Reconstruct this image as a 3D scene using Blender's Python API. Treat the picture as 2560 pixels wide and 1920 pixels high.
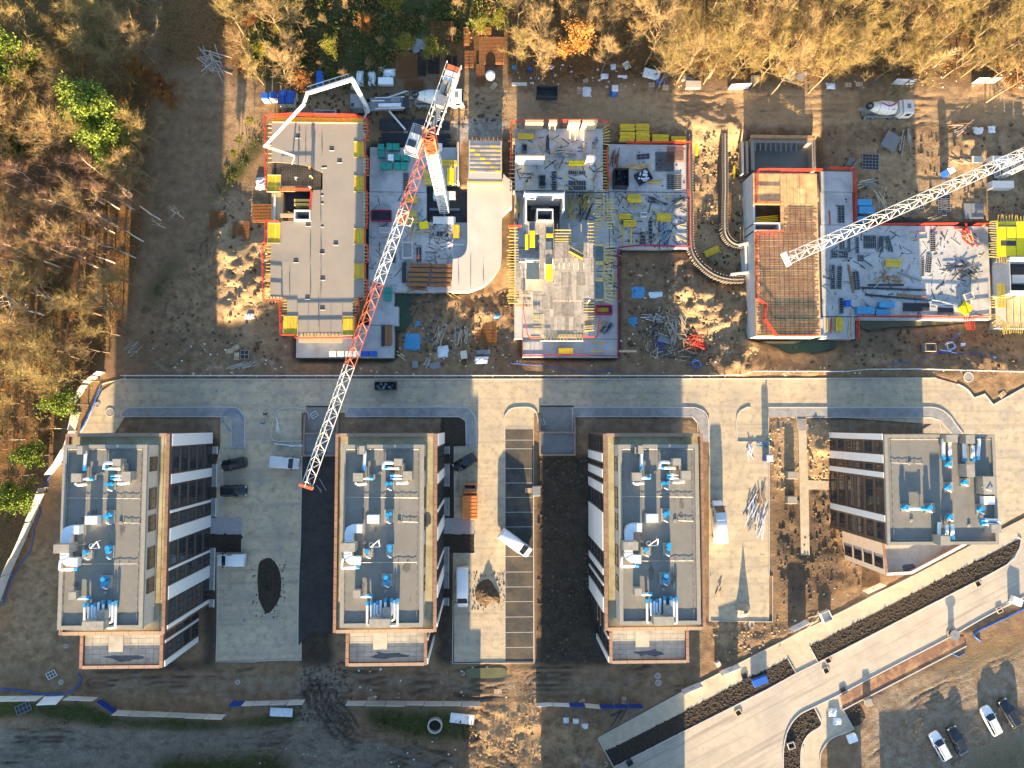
import bpy, math, random
import numpy as np
from mathutils import Vector, Matrix
random.seed(7)
RNG = np.random.default_rng(11)
sc = bpy.context.scene
COL = sc.collection
for o in list(bpy.data.objects):
 bpy.data.objects.remove(o)
# ------------------------------------------------------------------ camera, sky, sun
CAM_H, FP = 120.0, 1775.0            # camera height in metres, focal length in photo pixels
cam = bpy.data.objects.new('camera', bpy.data.cameras.new('camera'))
COL.objects.link(cam)
cam.data.sensor_width = 36.0
cam.data.lens = FP / 2560.0 * 36.0
cam.data.clip_start = 1.0
cam.data.clip_end = 3000.0
cam.location = (0, 0, CAM_H)
cam.rotation_mode = 'QUATERNION'
_d = Vector(((1225 - 1280) / FP, -(1060 - 960) / FP, -1)).normalized()
cam.rotation_quaternion = _d.rotation_difference(Vector((0, 0, -1)))
sc.camera = cam
CR = cam.rotation_quaternion.to_matrix()
SUN_EL, SUN_AZ = math.radians(10.0), math.radians(0.4)      # low sun behind the bottom edge of the picture
wd = bpy.data.worlds.new('World'); sc.world = wd; wd.use_nodes = True
nt = wd.node_tree
sky = nt.nodes.new('ShaderNodeTexSky'); sky.sky_type = 'NISHITA'; sky.sun_disc = False
sky.sun_elevation = SUN_EL; sky.sun_rotation = math.pi + SUN_AZ
sky.air_density = 1.0; sky.dust_density = 0.8; sky.ozone_density = 2.0
nt.links.new(sky.outputs[0], nt.nodes['Background'].inputs[0])
nt.nodes['Background'].inputs[1].default_value = 0.095
sun = bpy.data.objects.new('sun', bpy.data.lights.new('sun', 'SUN'))
COL.objects.link(sun)
sun.data.energy = 5.0
sun.data.angle = math.radians(0.55)
sun.data.color = (1.0, 0.73, 0.42)
sun.location = (0, -200, 80)
SUN_D = Vector((math.sin(SUN_AZ) * math.cos(SUN_EL), math.cos(SUN_AZ) * math.cos(SUN_EL), -math.sin(SUN_EL)))
sun.rotation_euler = SUN_D.to_track_quat('-Z', 'Y').to_euler()
sc.view_settings.view_transform = 'Standard'
sc.view_settings.look = 'None'
sc.view_settings.exposure = 2.62
sc.view_settings.gamma = 1.0
sc.view_settings.use_curve_mapping = False
sc.cycles.max_bounces = 5
sc.cycles.diffuse_bounces = 2
sc.cycles.transparent_max_bounces = 6
sc.cycles.use_denoising = True
# ------------------------------------------------------------------ helpers
def px(x, y, z=0.0):
 """ground-plan point: photo pixel -> world point at height z (a survey of the site from the aerial photo)"""
 d = CR @ Vector(((x - 1280) / FP, -(y - 960) / FP, -1))
 t = (CAM_H - z) / -d.z
 return Vector((d.x * t, d.y * t, z))
ZK = 2212 / 640.0
def w(c, r, x, y, z=0.0):
 return px(640 * c + x / ZK, 480 * r + y / ZK, z)
def W(c, r, z, *v):
 return [w(c, r, v[i], v[i + 1], z) for i in range(0, len(v), 2)]
FK = 2560 / 2212.0
def f(x, y, z=0.0):
 return px(x * FK, y * FK, z)
def Fs(z, *v):
 return [f(v[i], v[i + 1], z) for i in range(0, len(v), 2)]
ORG = {}
class MB:
 """collects boxes, bars, prisms and tubes; build() links them as one mesh object"""
 def __init__(s): s.v = []; s.f = []
 def add(s, vs, fs):
  o = len(s.v); s.v += [tuple(p) for p in vs]; s.f += [tuple(i + o for i in t) for t in fs]; return s
 def bx(s, x0, y0, z0, x1, y1, z1):
  vs = [(x0, y0, z0), (x1, y0, z0), (x1, y1, z0), (x0, y1, z0), (x0, y0, z1), (x1, y0, z1), (x1, y1, z1), (x0, y1, z1)]
  return s.add(vs, BOXF)
 def box(s, c, size, rz=0.0, tilt=0.0):
  hx, hy, hz = size[0] / 2, size[1] / 2, size[2]
  m = Matrix.Rotation(rz, 3, 'Z') @ Matrix.Rotation(tilt, 3, 'Y')
  vs = [Vector(c) + m @ Vector((a * hx, b * hy, k * hz)) for k in (0, 1) for a, b in ((-1, -1), (1, -1), (1, 1), (-1, 1))]
  return s.add(vs, BOXF)
 def prism(s, pts, z0, z1):
  n = len(pts)
  ar = sum(pts[i][0] * pts[(i + 1) % n][1] - pts[(i + 1) % n][0] * pts[i][1] for i in range(n))
  if ar < 0: pts = pts[::-1]
  vs = [(p[0], p[1], z0) for p in pts] + [(p[0], p[1], z1) for p in pts]
  fs = [tuple(range(n, 2 * n)), tuple(range(n - 1, -1, -1))]
  fs += [(i, (i + 1) % n, n + (i + 1) % n, n + i) for i in range(n)]
  return s.add(vs, fs)
 def bar(s, a, b, wd=.1, ht=None):
  a = Vector(a); b = Vector(b); ht = ht or wd
  d = (b - a)
  if d.length < 1e-6: return s
  d.normalize()
  side = d.cross(Vector((0, 0, 1)))
  if side.length < 1e-3: side = Vector((1, 0, 0))
  side.normalize(); up = side.cross(d)
  vs = [p + side * (i * wd / 2) + up * (j * ht / 2) for p in (a, b) for i, j in ((-1, -1), (1, -1), (1, 1), (-1, 1))]
  return s.add(vs, [(0, 1, 2, 3), (7, 6, 5, 4), (0, 4, 5, 1), (1, 5, 6, 2), (2, 6, 7, 3), (3, 7, 4, 0)])
 def tube(s, pts, r, n=6, r1=None, caps=True):
  pts = [Vector(p) for p in pts]; m = len(pts); vs = []; fs = []
  for i, p in enumerate(pts):
   d = (pts[min(i + 1, m - 1)] - pts[max(i - 1, 0)]).normalized()
   u = d.cross(Vector((0, 0, 1)))
   if u.length < 1e-3: u = Vector((1, 0, 0))
   u.normalize(); v2 = u.cross(d)
   rr = r if r1 is None else r + (r1 - r) * i / max(1, m - 1)
   for k in range(n):
    a = 2 * math.pi * k / n
    vs.append(p + u * (rr * math.cos(a)) + v2 * (rr * math.sin(a)))
  for i in range(m - 1):
   for k in range(n):
    fs.append((i * n + k, i * n + (k + 1) % n, (i + 1) * n + (k + 1) % n, (i + 1) * n + k))
  if caps: fs += [tuple(range(n - 1, -1, -1)), tuple(range((m - 1) * n, m * n))]
  return s.add(vs, fs)
 def cyl(s, c, r, h, n=16, r1=None):
  return s.tube([c, (c[0], c[1], c[2] + h)], r, n, r1)
 def ring(s, c, r0, r1, h, n=24):
  vs = []; fs = []
  for k in range(n):
   a = 2 * math.pi * k / n; ca, sa = math.cos(a), math.sin(a)
   vs += [(c[0] + r * ca, c[1] + r * sa, c[2] + z) for r, z in ((r0, 0), (r1, 0), (r1, h), (r0, h))]
  for k in range(n):
   a, b = 4 * k, 4 * ((k + 1) % n)
   fs += [(a + i, a + (i + 1) % 4, b + (i + 1) % 4, b + i) for i in range(4)]
  return s.add(vs, fs)
 def rbox(s, x0, y0, z0, x1, y1, z1, e=.1, ztop=None):
  """box with chamfered plan corners and a chamfered top edge"""
  def pl(k, z):
   return [(x0 + k + e, y0 + k, z), (x1 - k - e, y0 + k, z), (x1 - k, y0 + k + e, z), (x1 - k, y1 - k - e, z),
     (x1 - k - e, y1 - k, z), (x0 + k + e, y1 - k, z), (x0 + k, y1 - k - e, z), (x0 + k, y0 + k + e, z)]
  vs = pl(0, z0) + pl(0, z1 - e) + pl(e * .8, z1)
  fs = [tuple(range(7, -1, -1)), tuple(range(16, 24))]
  for a in (0, 8):
   fs += [(a + i, a + (i + 1) % 8, a + 8 + (i + 1) % 8, a + 8 + i) for i in range(8)]
  return s.add(vs, fs)
 def loft(s, secs, caps=True):
  n = len(secs[0]); vs = [p for q in secs for p in q]; fs = []
  for i in range(len(secs) - 1):
   fs += [(i * n + k, i * n + (k + 1) % n, (i + 1) * n + (k + 1) % n, (i + 1) * n + k) for k in range(n)]
  if caps: fs += [tuple(range(n - 1, -1, -1)), tuple(range((len(secs) - 1) * n, len(secs) * n))]
  return s.add(vs, fs)
 def mesh(s, name, mat, off=(0, 0, 0), smooth=False):
  me = bpy.data.meshes.new(name)
  ox, oy, oz = off
  me.from_pydata([(a - ox, b - oy, c - oz) for a, b, c in s.v], [], s.f)
  if mat is not None: me.materials.append(mat)
  if smooth:
   me.polygons.foreach_set('use_smooth', [True] * len(me.polygons))
  me.update()
  return me
 def build(s, name, mat, parent=None, smooth=False, local=False):
  """parent given: vertices are world (shifted to the thing's origin) unless local"""
  if parent is None:
   a = np.array(s.v); c = ((a[:, 0].min() + a[:, 0].max()) / 2, (a[:, 1].min() + a[:, 1].max()) / 2, a[:, 2].min())
   o = bpy.data.objects.new(name, s.mesh(name, mat, c, smooth)); o.location = c
   ORG[o.name] = c
  else:
   c = (0, 0, 0) if local else ORG[parent.name]
   o = bpy.data.objects.new(name, s.mesh(name, mat, c, smooth)); o.parent = parent
   ORG[o.name] = ORG[parent.name]
  COL.objects.link(o)
  return o
BOXF = [(3, 2, 1, 0), (4, 5, 6, 7), (0, 1, 5, 4), (1, 2, 6, 5), (2, 3, 7, 6), (3, 0, 4, 7)]
def tag(o, label=None, cat=None, group=None, kind=None):
 if label: o['label'] = label
 if cat: o['category'] = cat
 if group: o['group'] = group
 if kind: o['kind'] = kind
 return o
def thing(name, label, cat, loc=(0, 0, 0), rz=0.0, group=None):
 o = bpy.data.objects.new(name, None); COL.objects.link(o)
 o.location = loc; o.rotation_euler = (0, 0, rz); o.empty_display_size = .3
 ORG[o.name] = tuple(loc)
 return tag(o, label, cat, group)
def link(name, me, parent, loc=(0, 0, 0), rz=0.0):
 o = bpy.data.objects.new(name, me); o.parent = parent; o.location = loc; o.rotation_euler = (0, 0, rz)
 COL.objects.link(o); ORG[o.name] = ORG.get(parent.name, (0, 0, 0)); return o
def copy_tree(o, parent=None):
 c = o.copy(); COL.objects.link(c); c.parent = parent
 ORG[c.name] = ORG.get(o.name, (0, 0, 0))
 for ch in o.children: copy_tree(ch, c)
 return c
def struct(name, mb, mat, smooth=False):
 return tag(mb.build(name, mat, None, smooth), kind='structure')
# ------------------------------------------------------------------ materials
MAT = {}
def mat(name, col, rough=.8, var=.18, scale=1.2, bump=0.0, bscale=None, metal=0.0, stain=None, stain_amt=.5, stain_scale=.35, spec=.3, rnd=.0, trans=0.0, coat=0.0, alpha=1.0, speck=None, speck_scale=2.4, speck_amt=.7, streak=None):
 if name in MAT: return MAT[name]
 m = bpy.data.materials.new(name); m.use_nodes = True
 n = m.node_tree.nodes; l = m.node_tree.links; b = n['Principled BSDF']
 b.inputs['Roughness'].default_value = rough
 b.inputs['Metallic'].default_value = metal
 b.inputs['Specular IOR Level'].default_value = spec
 if coat: b.inputs['Coat Weight'].default_value = coat; b.inputs['Coat Roughness'].default_value = .08
 if trans: b.inputs['Transmission Weight'].default_value = trans
 if alpha < 1: b.inputs['Alpha'].default_value = alpha
 geo = n.new('ShaderNodeNewGeometry')
 pos = geo.outputs['Position']
 na = n.new('ShaderNodeTexNoise'); na.inputs['Scale'].default_value = scale; na.inputs['Detail'].default_value = 5; na.inputs['Roughness'].default_value = .65
 l.new(pos, na.inputs['Vector'])
 mr = n.new('ShaderNodeMapRange'); mr.inputs[1].default_value = .3; mr.inputs[2].default_value = .7
 l.new(na.outputs[0], mr.inputs[0])
 mx = n.new('ShaderNodeMix'); mx.data_type = 'RGBA'
 lo = [max(0, c * (1 - var)) for c in col]; hi = [min(1, c * (1 + var)) for c in col]
 mx.inputs[6].default_value = (*lo, 1); mx.inputs[7].default_value = (*hi, 1)
 l.new(mr.outputs[0], mx.inputs[0])
 out = mx.outputs[2]
 if stain:
  ns = n.new('ShaderNodeTexNoise'); ns.inputs['Scale'].default_value = stain_scale; ns.inputs['Detail'].default_value = 6; ns.inputs['Roughness'].default_value = .62
  l.new(pos, ns.inputs['Vector'])
  rs = n.new('ShaderNodeMapRange'); rs.inputs[1].default_value = .48; rs.inputs[2].default_value = .66; rs.inputs[4].default_value = stain_amt
  l.new(ns.outputs[0], rs.inputs[0])
  m2 = n.new('ShaderNodeMix'); m2.data_type = 'RGBA'; m2.inputs[7].default_value = (*stain, 1)
  l.new(rs.outputs[0], m2.inputs[0]); l.new(out, m2.inputs[6]); out = m2.outputs[2]
 if speck:
  nk = n.new('ShaderNodeTexNoise'); nk.inputs['Scale'].default_value = speck_scale; nk.inputs['Detail'].default_value = 7; nk.inputs['Roughness'].default_value = .75
  l.new(pos, nk.inputs['Vector'])
  rk = n.new('ShaderNodeMapRange'); rk.inputs[1].default_value = .5; rk.inputs[2].default_value = .63; rk.inputs[4].default_value = speck_amt
  l.new(nk.outputs[0], rk.inputs[0])
  m3 = n.new('ShaderNodeMix'); m3.data_type = 'RGBA'; m3.inputs[7].default_value = (*speck, 1)
  l.new(rk.outputs[0], m3.inputs[0]); l.new(out, m3.inputs[6]); out = m3.outputs[2]
 if streak:
  mp = n.new('ShaderNodeMapping'); mp.inputs['Rotation'].default_value = (0, 0, -streak[0]); mp.vector_type = 'POINT'
  mp2 = n.new('ShaderNodeMapping'); mp2.inputs['Scale'].default_value = (.035, 1.1, .1)
  nk = n.new('ShaderNodeTexNoise'); nk.inputs['Scale'].default_value = 1.0; nk.inputs['Detail'].default_value = 5; nk.inputs['Roughness'].default_value = .6; nk.inputs['Distortion'].default_value = .4
  l.new(pos, mp.inputs['Vector']); l.new(mp.outputs[0], mp2.inputs['Vector']); l.new(mp2.outputs[0], nk.inputs['Vector'])
  rk = n.new('ShaderNodeMapRange'); rk.inputs[1].default_value = .5; rk.inputs[2].default_value = .68; rk.inputs[4].default_value = streak[2]
  l.new(nk.outputs[0], rk.inputs[0])
  m3 = n.new('ShaderNodeMix'); m3.data_type = 'RGBA'; m3.inputs[7].default_value = (*streak[1], 1)
  l.new(rk.outputs[0], m3.inputs[0]); l.new(out, m3.inputs[6]); out = m3.outputs[2]
 if rnd:
  oi = n.new('ShaderNodeObjectInfo')
  rr = n.new('ShaderNodeMapRange'); rr.inputs[3].default_value = 1 - rnd; rr.inputs[4].default_value = 1 + rnd
  l.new(oi.outputs['Random'], rr.inputs[0])
  hs = n.new('ShaderNodeHueSaturation'); l.new(rr.outputs[0], hs.inputs['Value']); l.new(out, hs.inputs['Color']); out = hs.outputs[0]
 l.new(out, b.inputs['Base Color'])
 if bump:
  nb = n.new('ShaderNodeTexNoise'); nb.inputs['Scale'].default_value = bscale or scale * 5; nb.inputs['Detail'].default_value = 4
  l.new(pos, nb.inputs['Vector'])
  bp = n.new('ShaderNodeBump'); bp.inputs['Strength'].default_value = 1.0; bp.inputs['Distance'].default_value = bump
  l.new(nb.outputs[0], bp.inputs['Height']); l.new(bp.outputs[0], b.inputs['Normal'])
 MAT[name] = m
 return m
# ------------------------------------------------------------------ ground sheet
def axis(lo, hi, st, far):
 core = np.arange(lo, hi + st, st)
 out = [hi + st + 1.0]
 s_ = 2.0
 while out[-1] < far: out.append(out[-1] + s_); s_ *= 1.5
 neg = [lo - 1.0]; s_ = 2.0
 while neg[-1] > -far: neg.append(neg[-1] - s_); s_ *= 1.5
 return np.concatenate([np.array(neg[::-1]), core, np.array(out)])
GS = 0.4
gx = axis(-96, 108, GS, 900); gy = axis(-64, 84, GS, 900)
GX, GY = np.meshgrid(gx, gy)
def inpoly(pts):
 r = np.zeros(GX.shape, bool); n = len(pts); j = n - 1
 for i in range(n):
  xi, yi, xj, yj = pts[i][0], pts[i][1], pts[j][0], pts[j][1]
  if yi != yj:
   r ^= ((yi > GY) != (yj > GY)) & (GX < (xj - xi) * (GY - yi) / (yj - yi) + xi)
  j = i
 return r.astype(float)
def blur(a, k):
 for _ in range(2):
  for ax in (0, 1):
   p = np.pad(a, [(k, k) if i == ax else (0, 0) for i in range(2)], mode='edge')
   c = np.cumsum(p, axis=ax); c = np.insert(c, 0, 0, axis=ax)
   n = a.shape[ax]
   a = (np.take(c, range(2 * k + 1, 2 * k + 1 + n), axis=ax) - np.take(c, range(0, n), axis=ax)) / (2 * k + 1)
 return a
def vnoise(sz, seed, X=None, Y=None):
 X = GX if X is None else X; Y = GY if Y is None else Y
 g = np.random.default_rng(seed).random((256, 256))
 u = X / sz; v = Y / sz
 i = np.floor(u).astype(int); j = np.floor(v).astype(int); a = u - i; b = v - j
 a = a * a * (3 - 2 * a); b = b * b * (3 - 2 * b)
 G = lambda p, q_: g[p % 256, q_ % 256]
 return (G(i, j) * (1 - a) + G(i + 1, j) * a) * (1 - b) + (G(i, j + 1) * (1 - a) + G(i + 1, j + 1) * a) * b - .5
def fbm(sz, seed, o=4, X=None, Y=None):
 r = 0; amp = 1.0
 for k in range(o):
  r = r + vnoise(sz / 2 ** k, seed + k, X, Y) * amp; amp *= .55
 return r
def pathdist(pts):
 best = np.full(GX.shape, 1e9)
 for a, b in zip(pts[:-1], pts[1:]):
  dx, dy = b[0] - a[0], b[1] - a[1]; L = dx * dx + dy * dy + 1e-9
  t = np.clip(((GX - a[0]) * dx + (GY - a[1]) * dy) / L, 0, 1)
  best = np.minimum(best, np.hypot(GX - a[0] - t * dx, GY - a[1] - t * dy))
 return best
def gz_at(x, y):
 i = int(np.clip(np.searchsorted(gx, x), 1, len(gx) - 1)); j = int(np.clip(np.searchsorted(gy, y), 1, len(gy) - 1))
 return float(HZ[j, i])
Z_ = {k: np.zeros(GX.shape) for k in ('sand', 'litter', 'grass', 'mud', 'pale', 'lump')}
def paint(k, v, *pts, bl=3):
 m = blur(inpoly(Fs(0, *pts)), bl)
 Z_[k] = np.clip(np.maximum(Z_[k], m * v) if v > 0 else Z_[k] * (1 - m), 0, 1)
 return m
# kinds of ground, outlined in plan
paint('litter', 1, -900, -900, 320, -900, 330, 240, 300, 560, 270, 690, 215, 790, 120, 960, 60, 1180, 0, 1300, -900, 1300, bl=5)
paint('litter', .8, 320, -900, 3100, -900, 3100, 172, 1500, 178, 1120, 180, 1090, 150, 840, 150, 560, 150, 510, 190, 480, 130, 330, 170, bl=4)
paint('grass', .8, 500, -30, 1110, -30, 1110, 60, 900, 120, 840, 190, 590, 200, 520, 150, bl=8)
paint('grass', .9, 470, 380, 570, 270, 590, 290, 500, 420, bl=3)
paint('grass', .8, 300, 640, 360, 560, 420, 500, 400, 560, 330, 680, bl=4)
paint('sand', 1, 985, 195, 3100, 195, 3100, 262, 1640, 275, 1480, 285, 985, 262, bl=4)
paint('sand', .75, 480, 170, 560, 190, 570, 290, 490, 400, bl=4)
paint('sand', 1, 1490, 270, 1615, 270, 1612, 500, 1590, 590, 1500, 540, bl=2)
paint('sand', .95, 465, 410, 580, 430, 610, 650, 600, 760, 500, 740, 470, 620, bl=6)
paint('sand', .45, 340, 620, 480, 480, 520, 760, 330, 780, bl=8)
paint('sand', .5, 900, 640, 1120, 640, 1120, 790, 900, 790, bl=8)
paint('sand', .45, 1640, 740, 2212, 740, 2212, 790, 1640, 790, bl=5)
paint('sand', .6, 1840, 300, 2212, 270, 2212, 460, 1860, 480, bl=4)
paint('sand', .8, 600, 210, 760, 210, 760, 260, 600, 260, bl=3)
paint('pale', .7, 930, 250, 1100, 250, 1100, 300, 1000, 310, bl=3)
paint('pale', .7, 1100, 255, 1330, 255, 1330, 275, 1100, 275, bl=2)
paint('sand', .7, 1500, 590, 1620, 620, 1660, 770, 1480, 770, 1400, 640, bl=6)
paint('pale', .45, 300, 770, 640, 765, 640, 800, 300, 800, bl=3)
paint('mud', .8, -60, 1560, 700, 1560, 1010, 1640, 1010, 1800, -60, 1800, bl=4)
paint('mud', .75, 640, 1430, 740, 1430, 770, 1560, 700, 1680, 600, 1560, bl=4)
paint('mud', .5, 200, 1440, 1500, 1450, 1300, 1520, 200, 1510, bl=4)
paint('grass', 1, -60, 1512, 180, 1518, 260, 1552, 500, 1556, 660, 1528, 640, 1565, 420, 1580, 220, 1570, 60, 1545, -60, 1560, bl=2)
paint('grass', .9, 760, 1530, 1010, 1535, 1030, 1600, 920, 1600, 800, 1570, bl=3)
paint('grass', .9, 330, 1630, 640, 1620, 620, 1760, 300, 1760, bl=5)
paint('sand', 1, 1015, 1540, 1165, 1510, 1180, 1760, 1010, 1760, bl=2)
paint('sand', .5, 1180, 1540, 1310, 1560, 1300, 1760, 1170, 1760, bl=3)
paint('pale', .35, 1220, 1620, 1300, 1590, 1330, 1700, 1200, 1740, bl=4)
paint('mud', .6, 1860, 1480, 2300, 1350, 2300, 1800, 1820, 1800, bl=5)
paint('grass', .45, 1960, 1430, 2240, 1340, 2240, 1440, 2000, 1480, bl=5)
paint('grass', .5, 2100, 1600, 2300, 1560, 2300, 1800, 2000, 1800, bl=6)
paint('sand', .8, 1660, 890, 1790, 905, 1800, 1060, 1670, 1060, bl=3)
paint('lump', .55, 1660, 1075, 1790, 1075, 1820, 1210, 1900, 1240, 1760, 1330, 1680, 1300, bl=3)
paint('sand', .7, 1700, 1290, 1560, 1400, 1540, 1420, 1530, 1350, 1680, 1320, bl=3)
paint('lump', .9, 1158, 980, 1290, 980, 1310, 1300, 1330, 1440, 1158, 1440, bl=2)
paint('lump', .9, 642, 978, 722, 978, 722, 1440, 640, 1440, bl=2)
paint('lump', .9, 440, 935, 472, 935, 470, 1450, 200, 1450, 180, 1425, 440, 1425, bl=2)
paint('lump', .9, 955, 935, 985, 935, 982, 1440, 940, 1440, bl=2)
paint('mud', .4, 250, 900, 2030, 900, 2030, 940, 250, 940, bl=2)
paint('sand', .5, 0, 1150, 130, 1150, 170, 1430, 0, 1440, bl=6)
# relief
HZ = fbm(9, 1) * .16 + fbm(1.7, 20, 3) * .07
HZ += Z_['litter'] * fbm(2.2, 30, 3) * .15
lump = np.zeros(GX.shape)
for a, v in (((470, 430, 575, 430, 600, 700, 520, 720, 480, 640), .75), ((1660, 890, 1790, 900, 1900, 1260, 1680, 1320), .3), ((1400, 600, 1620, 620, 1660, 770, 1480, 780), .7),
             ((1490, 280, 1610, 280, 1600, 520, 1500, 520), .45), ((1000, 1530, 1310, 1530, 1310, 1750, 1000, 1750), .38), ((980, 630, 1120, 640, 1120, 780, 960, 780), .6),
             ((1640, 700, 2180, 700, 2212, 780, 1640, 780), .5), ((1530, 1350, 1760, 1340, 1900, 1250, 1700, 1400, 1540, 1440), .3), ((1158, 980, 1290, 980, 1310, 1440, 1158, 1440), .22)):
 lump = np.maximum(lump, blur(inpoly(Fs(0, *a)), 3) * v)
HZ += lump * (fbm(1.9, 60, 4) * 1.1)
# clumps of turned soil
# excavated ground round the new slabs
for a, dep in (((850, 615, 1130, 600, 1128, 780, 862, 785), -1.5), ((1332, 535, 1500, 520, 1600, 600, 1628, 735, 1560, 785, 1345, 782), -1.4), ((1620, 685, 2230, 680, 2300, 760, 2000, 772, 1660, 775), -1.6),
               ((1590, 260, 1786, 285, 1786, 372, 1600, 372), -.9), ((1486, 300, 1618, 300, 1618, 600, 1520, 600), -1.2), ((560, 640, 640, 660, 640, 780, 560, 720), -.8),
               ((2140, 700, 2300, 700, 2300, 760, 2170, 745), -1.0)):
 HZ += blur(inpoly(Fs(0, *a)), 4) * dep
# ruts
for pts, dep in (((0, 1605, 300, 1600, 650, 1575, 900, 1630, 1200, 1660), .10), ((690, 1440, 705, 1520, 760, 1590, 900, 1640, 1100, 1700), .16), ((640, 1440, 690, 1540, 600, 1590, 300, 1615, -100, 1640), .10),
                 ((200, 1475, 600, 1470, 1000, 1475, 1480, 1470), .12), ((985, 225, 1500, 228, 2300, 232), .07), ((985, 240, 1500, 245, 2300, 250), .07), ((1160, 1490, 1300, 1480, 1480, 1400), .1),
                 ((420, 560, 380, 700, 330, 760), .08), ((450, 540, 420, 700, 360, 770), .08), ((1015, 1590, 1100, 1630, 1170, 1690), .16), ((1030, 1570, 1120, 1600, 1180, 1640), .16),
                 ((1850, 1620, 2000, 1520, 2300, 1400), .08)):
 d = pathdist(Fs(0, *pts)) + fbm(7, 77, 3) * 1.5; dep = dep * np.clip(1 + fbm(5, 91, 3) * 2.2, .1, 1.8)
 for off in (.15, 1.0, 2.1):
  HZ -= dep * np.exp(-((d - off) / .22) ** 2)
  Z_['lump'] = np.maximum(Z_['lump'], np.clip(dep * 5.5 - .25, 0, .7) * np.exp(-((d - off) / .4) ** 2))
  HZ += dep * .7 * np.exp(-((d - off - .45) / .2) ** 2)
FLAT = []
def flat(pts, z=-.12, grow=1):
 FLAT.append(1)
 m = np.clip(blur(inpoly(pts), 1) * 2.2, 0, 1)
 return m, z
def flatten(pts, z=-.12):
 global HZ
 m = np.clip(blur(inpoly(pts), 1) * 2.4, 0, 1)
 HZ = HZ * (1 - m) + z * m
# ground below the new slabs, pits, ponds and mounds on the building site
for a in (W(1, 0, .4, 985, 1270, 1730, 1270, 1730, 1660) + W(1, 1, .4, 1825, 0, 1825, 865, 1190, 865, 1190, 1432, 350, 1432, 350, 1150, 980, 1150),
          W(2, 0, .4, 10, 1245, 1520, 1245) + W(2, 1, .4, 1525, 485, 915, 485, 915, 1430, 90, 1430, 20, 400),
          W(2, 1, .4, 2080, 330, 2080, 1270) + W(3, 1, .4, 750, 1270, 760, 1105, 1930, 1105, 1930, 285, 740, 285, 740, 0)):
 flatten(a, -1.9)
flatten(W(1, 1, .4, 1470, 0, 1820, 0, 1820, 260, 1470, 260), -1.5)
flatten(W(2, 0, 0, 2060, 1190, 2212, 1190) + W(3, 0, 0, 450, 1190, 450, 1490) + W(2, 0, 0, 2060, 1490), -1.6)
for v, z in (((1205, 880, 1640, 880, 1440, 950, 1370, 1040, 1340, 1120, 1250, 1185, 1205, 1200), -2.0),):
 flatten(W(1, 1, -1.0, *v), z)
flatten(W(3, 1, -1.2, 780, 1120, 1680, 1120, 1400, 1150, 1050, 1160, 900, 1190, 820, 1160), -2.0)
flatten(W(2, 1, -1.2, 2212, 1290, 2100, 1290) + W(3, 1, -1.2, 120, 1300, 600, 1300, 560, 1360, 380, 1400, 200, 1400, 60, 1330), -2.0)
flatten(W(1, 3, 0, 1820, 800, 2150, 800, 2150, 880, 1820, 880), -.3)
def mound(c, r, x, y, rad, h, z=0):
 global HZ
 p = w(c, r, x, y, z); HZ = HZ + h * np.exp(-((GX - p.x) ** 2 + (GY - p.y) ** 2) / (rad * rad)) * (1 + fbm(1.5, int(x), 3) * .9)
for a in ((1, 1, 1550, 1010, 5.5, 1.3), (1, 1, 1900, 1000, 4, 1.2), (2, 1, 1470, 800, 3, 1.0), (2, 1, 1600, 980, 4, 1.3), (2, 1, 1900, 1000, 4.5, 1.2), (2, 1, 1950, 1400, 4, 1.5), (2, 1, 1480, 620, 2.5, 1.0),
          (0, 1, 2000, 500, 4, .9), (0, 1, 2100, 700, 5, 1.0), (0, 1, 2000, 950, 4, .8), (0, 1, 1980, 250, 3, .7), (2, 0, 1560, 1060, 2.5, .9), (2, 0, 1890, 1090, 2.5, .9), (2, 0, 980, 720, 2.8, .8),
          (3, 1, 1950, 1350, 5, .9), (3, 0, 1690, 1250, 4, .8), (3, 2, 430, 520, 3, .7), (2, 3, 600, 1500, 6, .8), (3, 1, 300, 1420, 4, .7)):
 mound(*a)
# ------------------------------------------------------------------ paved sheets, kerbs
def N(z, *v):
 return [px(v[i], v[i + 1], z) for i in range(0, len(v), 2)]
m_pav = mat('paving', (.46, .38, .26), .85, .2, .6, .010, 9, stain=(.30, .27, .225), stain_amt=.7, stain_scale=.3, speck=(.21, .19, .16), speck_scale=.9, speck_amt=.6, streak=(0, (.24, .215, .18), .5))
m_walk = mat('walk_paving', (.27, .265, .26), .85, .25, .8, .01, 8, stain=(.2, .2, .21), stain_amt=.7, stain_scale=.7)
m_grey = mat('grey_paving', (.27, .27, .275), .8, .2, 2.5, .006, 12)
m_conc = mat('road_concrete', (.42, .37, .295), .8, .12, .25, .004, 14, stain=(.30, .28, .25), stain_amt=.6, stain_scale=.16, speck=(.30, .265, .215), speck_scale=.6, speck_amt=.4, streak=(.47, (.21, .185, .155), .75))
m_dsand = mat('sandy_walk', (.43, .365, .265), .9, .18, .8, .03, 5, stain=(.40, .34, .25), stain_amt=.6, stain_scale=.6)
m_asph = mat('asphalt', (.055, .053, .05), .85, .3, .6, .006, 20, stain=(.13, .10, .065), stain_amt=.8, stain_scale=.2, speck=(.10, .09, .075), speck_scale=.7, speck_amt=.7)
m_soil = mat('black_soil', (.040, .031, .023), .95, .4, 2.5, .09, 4)
m_soil2 = mat('brown_soil', (.10, .068, .042), .95, .35, 2.2, .10, 3.5)
m_kerb = mat('kerb_concrete', (.46, .44, .41), .8, .12, 3)
m_line = mat('road_paint', (.40, .39, .37), .6, .15, 4)
m_brick = mat('cycle_path_base', (.19, .105, .07), .9, .2, 1.0, .01, 9, stain=(.48, .28, .13), stain_amt=.9, stain_scale=.35)
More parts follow.
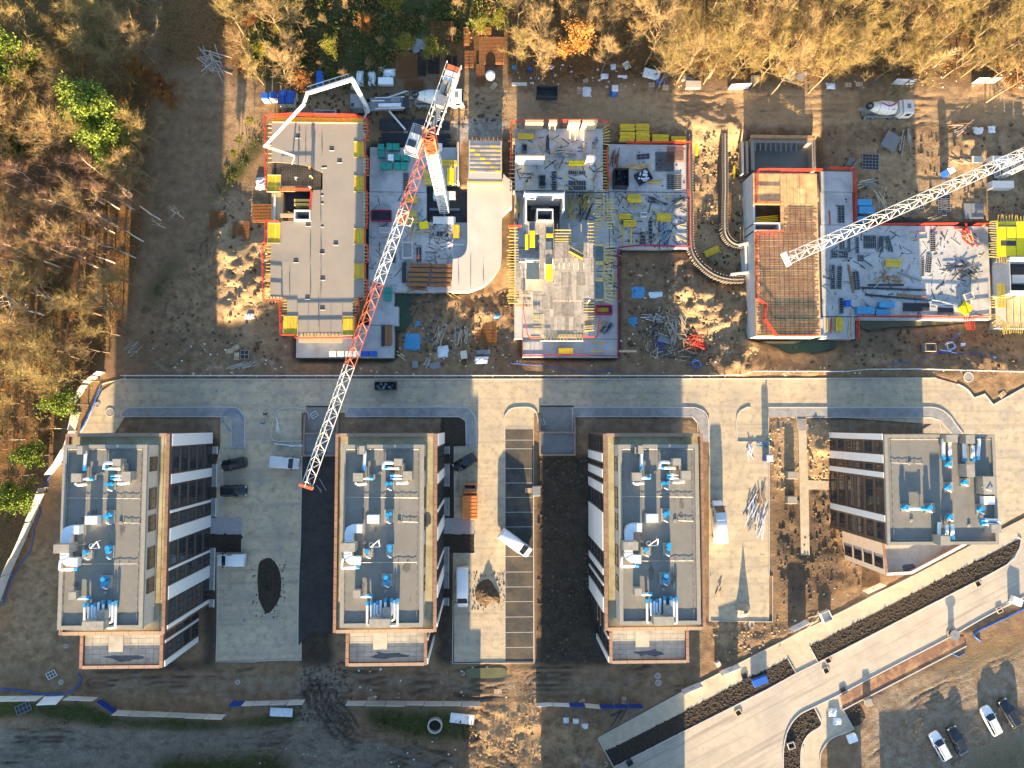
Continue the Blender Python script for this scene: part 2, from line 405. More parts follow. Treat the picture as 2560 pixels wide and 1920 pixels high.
def sheet(name, pts, z, m, thick=.3, flt=True, hz=-.14):
 mb = MB().prism([(p.x, p.y) for p in pts], z - thick, z)
 if flt: flatten(pts, min(hz, z - .12))
 return struct(name, mb, m)
def kerb(pts, wd=.16, top=.12, name='kerb', m=None):
 mb = MB()
 n = len(pts); L = []; Rr = []
 for i, p in enumerate(pts):
  d = (pts[min(i + 1, n - 1)] - pts[max(i - 1, 0)]); d.z = 0; d.normalize()
  s_ = Vector((-d.y, d.x, 0)) * wd / 2
  L.append((p.x + s_.x, p.y + s_.y)); Rr.append((p.x - s_.x, p.y - s_.y))
 for i in range(n - 1):
  mb.prism([L[i], L[i + 1], Rr[i + 1], Rr[i]], -.1, top)
 return struct(name, mb, m or m_kerb)
def arc(pts, n=5):
 """round a polyline through its points (Catmull-Rom)"""
 out = []
 P = [pts[0]] + list(pts) + [pts[-1]]
 for i in range(1, len(P) - 2):
  for k in range(n):
   t = k / n
   out.append(.5 * ((2 * P[i]) + (P[i + 1] - P[i - 1]) * t + (2 * P[i - 1] - 5 * P[i] + 4 * P[i + 1] - P[i + 2]) * t * t + (3 * P[i] - P[i - 1] - 3 * P[i + 1] + P[i + 2]) * t ** 3))
 out.append(pts[-1]); return out
main = N(0, 300, 947, 2340, 945, 2394, 960, 2418, 974, 2435, 995, 2461, 985, 2483, 1012, 2700, 890, 2900, 900, 2900, 1100, 2530, 1298, 2440, 1350, 2330, 1400, 2306, 1320, 2306, 1074, 2330, 1060,
         1923, 1032, 1923, 1553, 1772, 1553, 1772, 1032, 1335, 1032, 1335, 1655, 1135, 1655, 1135, 1032, 754, 1032, 754, 1652, 541, 1652, 541, 1158, 551, 1116, 551, 1032,
         318, 1032, 285, 1085, 200, 1085, 231, 1026, 255, 977)
sheet('site_road', main, 0, m_pav)
# raised walks in front of each office block
sw = [[(0, (1055, 250, 1100, 215, 1140, 205, 1990, 200, 2080, 235, 2115, 300, 2115, 560, 2003, 545, 2000, 310, 1960, 280, 1045, 280))],
      [(1, (775, 265, 800, 210, 860, 203, 1780, 203, 1860, 240, 1895, 310, 1900, 535, 1820, 535, 1815, 320, 1760, 280, 770, 280))],
      [(2, (525, 330, 525, 240, 560, 205, 1560, 205, 1650, 235, 1692, 310, 1700, 500, 1650, 500, 1605, 330, 1560, 280, 550, 280, 548, 330))],
      [(3, (0, 205, 1230, 205, 1450, 210, 1560, 275, 1690, 440, 1600, 440, 1480, 310, 1400, 285, 0, 285))]]
for k in sw:
 c, v = k[0]
 sheet('walkway', W(c, 2, 0, *v), .10, m_walk)
kerb(arc(W(0, 2, 0, 1045, 282, 1055, 250, 1100, 213, 1140, 205, 1500, 202, 1990, 200, 2080, 235, 2115, 300, 2117, 420, 2117, 560)))
kerb(W(0, 2, 0, 1045, 283, 1960, 283, 1997, 312, 2000, 545), .12)
kerb(arc(W(0, 1, 0, 1090, 1610, 1000, 1630, 900, 1655) + W(0, 2, 0, 860, 40, 790, 230, 740, 340, 695, 420)), .14)
kerb(arc(W(1, 2, 0, 772, 270, 800, 208, 860, 201, 1300, 201, 1780, 201, 1860, 238, 1897, 310, 1902, 400, 1902, 535)))
kerb(W(1, 2, 0, 770, 283, 1760, 283, 1812, 322, 1817, 535), .12)
kerb(arc(W(2, 2, 0, 522, 410, 525, 240, 560, 203, 1000, 203, 1530, 203, 1600, 212, 1660, 240, 1695, 310, 1700, 500)))
kerb(W(2, 2, 0, 550, 283, 1560, 283, 1602, 332, 1605, 410), .12)
kerb(arc(W(3, 2, 0, 0, 203, 700, 203, 1230, 203, 1450, 207, 1560, 270, 1620, 350, 1690, 440)), .2)
kerb(W(3, 2, 0, 325, 288, 1400, 288, 1478, 312, 1500, 420), .12)
kerb(N(0, 310, 948, 1000, 948, 1700, 947, 2340, 945), .14)
kerb(arc(N(0, 2394, 960, 2418, 974, 2435, 995)) + N(0, 2461, 985, 2483, 1012, 2590, 952), .2)
# kerb islands between the yards
for pts in (arc(W(1, 2, 0, 400, 490, 150, 485, 150, 320, 175, 240, 240, 208, 370, 206, 440, 240, 460, 300)),
   arc(W(1, 2, 0, 2148, 470, 2146, 300, 2165, 250, 2200, 215) + W(2, 2, 0, 60, 200, 160, 205, 210, 245, 225, 330)),
   arc(W(2, 2, 0, 1945, 500, 1940, 310, 1965, 240, 2030, 200, 2060, 205))):
 kerb(pts, .14)
kerb(W(2, 2, 0, 1945, 500, 2200, 500), .12)
kerb(W(0, 2, 0, 1925, 545, 1920, 1145), .1); kerb(W(0, 2, 0, 1925, 545, 2100, 545), .1)
kerb(W(0, 2, 0, 1895, 1460, 1890, 1655) + W(0, 3, 0, 1890, 0, 1868, 740, 2212, 740) + W(1, 3, 0, 0, 735, 355, 718, 372, 0) + W(1, 2, 0, 385, 1400, 398, 620), .12)
kerb(W(1, 2, 0, 1715, 1145, 1712, 540, 1900, 540), .12)
kerb(W(1, 2, 0, 1890, 1300, 1890, 1462, 1706, 1465, 1705, 1655) + W(1, 3, 0, 1697, 755, 2150, 752), .12)
kerb(W(1, 3, 0, 2150, 752) + W(2, 3, 0, 190, 750, 188, 0) + W(2, 2, 0, 185, 960), .12)
kerb(W(3, 2, 0, 8, 500, 8, 1655) + W(3, 3, 0, 38, 0, 38, 395) + W(2, 3, 0, 1715, 388, 1715, 0), .12)
# entrance paths and planting beds
sheet('entrance_path', W(0, 2, 0, 1700, 1155, 2090, 1155, 2090, 1295, 1700, 1295), .03, m_grey)
sheet('entrance_path', W(1, 2, 0, 1600, 1158, 1890, 1158, 1890, 1295, 1600, 1295), .03, m_grey)
def bed(name, pts, z, m, amp=.12, step=.45):
 """planting bed: an uneven sheet of soil"""
 xs = [p.x for p in pts]; ys = [p.y for p in pts]
 nx = max(2, int((max(xs) - min(xs)) / step)); ny = max(2, int((max(ys) - min(ys)) / step))
 mb = MB().prism([(p.x, p.y) for p in pts], z - .25, z)
 # clods on the surface
 def inside(x, y):
  r = False; j = len(pts) - 1
  for i in range(len(pts)):
   if (pts[i].y > y) != (pts[j].y > y) and x < (pts[j].x - pts[i].x) * (y - pts[i].y) / (pts[j].y - pts[i].y) + pts[i].x: r = not r
   j = i
  return r
 rr = random.Random(len(pts) * 17 + int(xs[0] * 10))
 for _ in range(int(nx * ny * 1.3)):
  x = rr.uniform(min(xs), max(xs)); y = rr.uniform(min(ys), max(ys))
  if not inside(x, y): continue
  s_ = rr.uniform(.12, .38); h = rr.uniform(.3, 1) * amp; a = rr.uniform(0, 6.28)
  ring = [(x + s_ * rr.uniform(.7, 1.2) * math.cos(a + k * 1.05), y + s_ * rr.uniform(.5, 1.1) * math.sin(a + k * 1.05), z - .02) for k in range(6)]
  mb.add(ring + [(x, y, z + h)], [(k, (k + 1) % 6, 6) for k in range(6)])
 flatten(pts, z - .14)
 return struct(name, mb, m)
bed('planting_bed', W(0, 2, 0, 1740, 1300, 2085, 1300, 2082, 1452, 1740, 1452), .05, m_soil, .06)
bed('planting_bed', W(1, 2, 0, 1600, 1300, 1885, 1300, 1885, 1458, 1600, 1458), .05, m_soil, .06)
bed('planting_bed', W(1, 2, 0, 1600, 285, 1755, 285, 1810, 322, 1812, 535, 1700, 540, 1706, 1150, 1600, 1150), .06, m_soil, .05)
# car park bays
sheet('car_park', N(0, 1262, 1074, 1333, 1074, 1333, 1653, 1262, 1653), .012, m_asph, .1)
mb = MB()
for yy in (485, 560, 730, 855, 980, 1108, 1235, 1490, 1625):
 a, b = w(1, 2, 2152, yy), w(2, 2, 180, yy); mb.bx(a.x, a.y - .045, .0, b.x, a.y + .045, .017)
for yy in (95, 222, 355, 488, 618):
 a, b = w(1, 3, 2152, yy), w(2, 3, 184, yy); mb.bx(a.x, a.y - .045, .0, b.x, a.y + .045, .017)
for xx in (1262.6,):
 a, b = px(xx, 1074), px(xx, 1653); mb.bx(a.x - .05, b.y, 0, a.x + .05, a.y, .018)
struct('bay_lines', mb, m_line)
# tar strip left of the second block
sheet('tar_strip', W(1, 2, 0, 400, 625, 690, 625, 670, 1655) + W(1, 3, 0, 655, 0, 650, 500, 470, 480, 368, 600, 372, 0), .004, mat('tar_strip', (.035, .032, .03), .8, .3, 1.0, .01, 10, stain=(.06, .05, .045), stain_amt=.6, stain_scale=.3), .1)
# pale paths by the fourth block
sheet('garden_path', W(3, 2, 0, 245, 285, 325, 285, 348, 830, 525, 838, 525, 912, 350, 912, 360, 1480, 285, 1480, 262, 400), .03, m_dsand)
mb = MB()
for k in range(8):
 a, b = w(3, 2, 250 + k * 2.2, 300 + k * 13), w(3, 2, 328 + k * .8, 300 + k * 13)
 mb.bx(a.x, a.y - .24, .03, b.x, a.y - .03, .05 + .015 * (8 - k))
struct('garden_steps', mb, m_walk)
# slanting avenue at the lower right
sheet('avenue_walk', W(2, 3, 0, 740, 1400, 1490, 990, 2212, 625) + W(3, 3, 0, 1250, 0) + W(3, 2, 0, 1850, 1340, 2230, 1150, 2260, 1380, 2180, 1400) + W(3, 3, 0, 1880, 0, 430, 745, 240, 835, 0, 970) + W(2, 3, 0, 1500, 1330, 880, 1650), .0, m_dsand, .1)
bed('avenue_bed', W(2, 3, 0, 808, 1517, 1490, 1172, 2070, 868, 2212, 806) + W(3, 3, 0, 168, 715, 238, 832, 0, 966) + W(2, 3, 0, 1500, 1326, 878, 1645), .03, m_soil, .12)
bed('avenue_bed', W(3, 3, 0, 362, 612, 1550, 0) + W(3, 2, 0, 1800, 1535, 2100, 1375, 2180, 1340, 2170, 1400, 2060, 1550, 1880, 1655) + W(3, 3, 0, 432, 740), .03, m_soil, .12)
avenue = W(2, 3, 0, 600, 1795, 880, 1652, 2212, 970) + W(3, 3, 0, 430, 745, 1880, 0) + W(3, 2, 0, 2060, 1560, 2180, 1400, 2300, 1300) + W(3, 3, 0, 2600, -300, 2600, -20, 2212, 180, 1540, 540, 620, 1020, 400, 1130, 260, 1205, 170, 1330, 130, 1500, 130, 1795)
sheet('avenue', avenue, .006, m_conc, .1)
kerb(W(2, 3, 0, 880, 1652, 1500, 1335, 2212, 975) + W(3, 3, 0, 240, 842, 430, 748, 1880, 3) + W(3, 2, 0, 2060, 1562, 2130, 1500, 2175, 1410, 2185, 1345, 2160, 1320), .16)
kerb(W(2, 3, 0, 740, 1400, 800, 1510, 875, 1645), .16); kerb(W(2, 3, 0, 740, 1400, 1490, 990, 2212, 625) + W(3, 3, 0, 1250, 0), .12)
kerb(W(3, 3, 0, 168, 712, 238, 834), .1); kerb(W(3, 3, 0, 360, 610, 430, 742), .1)
kerb(arc(W(3, 3, 0, 2212, 180, 1880, 350, 1540, 543, 1080, 780, 620, 1022, 400, 1130, 260, 1205, 170, 1330, 132, 1500, 130, 1700)), .18)
sheet('cycle_path', W(3, 3, 0, 622, 1035, 1560, 545, 1690, 520, 1712, 600, 645, 1150), .012, m_brick, .1)
kerb(W(3, 3, 0, 1712, 605, 645, 1155, 740, 1325), .16)
sheet('curved_path', arc(W(3, 3, 0, 400, 1135, 620, 1035, 740, 1320, 560, 1395, 480, 1480, 448, 1570, 450, 1800)) + arc(W(3, 3, 0, 282, 1800, 285, 1500, 345, 1370, 460, 1280)), .004, m_dsand, .1)
kerb(arc(W(3, 3, 0, 740, 1322, 560, 1395, 480, 1480, 448, 1570, 450, 1760)), .14)
kerb(arc(W(3, 3, 0, 282, 1760, 285, 1500, 345, 1370, 460, 1280, 400, 1140)), .14)
bed('avenue_bed', W(3, 3, 0, 400, 1145, 455, 1275, 335, 1375, 280, 1490, 272, 1750, 142, 1750, 145, 1500, 180, 1340, 265, 1215), .04, m_soil, .14)
bed('planting_bed', W(3, 3, 0, 660, 1160, 740, 1110, 800, 1130, 840, 1220, 800, 1285, 735, 1300), .04, m_soil, .14)
# soil heaps tipped on the paving
def heap(name, pts, h, m, label, seed, z0=0.0):
 rr = random.Random(seed); n = len(pts); c = sum(pts, Vector()) / n
 secs = []
 K = 7
 for k in range(K):
  t = k / (K - 1); s_ = (1 - t) ** .8
  secs.append([(c.x + (p.x - c.x) * s_ * rr.uniform(.86, 1.1), c.y + (p.y - c.y) * s_ * rr.uniform(.86, 1.1), z0 + h * (t ** 1.15) * rr.uniform(.8, 1.12)) for p in pts])
 secs[0] = [(p.x, p.y, z0 - .02) for p in pts]
 return tag(MB().loft(secs).build(name, m, None, False), label, 'soil heap')
heap('soil_heap', arc(W(1, 3, 0, 10, 60, 20, -100, 60, -150, 130, -160, 190, -90, 218, 20, 210, 180, 150, 290, 100, 330, 60, 290, 20, 200), 2), .9, m_soil, 'oval heap of black soil on the paved yard beside the first office block', 3)
heap('soil_heap', arc(W(1, 3, 0, 1885, 130, 1920, 60, 2010, 20, 2060, 90, 2115, 190, 2095, 250, 2060, 200, 1980, 270, 1900, 210), 2), 1.0, m_soil2, 'ragged brown soil heap next to the white box van', 5)
heap('gravel_heap', arc(W(2, 3, 0, 1925, 300, 1960, 240, 2040, 250, 2062, 290, 2020, 350, 1950, 355), 3), 1.8, m_dsand, 'cone of pale gravel on the sandy yard right of the third block', 6)
HZ = np.where(np.abs(GX) > 400, -1, HZ)
gverts = np.stack([GX, GY, HZ], -1).reshape(-1, 3)
ny_, nx_ = GX.shape
ii = (np.arange(ny_ - 1)[:, None] * nx_ + np.arange(nx_ - 1)[None, :]).ravel()
gf = np.stack([ii, ii + 1, ii + nx_ + 1, ii + nx_], -1)
gm = bpy.data.meshes.new('ground')
gm.vertices.add(len(gverts)); gm.vertices.foreach_set('co', gverts.ravel())
gm.loops.add(gf.size); gm.loops.foreach_set('vertex_index', gf.ravel().astype(np.int32))
gm.polygons.add(len(gf)); gm.polygons.foreach_set('loop_start', np.arange(0, gf.size, 4, dtype=np.int32))
gm.update(calc_edges=True)
for an, ks in (('zone_one', ('sand', 'litter', 'grass')), ('zone_two', ('mud', 'pale', 'lump'))):
 at = gm.attributes.new(an, 'FLOAT_COLOR', 'POINT')
 arr = np.ones((len(gverts), 4), np.float32)
 for i, k in enumerate(ks): arr[:, i] = Z_[k].ravel()
 at.data.foreach_set('color', arr.ravel())
gm.polygons.foreach_set('use_smooth', np.ones(len(gf), bool))
ground = bpy.data.objects.new('ground', gm); COL.objects.link(ground); tag(ground, kind='structure')
def ground_material():
 m = bpy.data.materials.new('ground'); m.use_nodes = True
 n = m.node_tree.nodes; l = m.node_tree.links; b = n['Principled BSDF']
 b.inputs['Roughness'].default_value = .95; b.inputs['Specular IOR Level'].default_value = .1
 pos = n.new('ShaderNodeNewGeometry').outputs['Position']
 def noise(sc_, det=6, ro=.65):
  t = n.new('ShaderNodeTexNoise'); t.inputs['Scale'].default_value = sc_; t.inputs['Detail'].default_value = det; t.inputs['Roughness'].default_value = ro
  l.new(pos, t.inputs['Vector']); return t.outputs[0]
 def rng(v, a, c, lo=0., hi=1.):
  t = n.new('ShaderNodeMapRange'); t.inputs[1].default_value = a; t.inputs[2].default_value = c; t.inputs[3].default_value = lo; t.inputs[4].default_value = hi
  l.new(v, t.inputs[0]); return t.outputs[0]
 def mix(fac, a, c):
  t = n.new('ShaderNodeMix'); t.data_type = 'RGBA'
  l.new(fac, t.inputs[0])
  for s_, v in ((6, a), (7, c)):
   if isinstance(v, tuple): t.inputs[s_].default_value = (*v, 1)
   else: l.new(v, t.inputs[s_])
  return t.outputs[2]
 big, mid, fine, vf = noise(.12), noise(.7), noise(3.2), noise(11, 3)
 A = n.new('ShaderNodeAttribute'); A.attribute_name = 'zone_one'
 B = n.new('ShaderNodeAttribute'); B.attribute_name = 'zone_two'
 sa = n.new('ShaderNodeSeparateColor'); l.new(A.outputs['Color'], sa.inputs[0])
 sb = n.new('ShaderNodeSeparateColor'); l.new(B.outputs['Color'], sb.inputs[0])
 def edge(v):
  # ragged border: the zone's strength against noise
  t = n.new('ShaderNodeMath'); t.operation = 'ADD'; l.new(v, t.inputs[0])
  q_ = n.new('ShaderNodeMath'); q_.operation = 'MULTIPLY_ADD'; l.new(mid, q_.inputs[0]); q_.inputs[1].default_value = 1.1; q_.inputs[2].default_value = -.55
  l.new(q_.outputs[0], t.inputs[1])
  r = rng(t.outputs[0], .3, .75)
  k = n.new('ShaderNodeMath'); k.operation = 'MULTIPLY'; l.new(r, k.inputs[0]); l.new(rng(v, 0, .15), k.inputs[1])
  return k.outputs[0]
 dirt = mix(rng(mid, .3, .7), (.15, .094, .052), (.30, .20, .118))
 dirt = mix(rng(fine, .55, .75), dirt, (.30, .215, .135))
 dirt = mix(rng(vf, .62, .75), dirt, (.06, .045, .03))
 sand = mix(rng(mid, .3, .7), (.30, .20, .11), (.45, .31, .175))
 sand = mix(rng(fine, .5, .8), sand, (.22, .16, .10))
 lit = mix(rng(fine, .35, .65), (.085, .045, .020), (.23, .115, .043))
 lit = mix(rng(mid, .52, .72), lit, (.05, .04, .018))
 lit = mix(rng(vf, .58, .7), lit, (.30, .17, .07))
 gr = mix(rng(fine, .3, .7), (.022, .034, .010), (.075, .085, .022))
 gr = mix(rng(mid, .55, .7), gr, (.10, .075, .035))
 mud = mix(rng(mid, .3, .7), (.15, .125, .095), (.31, .262, .20))
 mud = mix(rng(fine, .55, .7), mud, (.40, .345, .27))
 mud = mix(rng(vf, .54, .68), mud, (.05, .043, .034))
 pale = mix(rng(mid, .3, .7), (.30, .28, .25), (.42, .40, .36))
 c = mix(edge(sa.outputs[0]), dirt, sand)
 c = mix(edge(sa.outputs[1]), c, lit)
 c = mix(edge(sb.outputs[0]), c, mud)
 c = mix(edge(sb.outputs[1]), c, pale)
 soil = mix(rng(mid, .3, .7), (.028, .022, .017), (.075, .058, .043))
 soil = mix(rng(fine, .58, .75), soil, (.12, .095, .07))
 c = mix(edge(sb.outputs[2]), c, soil)
 c = mix(edge(sa.outputs[2]), c, gr)
 c = mix(rng(big, .35, .7, 0, .28), c, (.09, .07, .05))
 l.new(c, b.inputs['Base Color'])
 bp = n.new('ShaderNodeBump'); bp.inputs['Distance'].default_value = .10
 ad = n.new('ShaderNodeMath'); ad.operation = 'MULTIPLY_ADD'; l.new(vf, ad.inputs[0]); ad.inputs[1].default_value = .5; l.new(fine, ad.inputs[2])
 l.new(ad.outputs[0], bp.inputs['Height']); l.new(bp.outputs[0], b.inputs['Normal'])
 return m
gm.materials.append(ground_material())
# ------------------------------------------------------------------ finished office blocks
m_white = mat('white_cladding', (.74, .74, .73), .55, .05, 1.5)
m_brownw = mat('brown_cladding', (.115, .078, .062), .6, .12, 2)
m_beige = mat('beige_cladding', (.48, .42, .36), .65, .08, 1.5)
m_frame = mat('window_frame', (.05, .042, .038), .5, .1, 4)
m_glass = mat('window_glass', (.025, .035, .045), .06, .3, .8, spec=.9)
m_felt = mat('roof_felt', (.178, .172, .152), .85, .10, .9, .004, 18, stain=(.15, .142, .125), stain_amt=.6, stain_scale=.3)
m_felt2 = mat('roof_felt_edge', (.24, .228, .20), .85, .1, 1.4, .004, 18)
m_cope = mat('brown_coping', (.26, .155, .105), .6, .12, 2, rnd=.14)
m_terr = mat('terrace_screed', (.37, .345, .23), .75, .18, .5, stain=(.20, .16, .07), stain_amt=.7, stain_scale=.3)
m_slab = mat('terrace_slab', (.38, .365, .30), .7, .14, .8, stain=(.2, .2, .19), stain_amt=.7, stain_scale=.35, rnd=.07)
m_galv = mat('galvanised_duct', (.70, .74, .77), .35, .10, 3, metal=.35, spec=.6)
m_blue = mat('blue_film', (.02, .25, .50), .35, .15, 5, spec=.5)
m_rend = mat('rendered_box', (.27, .25, .215), .9, .18, 1.6, .012, 12)
m_wire = mat('conductor_wire', (.45, .44, .42), .5, .1, 5, metal=.6)
m_puddle = mat('wet_patch', (.075, .08, .085), .12, .3, 1.0, spec=.6)
OFF_W = (px(1092.8, 1083, 16) - px(839.7, 1084.4, 16)).x
OFF_L = (px(839.7, 1084.4, 16) - px(830, 1582.5, 16)).y
BO = px(839.7, 1084.4, 16)          # north-west parapet corner of the second block
def RB(band, x, y, z=18.9):
 p = px(830 + x / 7.9, (1080, 1280, 1470)[band] + y / 7.9, z)
 return Vector((p.x - BO.x, p.y - BO.y, z))
WIN = {}
def window(parent, x, y0, y1, z0, z1, side, nm=2, name='window', trans=False, m_f=None):
 """framed window in a wall whose outside faces side*x; y0>y1"""
 wd_, ht = round(abs(y0 - y1), 2), round(z1 - z0, 2); k = (wd_, ht, side, nm, m_f and m_f.name)
 if k not in WIN:
  fr = MB(); t = .09; d = .07 * side
  X0, X1 = min(0, d), max(0, d)
  for a, b_, c_, e in ((0, t, 0, ht), (wd_ - t, wd_, 0, ht), (t, wd_ - t, 0, t), (t, wd_ - t, ht - t, ht)):
   fr.bx(X0, a, c_, X1, b_, e)
  for i in range(1, nm):
   yy = wd_ * i / nm; fr.bx(X0, yy - .04, t, X1, yy + .04, ht - t)
  fr.bx(X0 + .01, t, ht * .68, X1 - .01, wd_ - t, ht * .68 + .06)
  gl = MB().bx(min(0, .025 * side), t, t, max(0, .025 * side), wd_ - t, ht - t)
  WIN[k] = (fr.mesh('window', m_f or m_frame), gl.mesh('pane', m_glass))
 a = link(name, WIN[k][0], parent, (x, min(y0, y1), z0))
 link('pane', WIN[k][1], a)
 return a
def facade(parent, x, side, rows, nst, z0, z1, m_w=None):
 """rows: (y0, y1, kind) from north to south; white rows are full-height panels, bay rows hold one window per storey"""
 mb = MB(); sh = (z1 - z0) / nst
 for y0, y1, kd in rows:
  if kd == 'w':
   p = MB().bx(min(x, x + .16 * side), y1, z0 + .3, max(x, x + .16 * side), y0, z1 - .05).build('facade_panel', m_white, parent, local=True)
  else:
   for s_ in range(nst):
    zz = z0 + s_ * sh
    n = 3 if abs(y0 - y1) > 3 else 2
    if abs(y0 - y1) > 6:
     h_ = (y0 - y1) / 2
     window(parent, x, y0 - .3, y0 - h_ + .2, zz + .55, zz + sh - .35, side, 2); window(parent, x, y0 - h_ - .2, y1 + .3, zz + .55, zz + sh - .35, side, 2)
    elif abs(y0 - y1) > .7:
     window(parent, x, y0 - .25, y1 + .25, zz + .45, zz + sh - .4, side, n)
def coping_run(parent, a, b, z, wd_, seg=1.12, m=None):
 a = Vector(a); b = Vector(b); d = b - a; L = d.length; n = max(1, round(L / seg)); u = d / L
 s_ = L / n; ang = math.atan2(u.y, u.x)
 me = MB().box((0, 0, 0), (s_ - .05, wd_, .06)).mesh('coping', m or m_cope)
 for i in range(n):
  p = a + u * (s_ * (i + .5)); link('coping', me, parent, (p.x, p.y, z), ang)
def yl(c, r, v, z, y_top):
 return w(c, r, 1455, v, z).y - y_top
AT = px(165, 1084.2, 16)
_A = [(430, 538, 'w'), (538, 783, 'b'), (783, 868, 'w'), (868, 1099, 'b'), (1099, 1122, 'w'), (1122, 1255, 'b'), (1255, 1370, 'w'), (1370, 1602, 'b'), (1602, 1622, 'w')]
_A3 = [(-36, 100, 'b'), (100, 215, 'w'), (215, 440, 'b'), (440, 472, 'w')]
RIGHT = [(yl(0, 2, a, 16, AT.y), yl(0, 2, b, 16, AT.y), k) for a, b, k in _A] + [(yl(0, 3, a, 16, AT.y), yl(0, 3, b, 16, AT.y), k) for a, b, k in _A3]
CT = px(1508.6, 1084.4, 16)
_C = [(432, 600, 'b'), (600, 676, 'w'), (676, 738, 'b'), (738, 812, 'w'), (812, 868, 'b'), (868, 948, 'w'), (948, 1115, 'b'), (1115, 1140, 'w'), (1140, 1450, 'w'), (1450, 1605, 'b'), (1605, 1660, 'w')]
_C3 = [(0, 75, 'b'), (75, 95, 'w'), (95, 195, 'b'), (195, 325, 'w'), (325, 510, 'b')]
def yc(r, v): return w(2, r, 795, v, 16).y - CT.y
LEFT = [(yc(2, a), yc(2, b), k) for a, b, k in _C] + [(yc(3, a), yc(3, b), k) for a, b, k in _C3]
def pipe(parent, pts, r=.17, cap=None, h=.42, name='duct'):
 P = [Vector((p.x, p.y, p.z + h + r)) for p in pts]
 if len(P) > 2: P = arc(P, 4)
 o = MB().tube(P, r, 8).build(name, m_galv, parent, True, True)
 mb = MB()
 L = sum((P[i + 1] - P[i]).length for i in range(len(P) - 1))
 for e in (0, -1):
  mb.bx(P[e].x - .05, P[e].y - .05, pts[0].z, P[e].x + .05, P[e].y + .05, P[e].z)
 mb.build('duct_foot', m_wire, o, local=True)
 if cap is not None:
  e = P[cap]; d = (P[1] - P[0]) if cap == 0 else (P[-1] - P[-2]); d.normalize(); d = d if cap else -d
  MB().tube([e - d * .25, e + d * .22], r * 1.25, 8).build('duct_cap', m_blue, o, local=True)
 return o
def rbx(parent, band, x0, y0, x1, y1, h, name='roof_cabinet', m=None, z=18.9, fn=None):
 if name == 'roof_cabinet': h *= 1.3
 a, b = (fn or RB)(band, x0, y0, z + h), (fn or RB)(band, x1, y1, z + h)
 o = MB().bx(min(a.x, b.x), min(a.y, b.y), z, max(a.x, b.x), max(a.y, b.y), z + h).build(name, m or m_rend, parent, local=True)
 return o
def vents(parent, band, x0, y0, x1, y1, caps, fn=None, z=18.9):
 """low curb with blue wrapped vent stacks"""
 o = rbx(parent, band, x0, y0, x1, y1, .35, 'vent_curb', m_rend, z, fn)
 for cx, cy, r, h in caps:
  p = (fn or RB)(band, cx, cy, z + .35 + h)
  MB().cyl((p.x, p.y, z + .33), r, h, 10).build('vent_stack', m_blue, o, local=True)
 p = (fn or RB)(band, (x0 + x1) / 2 + 6, y1 - 22, z + .6)
 MB().tube([(p.x - .3, p.y, z + .3), (p.x - .3, p.y - .05, z + .75), (p.x + .1, p.y - .25, z + .8), (p.x + .2, p.y - .3, z + .5)], .09, 7).build('vent_pipe', m_galv, o, local=True)
 return o
def rod(parent, p, h=1.6):
 o = MB().cyl((p.x, p.y, p.z), .24, .16, 12).build('lightning_rod', m_rend, parent, local=True)
 MB().tube([(p.x, p.y, p.z + .1), (p.x, p.y, p.z + h)], .018, 5).build('rod', m_wire, o, local=True)
def conductor(parent, a, b, z=18.9):
 mb = MB(); n = max(2, int((b - a).length / 1.1)); pts = []
 for i in range(n + 1):
  p = a.lerp(b, i / n); pts.append((p.x, p.y, z + .16))
  if i < n: q_ = a.lerp(b, (i + .5) / n); pts.append((q_.x, q_.y, z + .12))
  mb.bx(p.x - .05, p.y - .05, z, p.x + .05, p.y + .05, z + .14)
 mb.tube(pts, .02, 4)
 return mb.build('lightning_conductor', m_wire, parent, local=True)
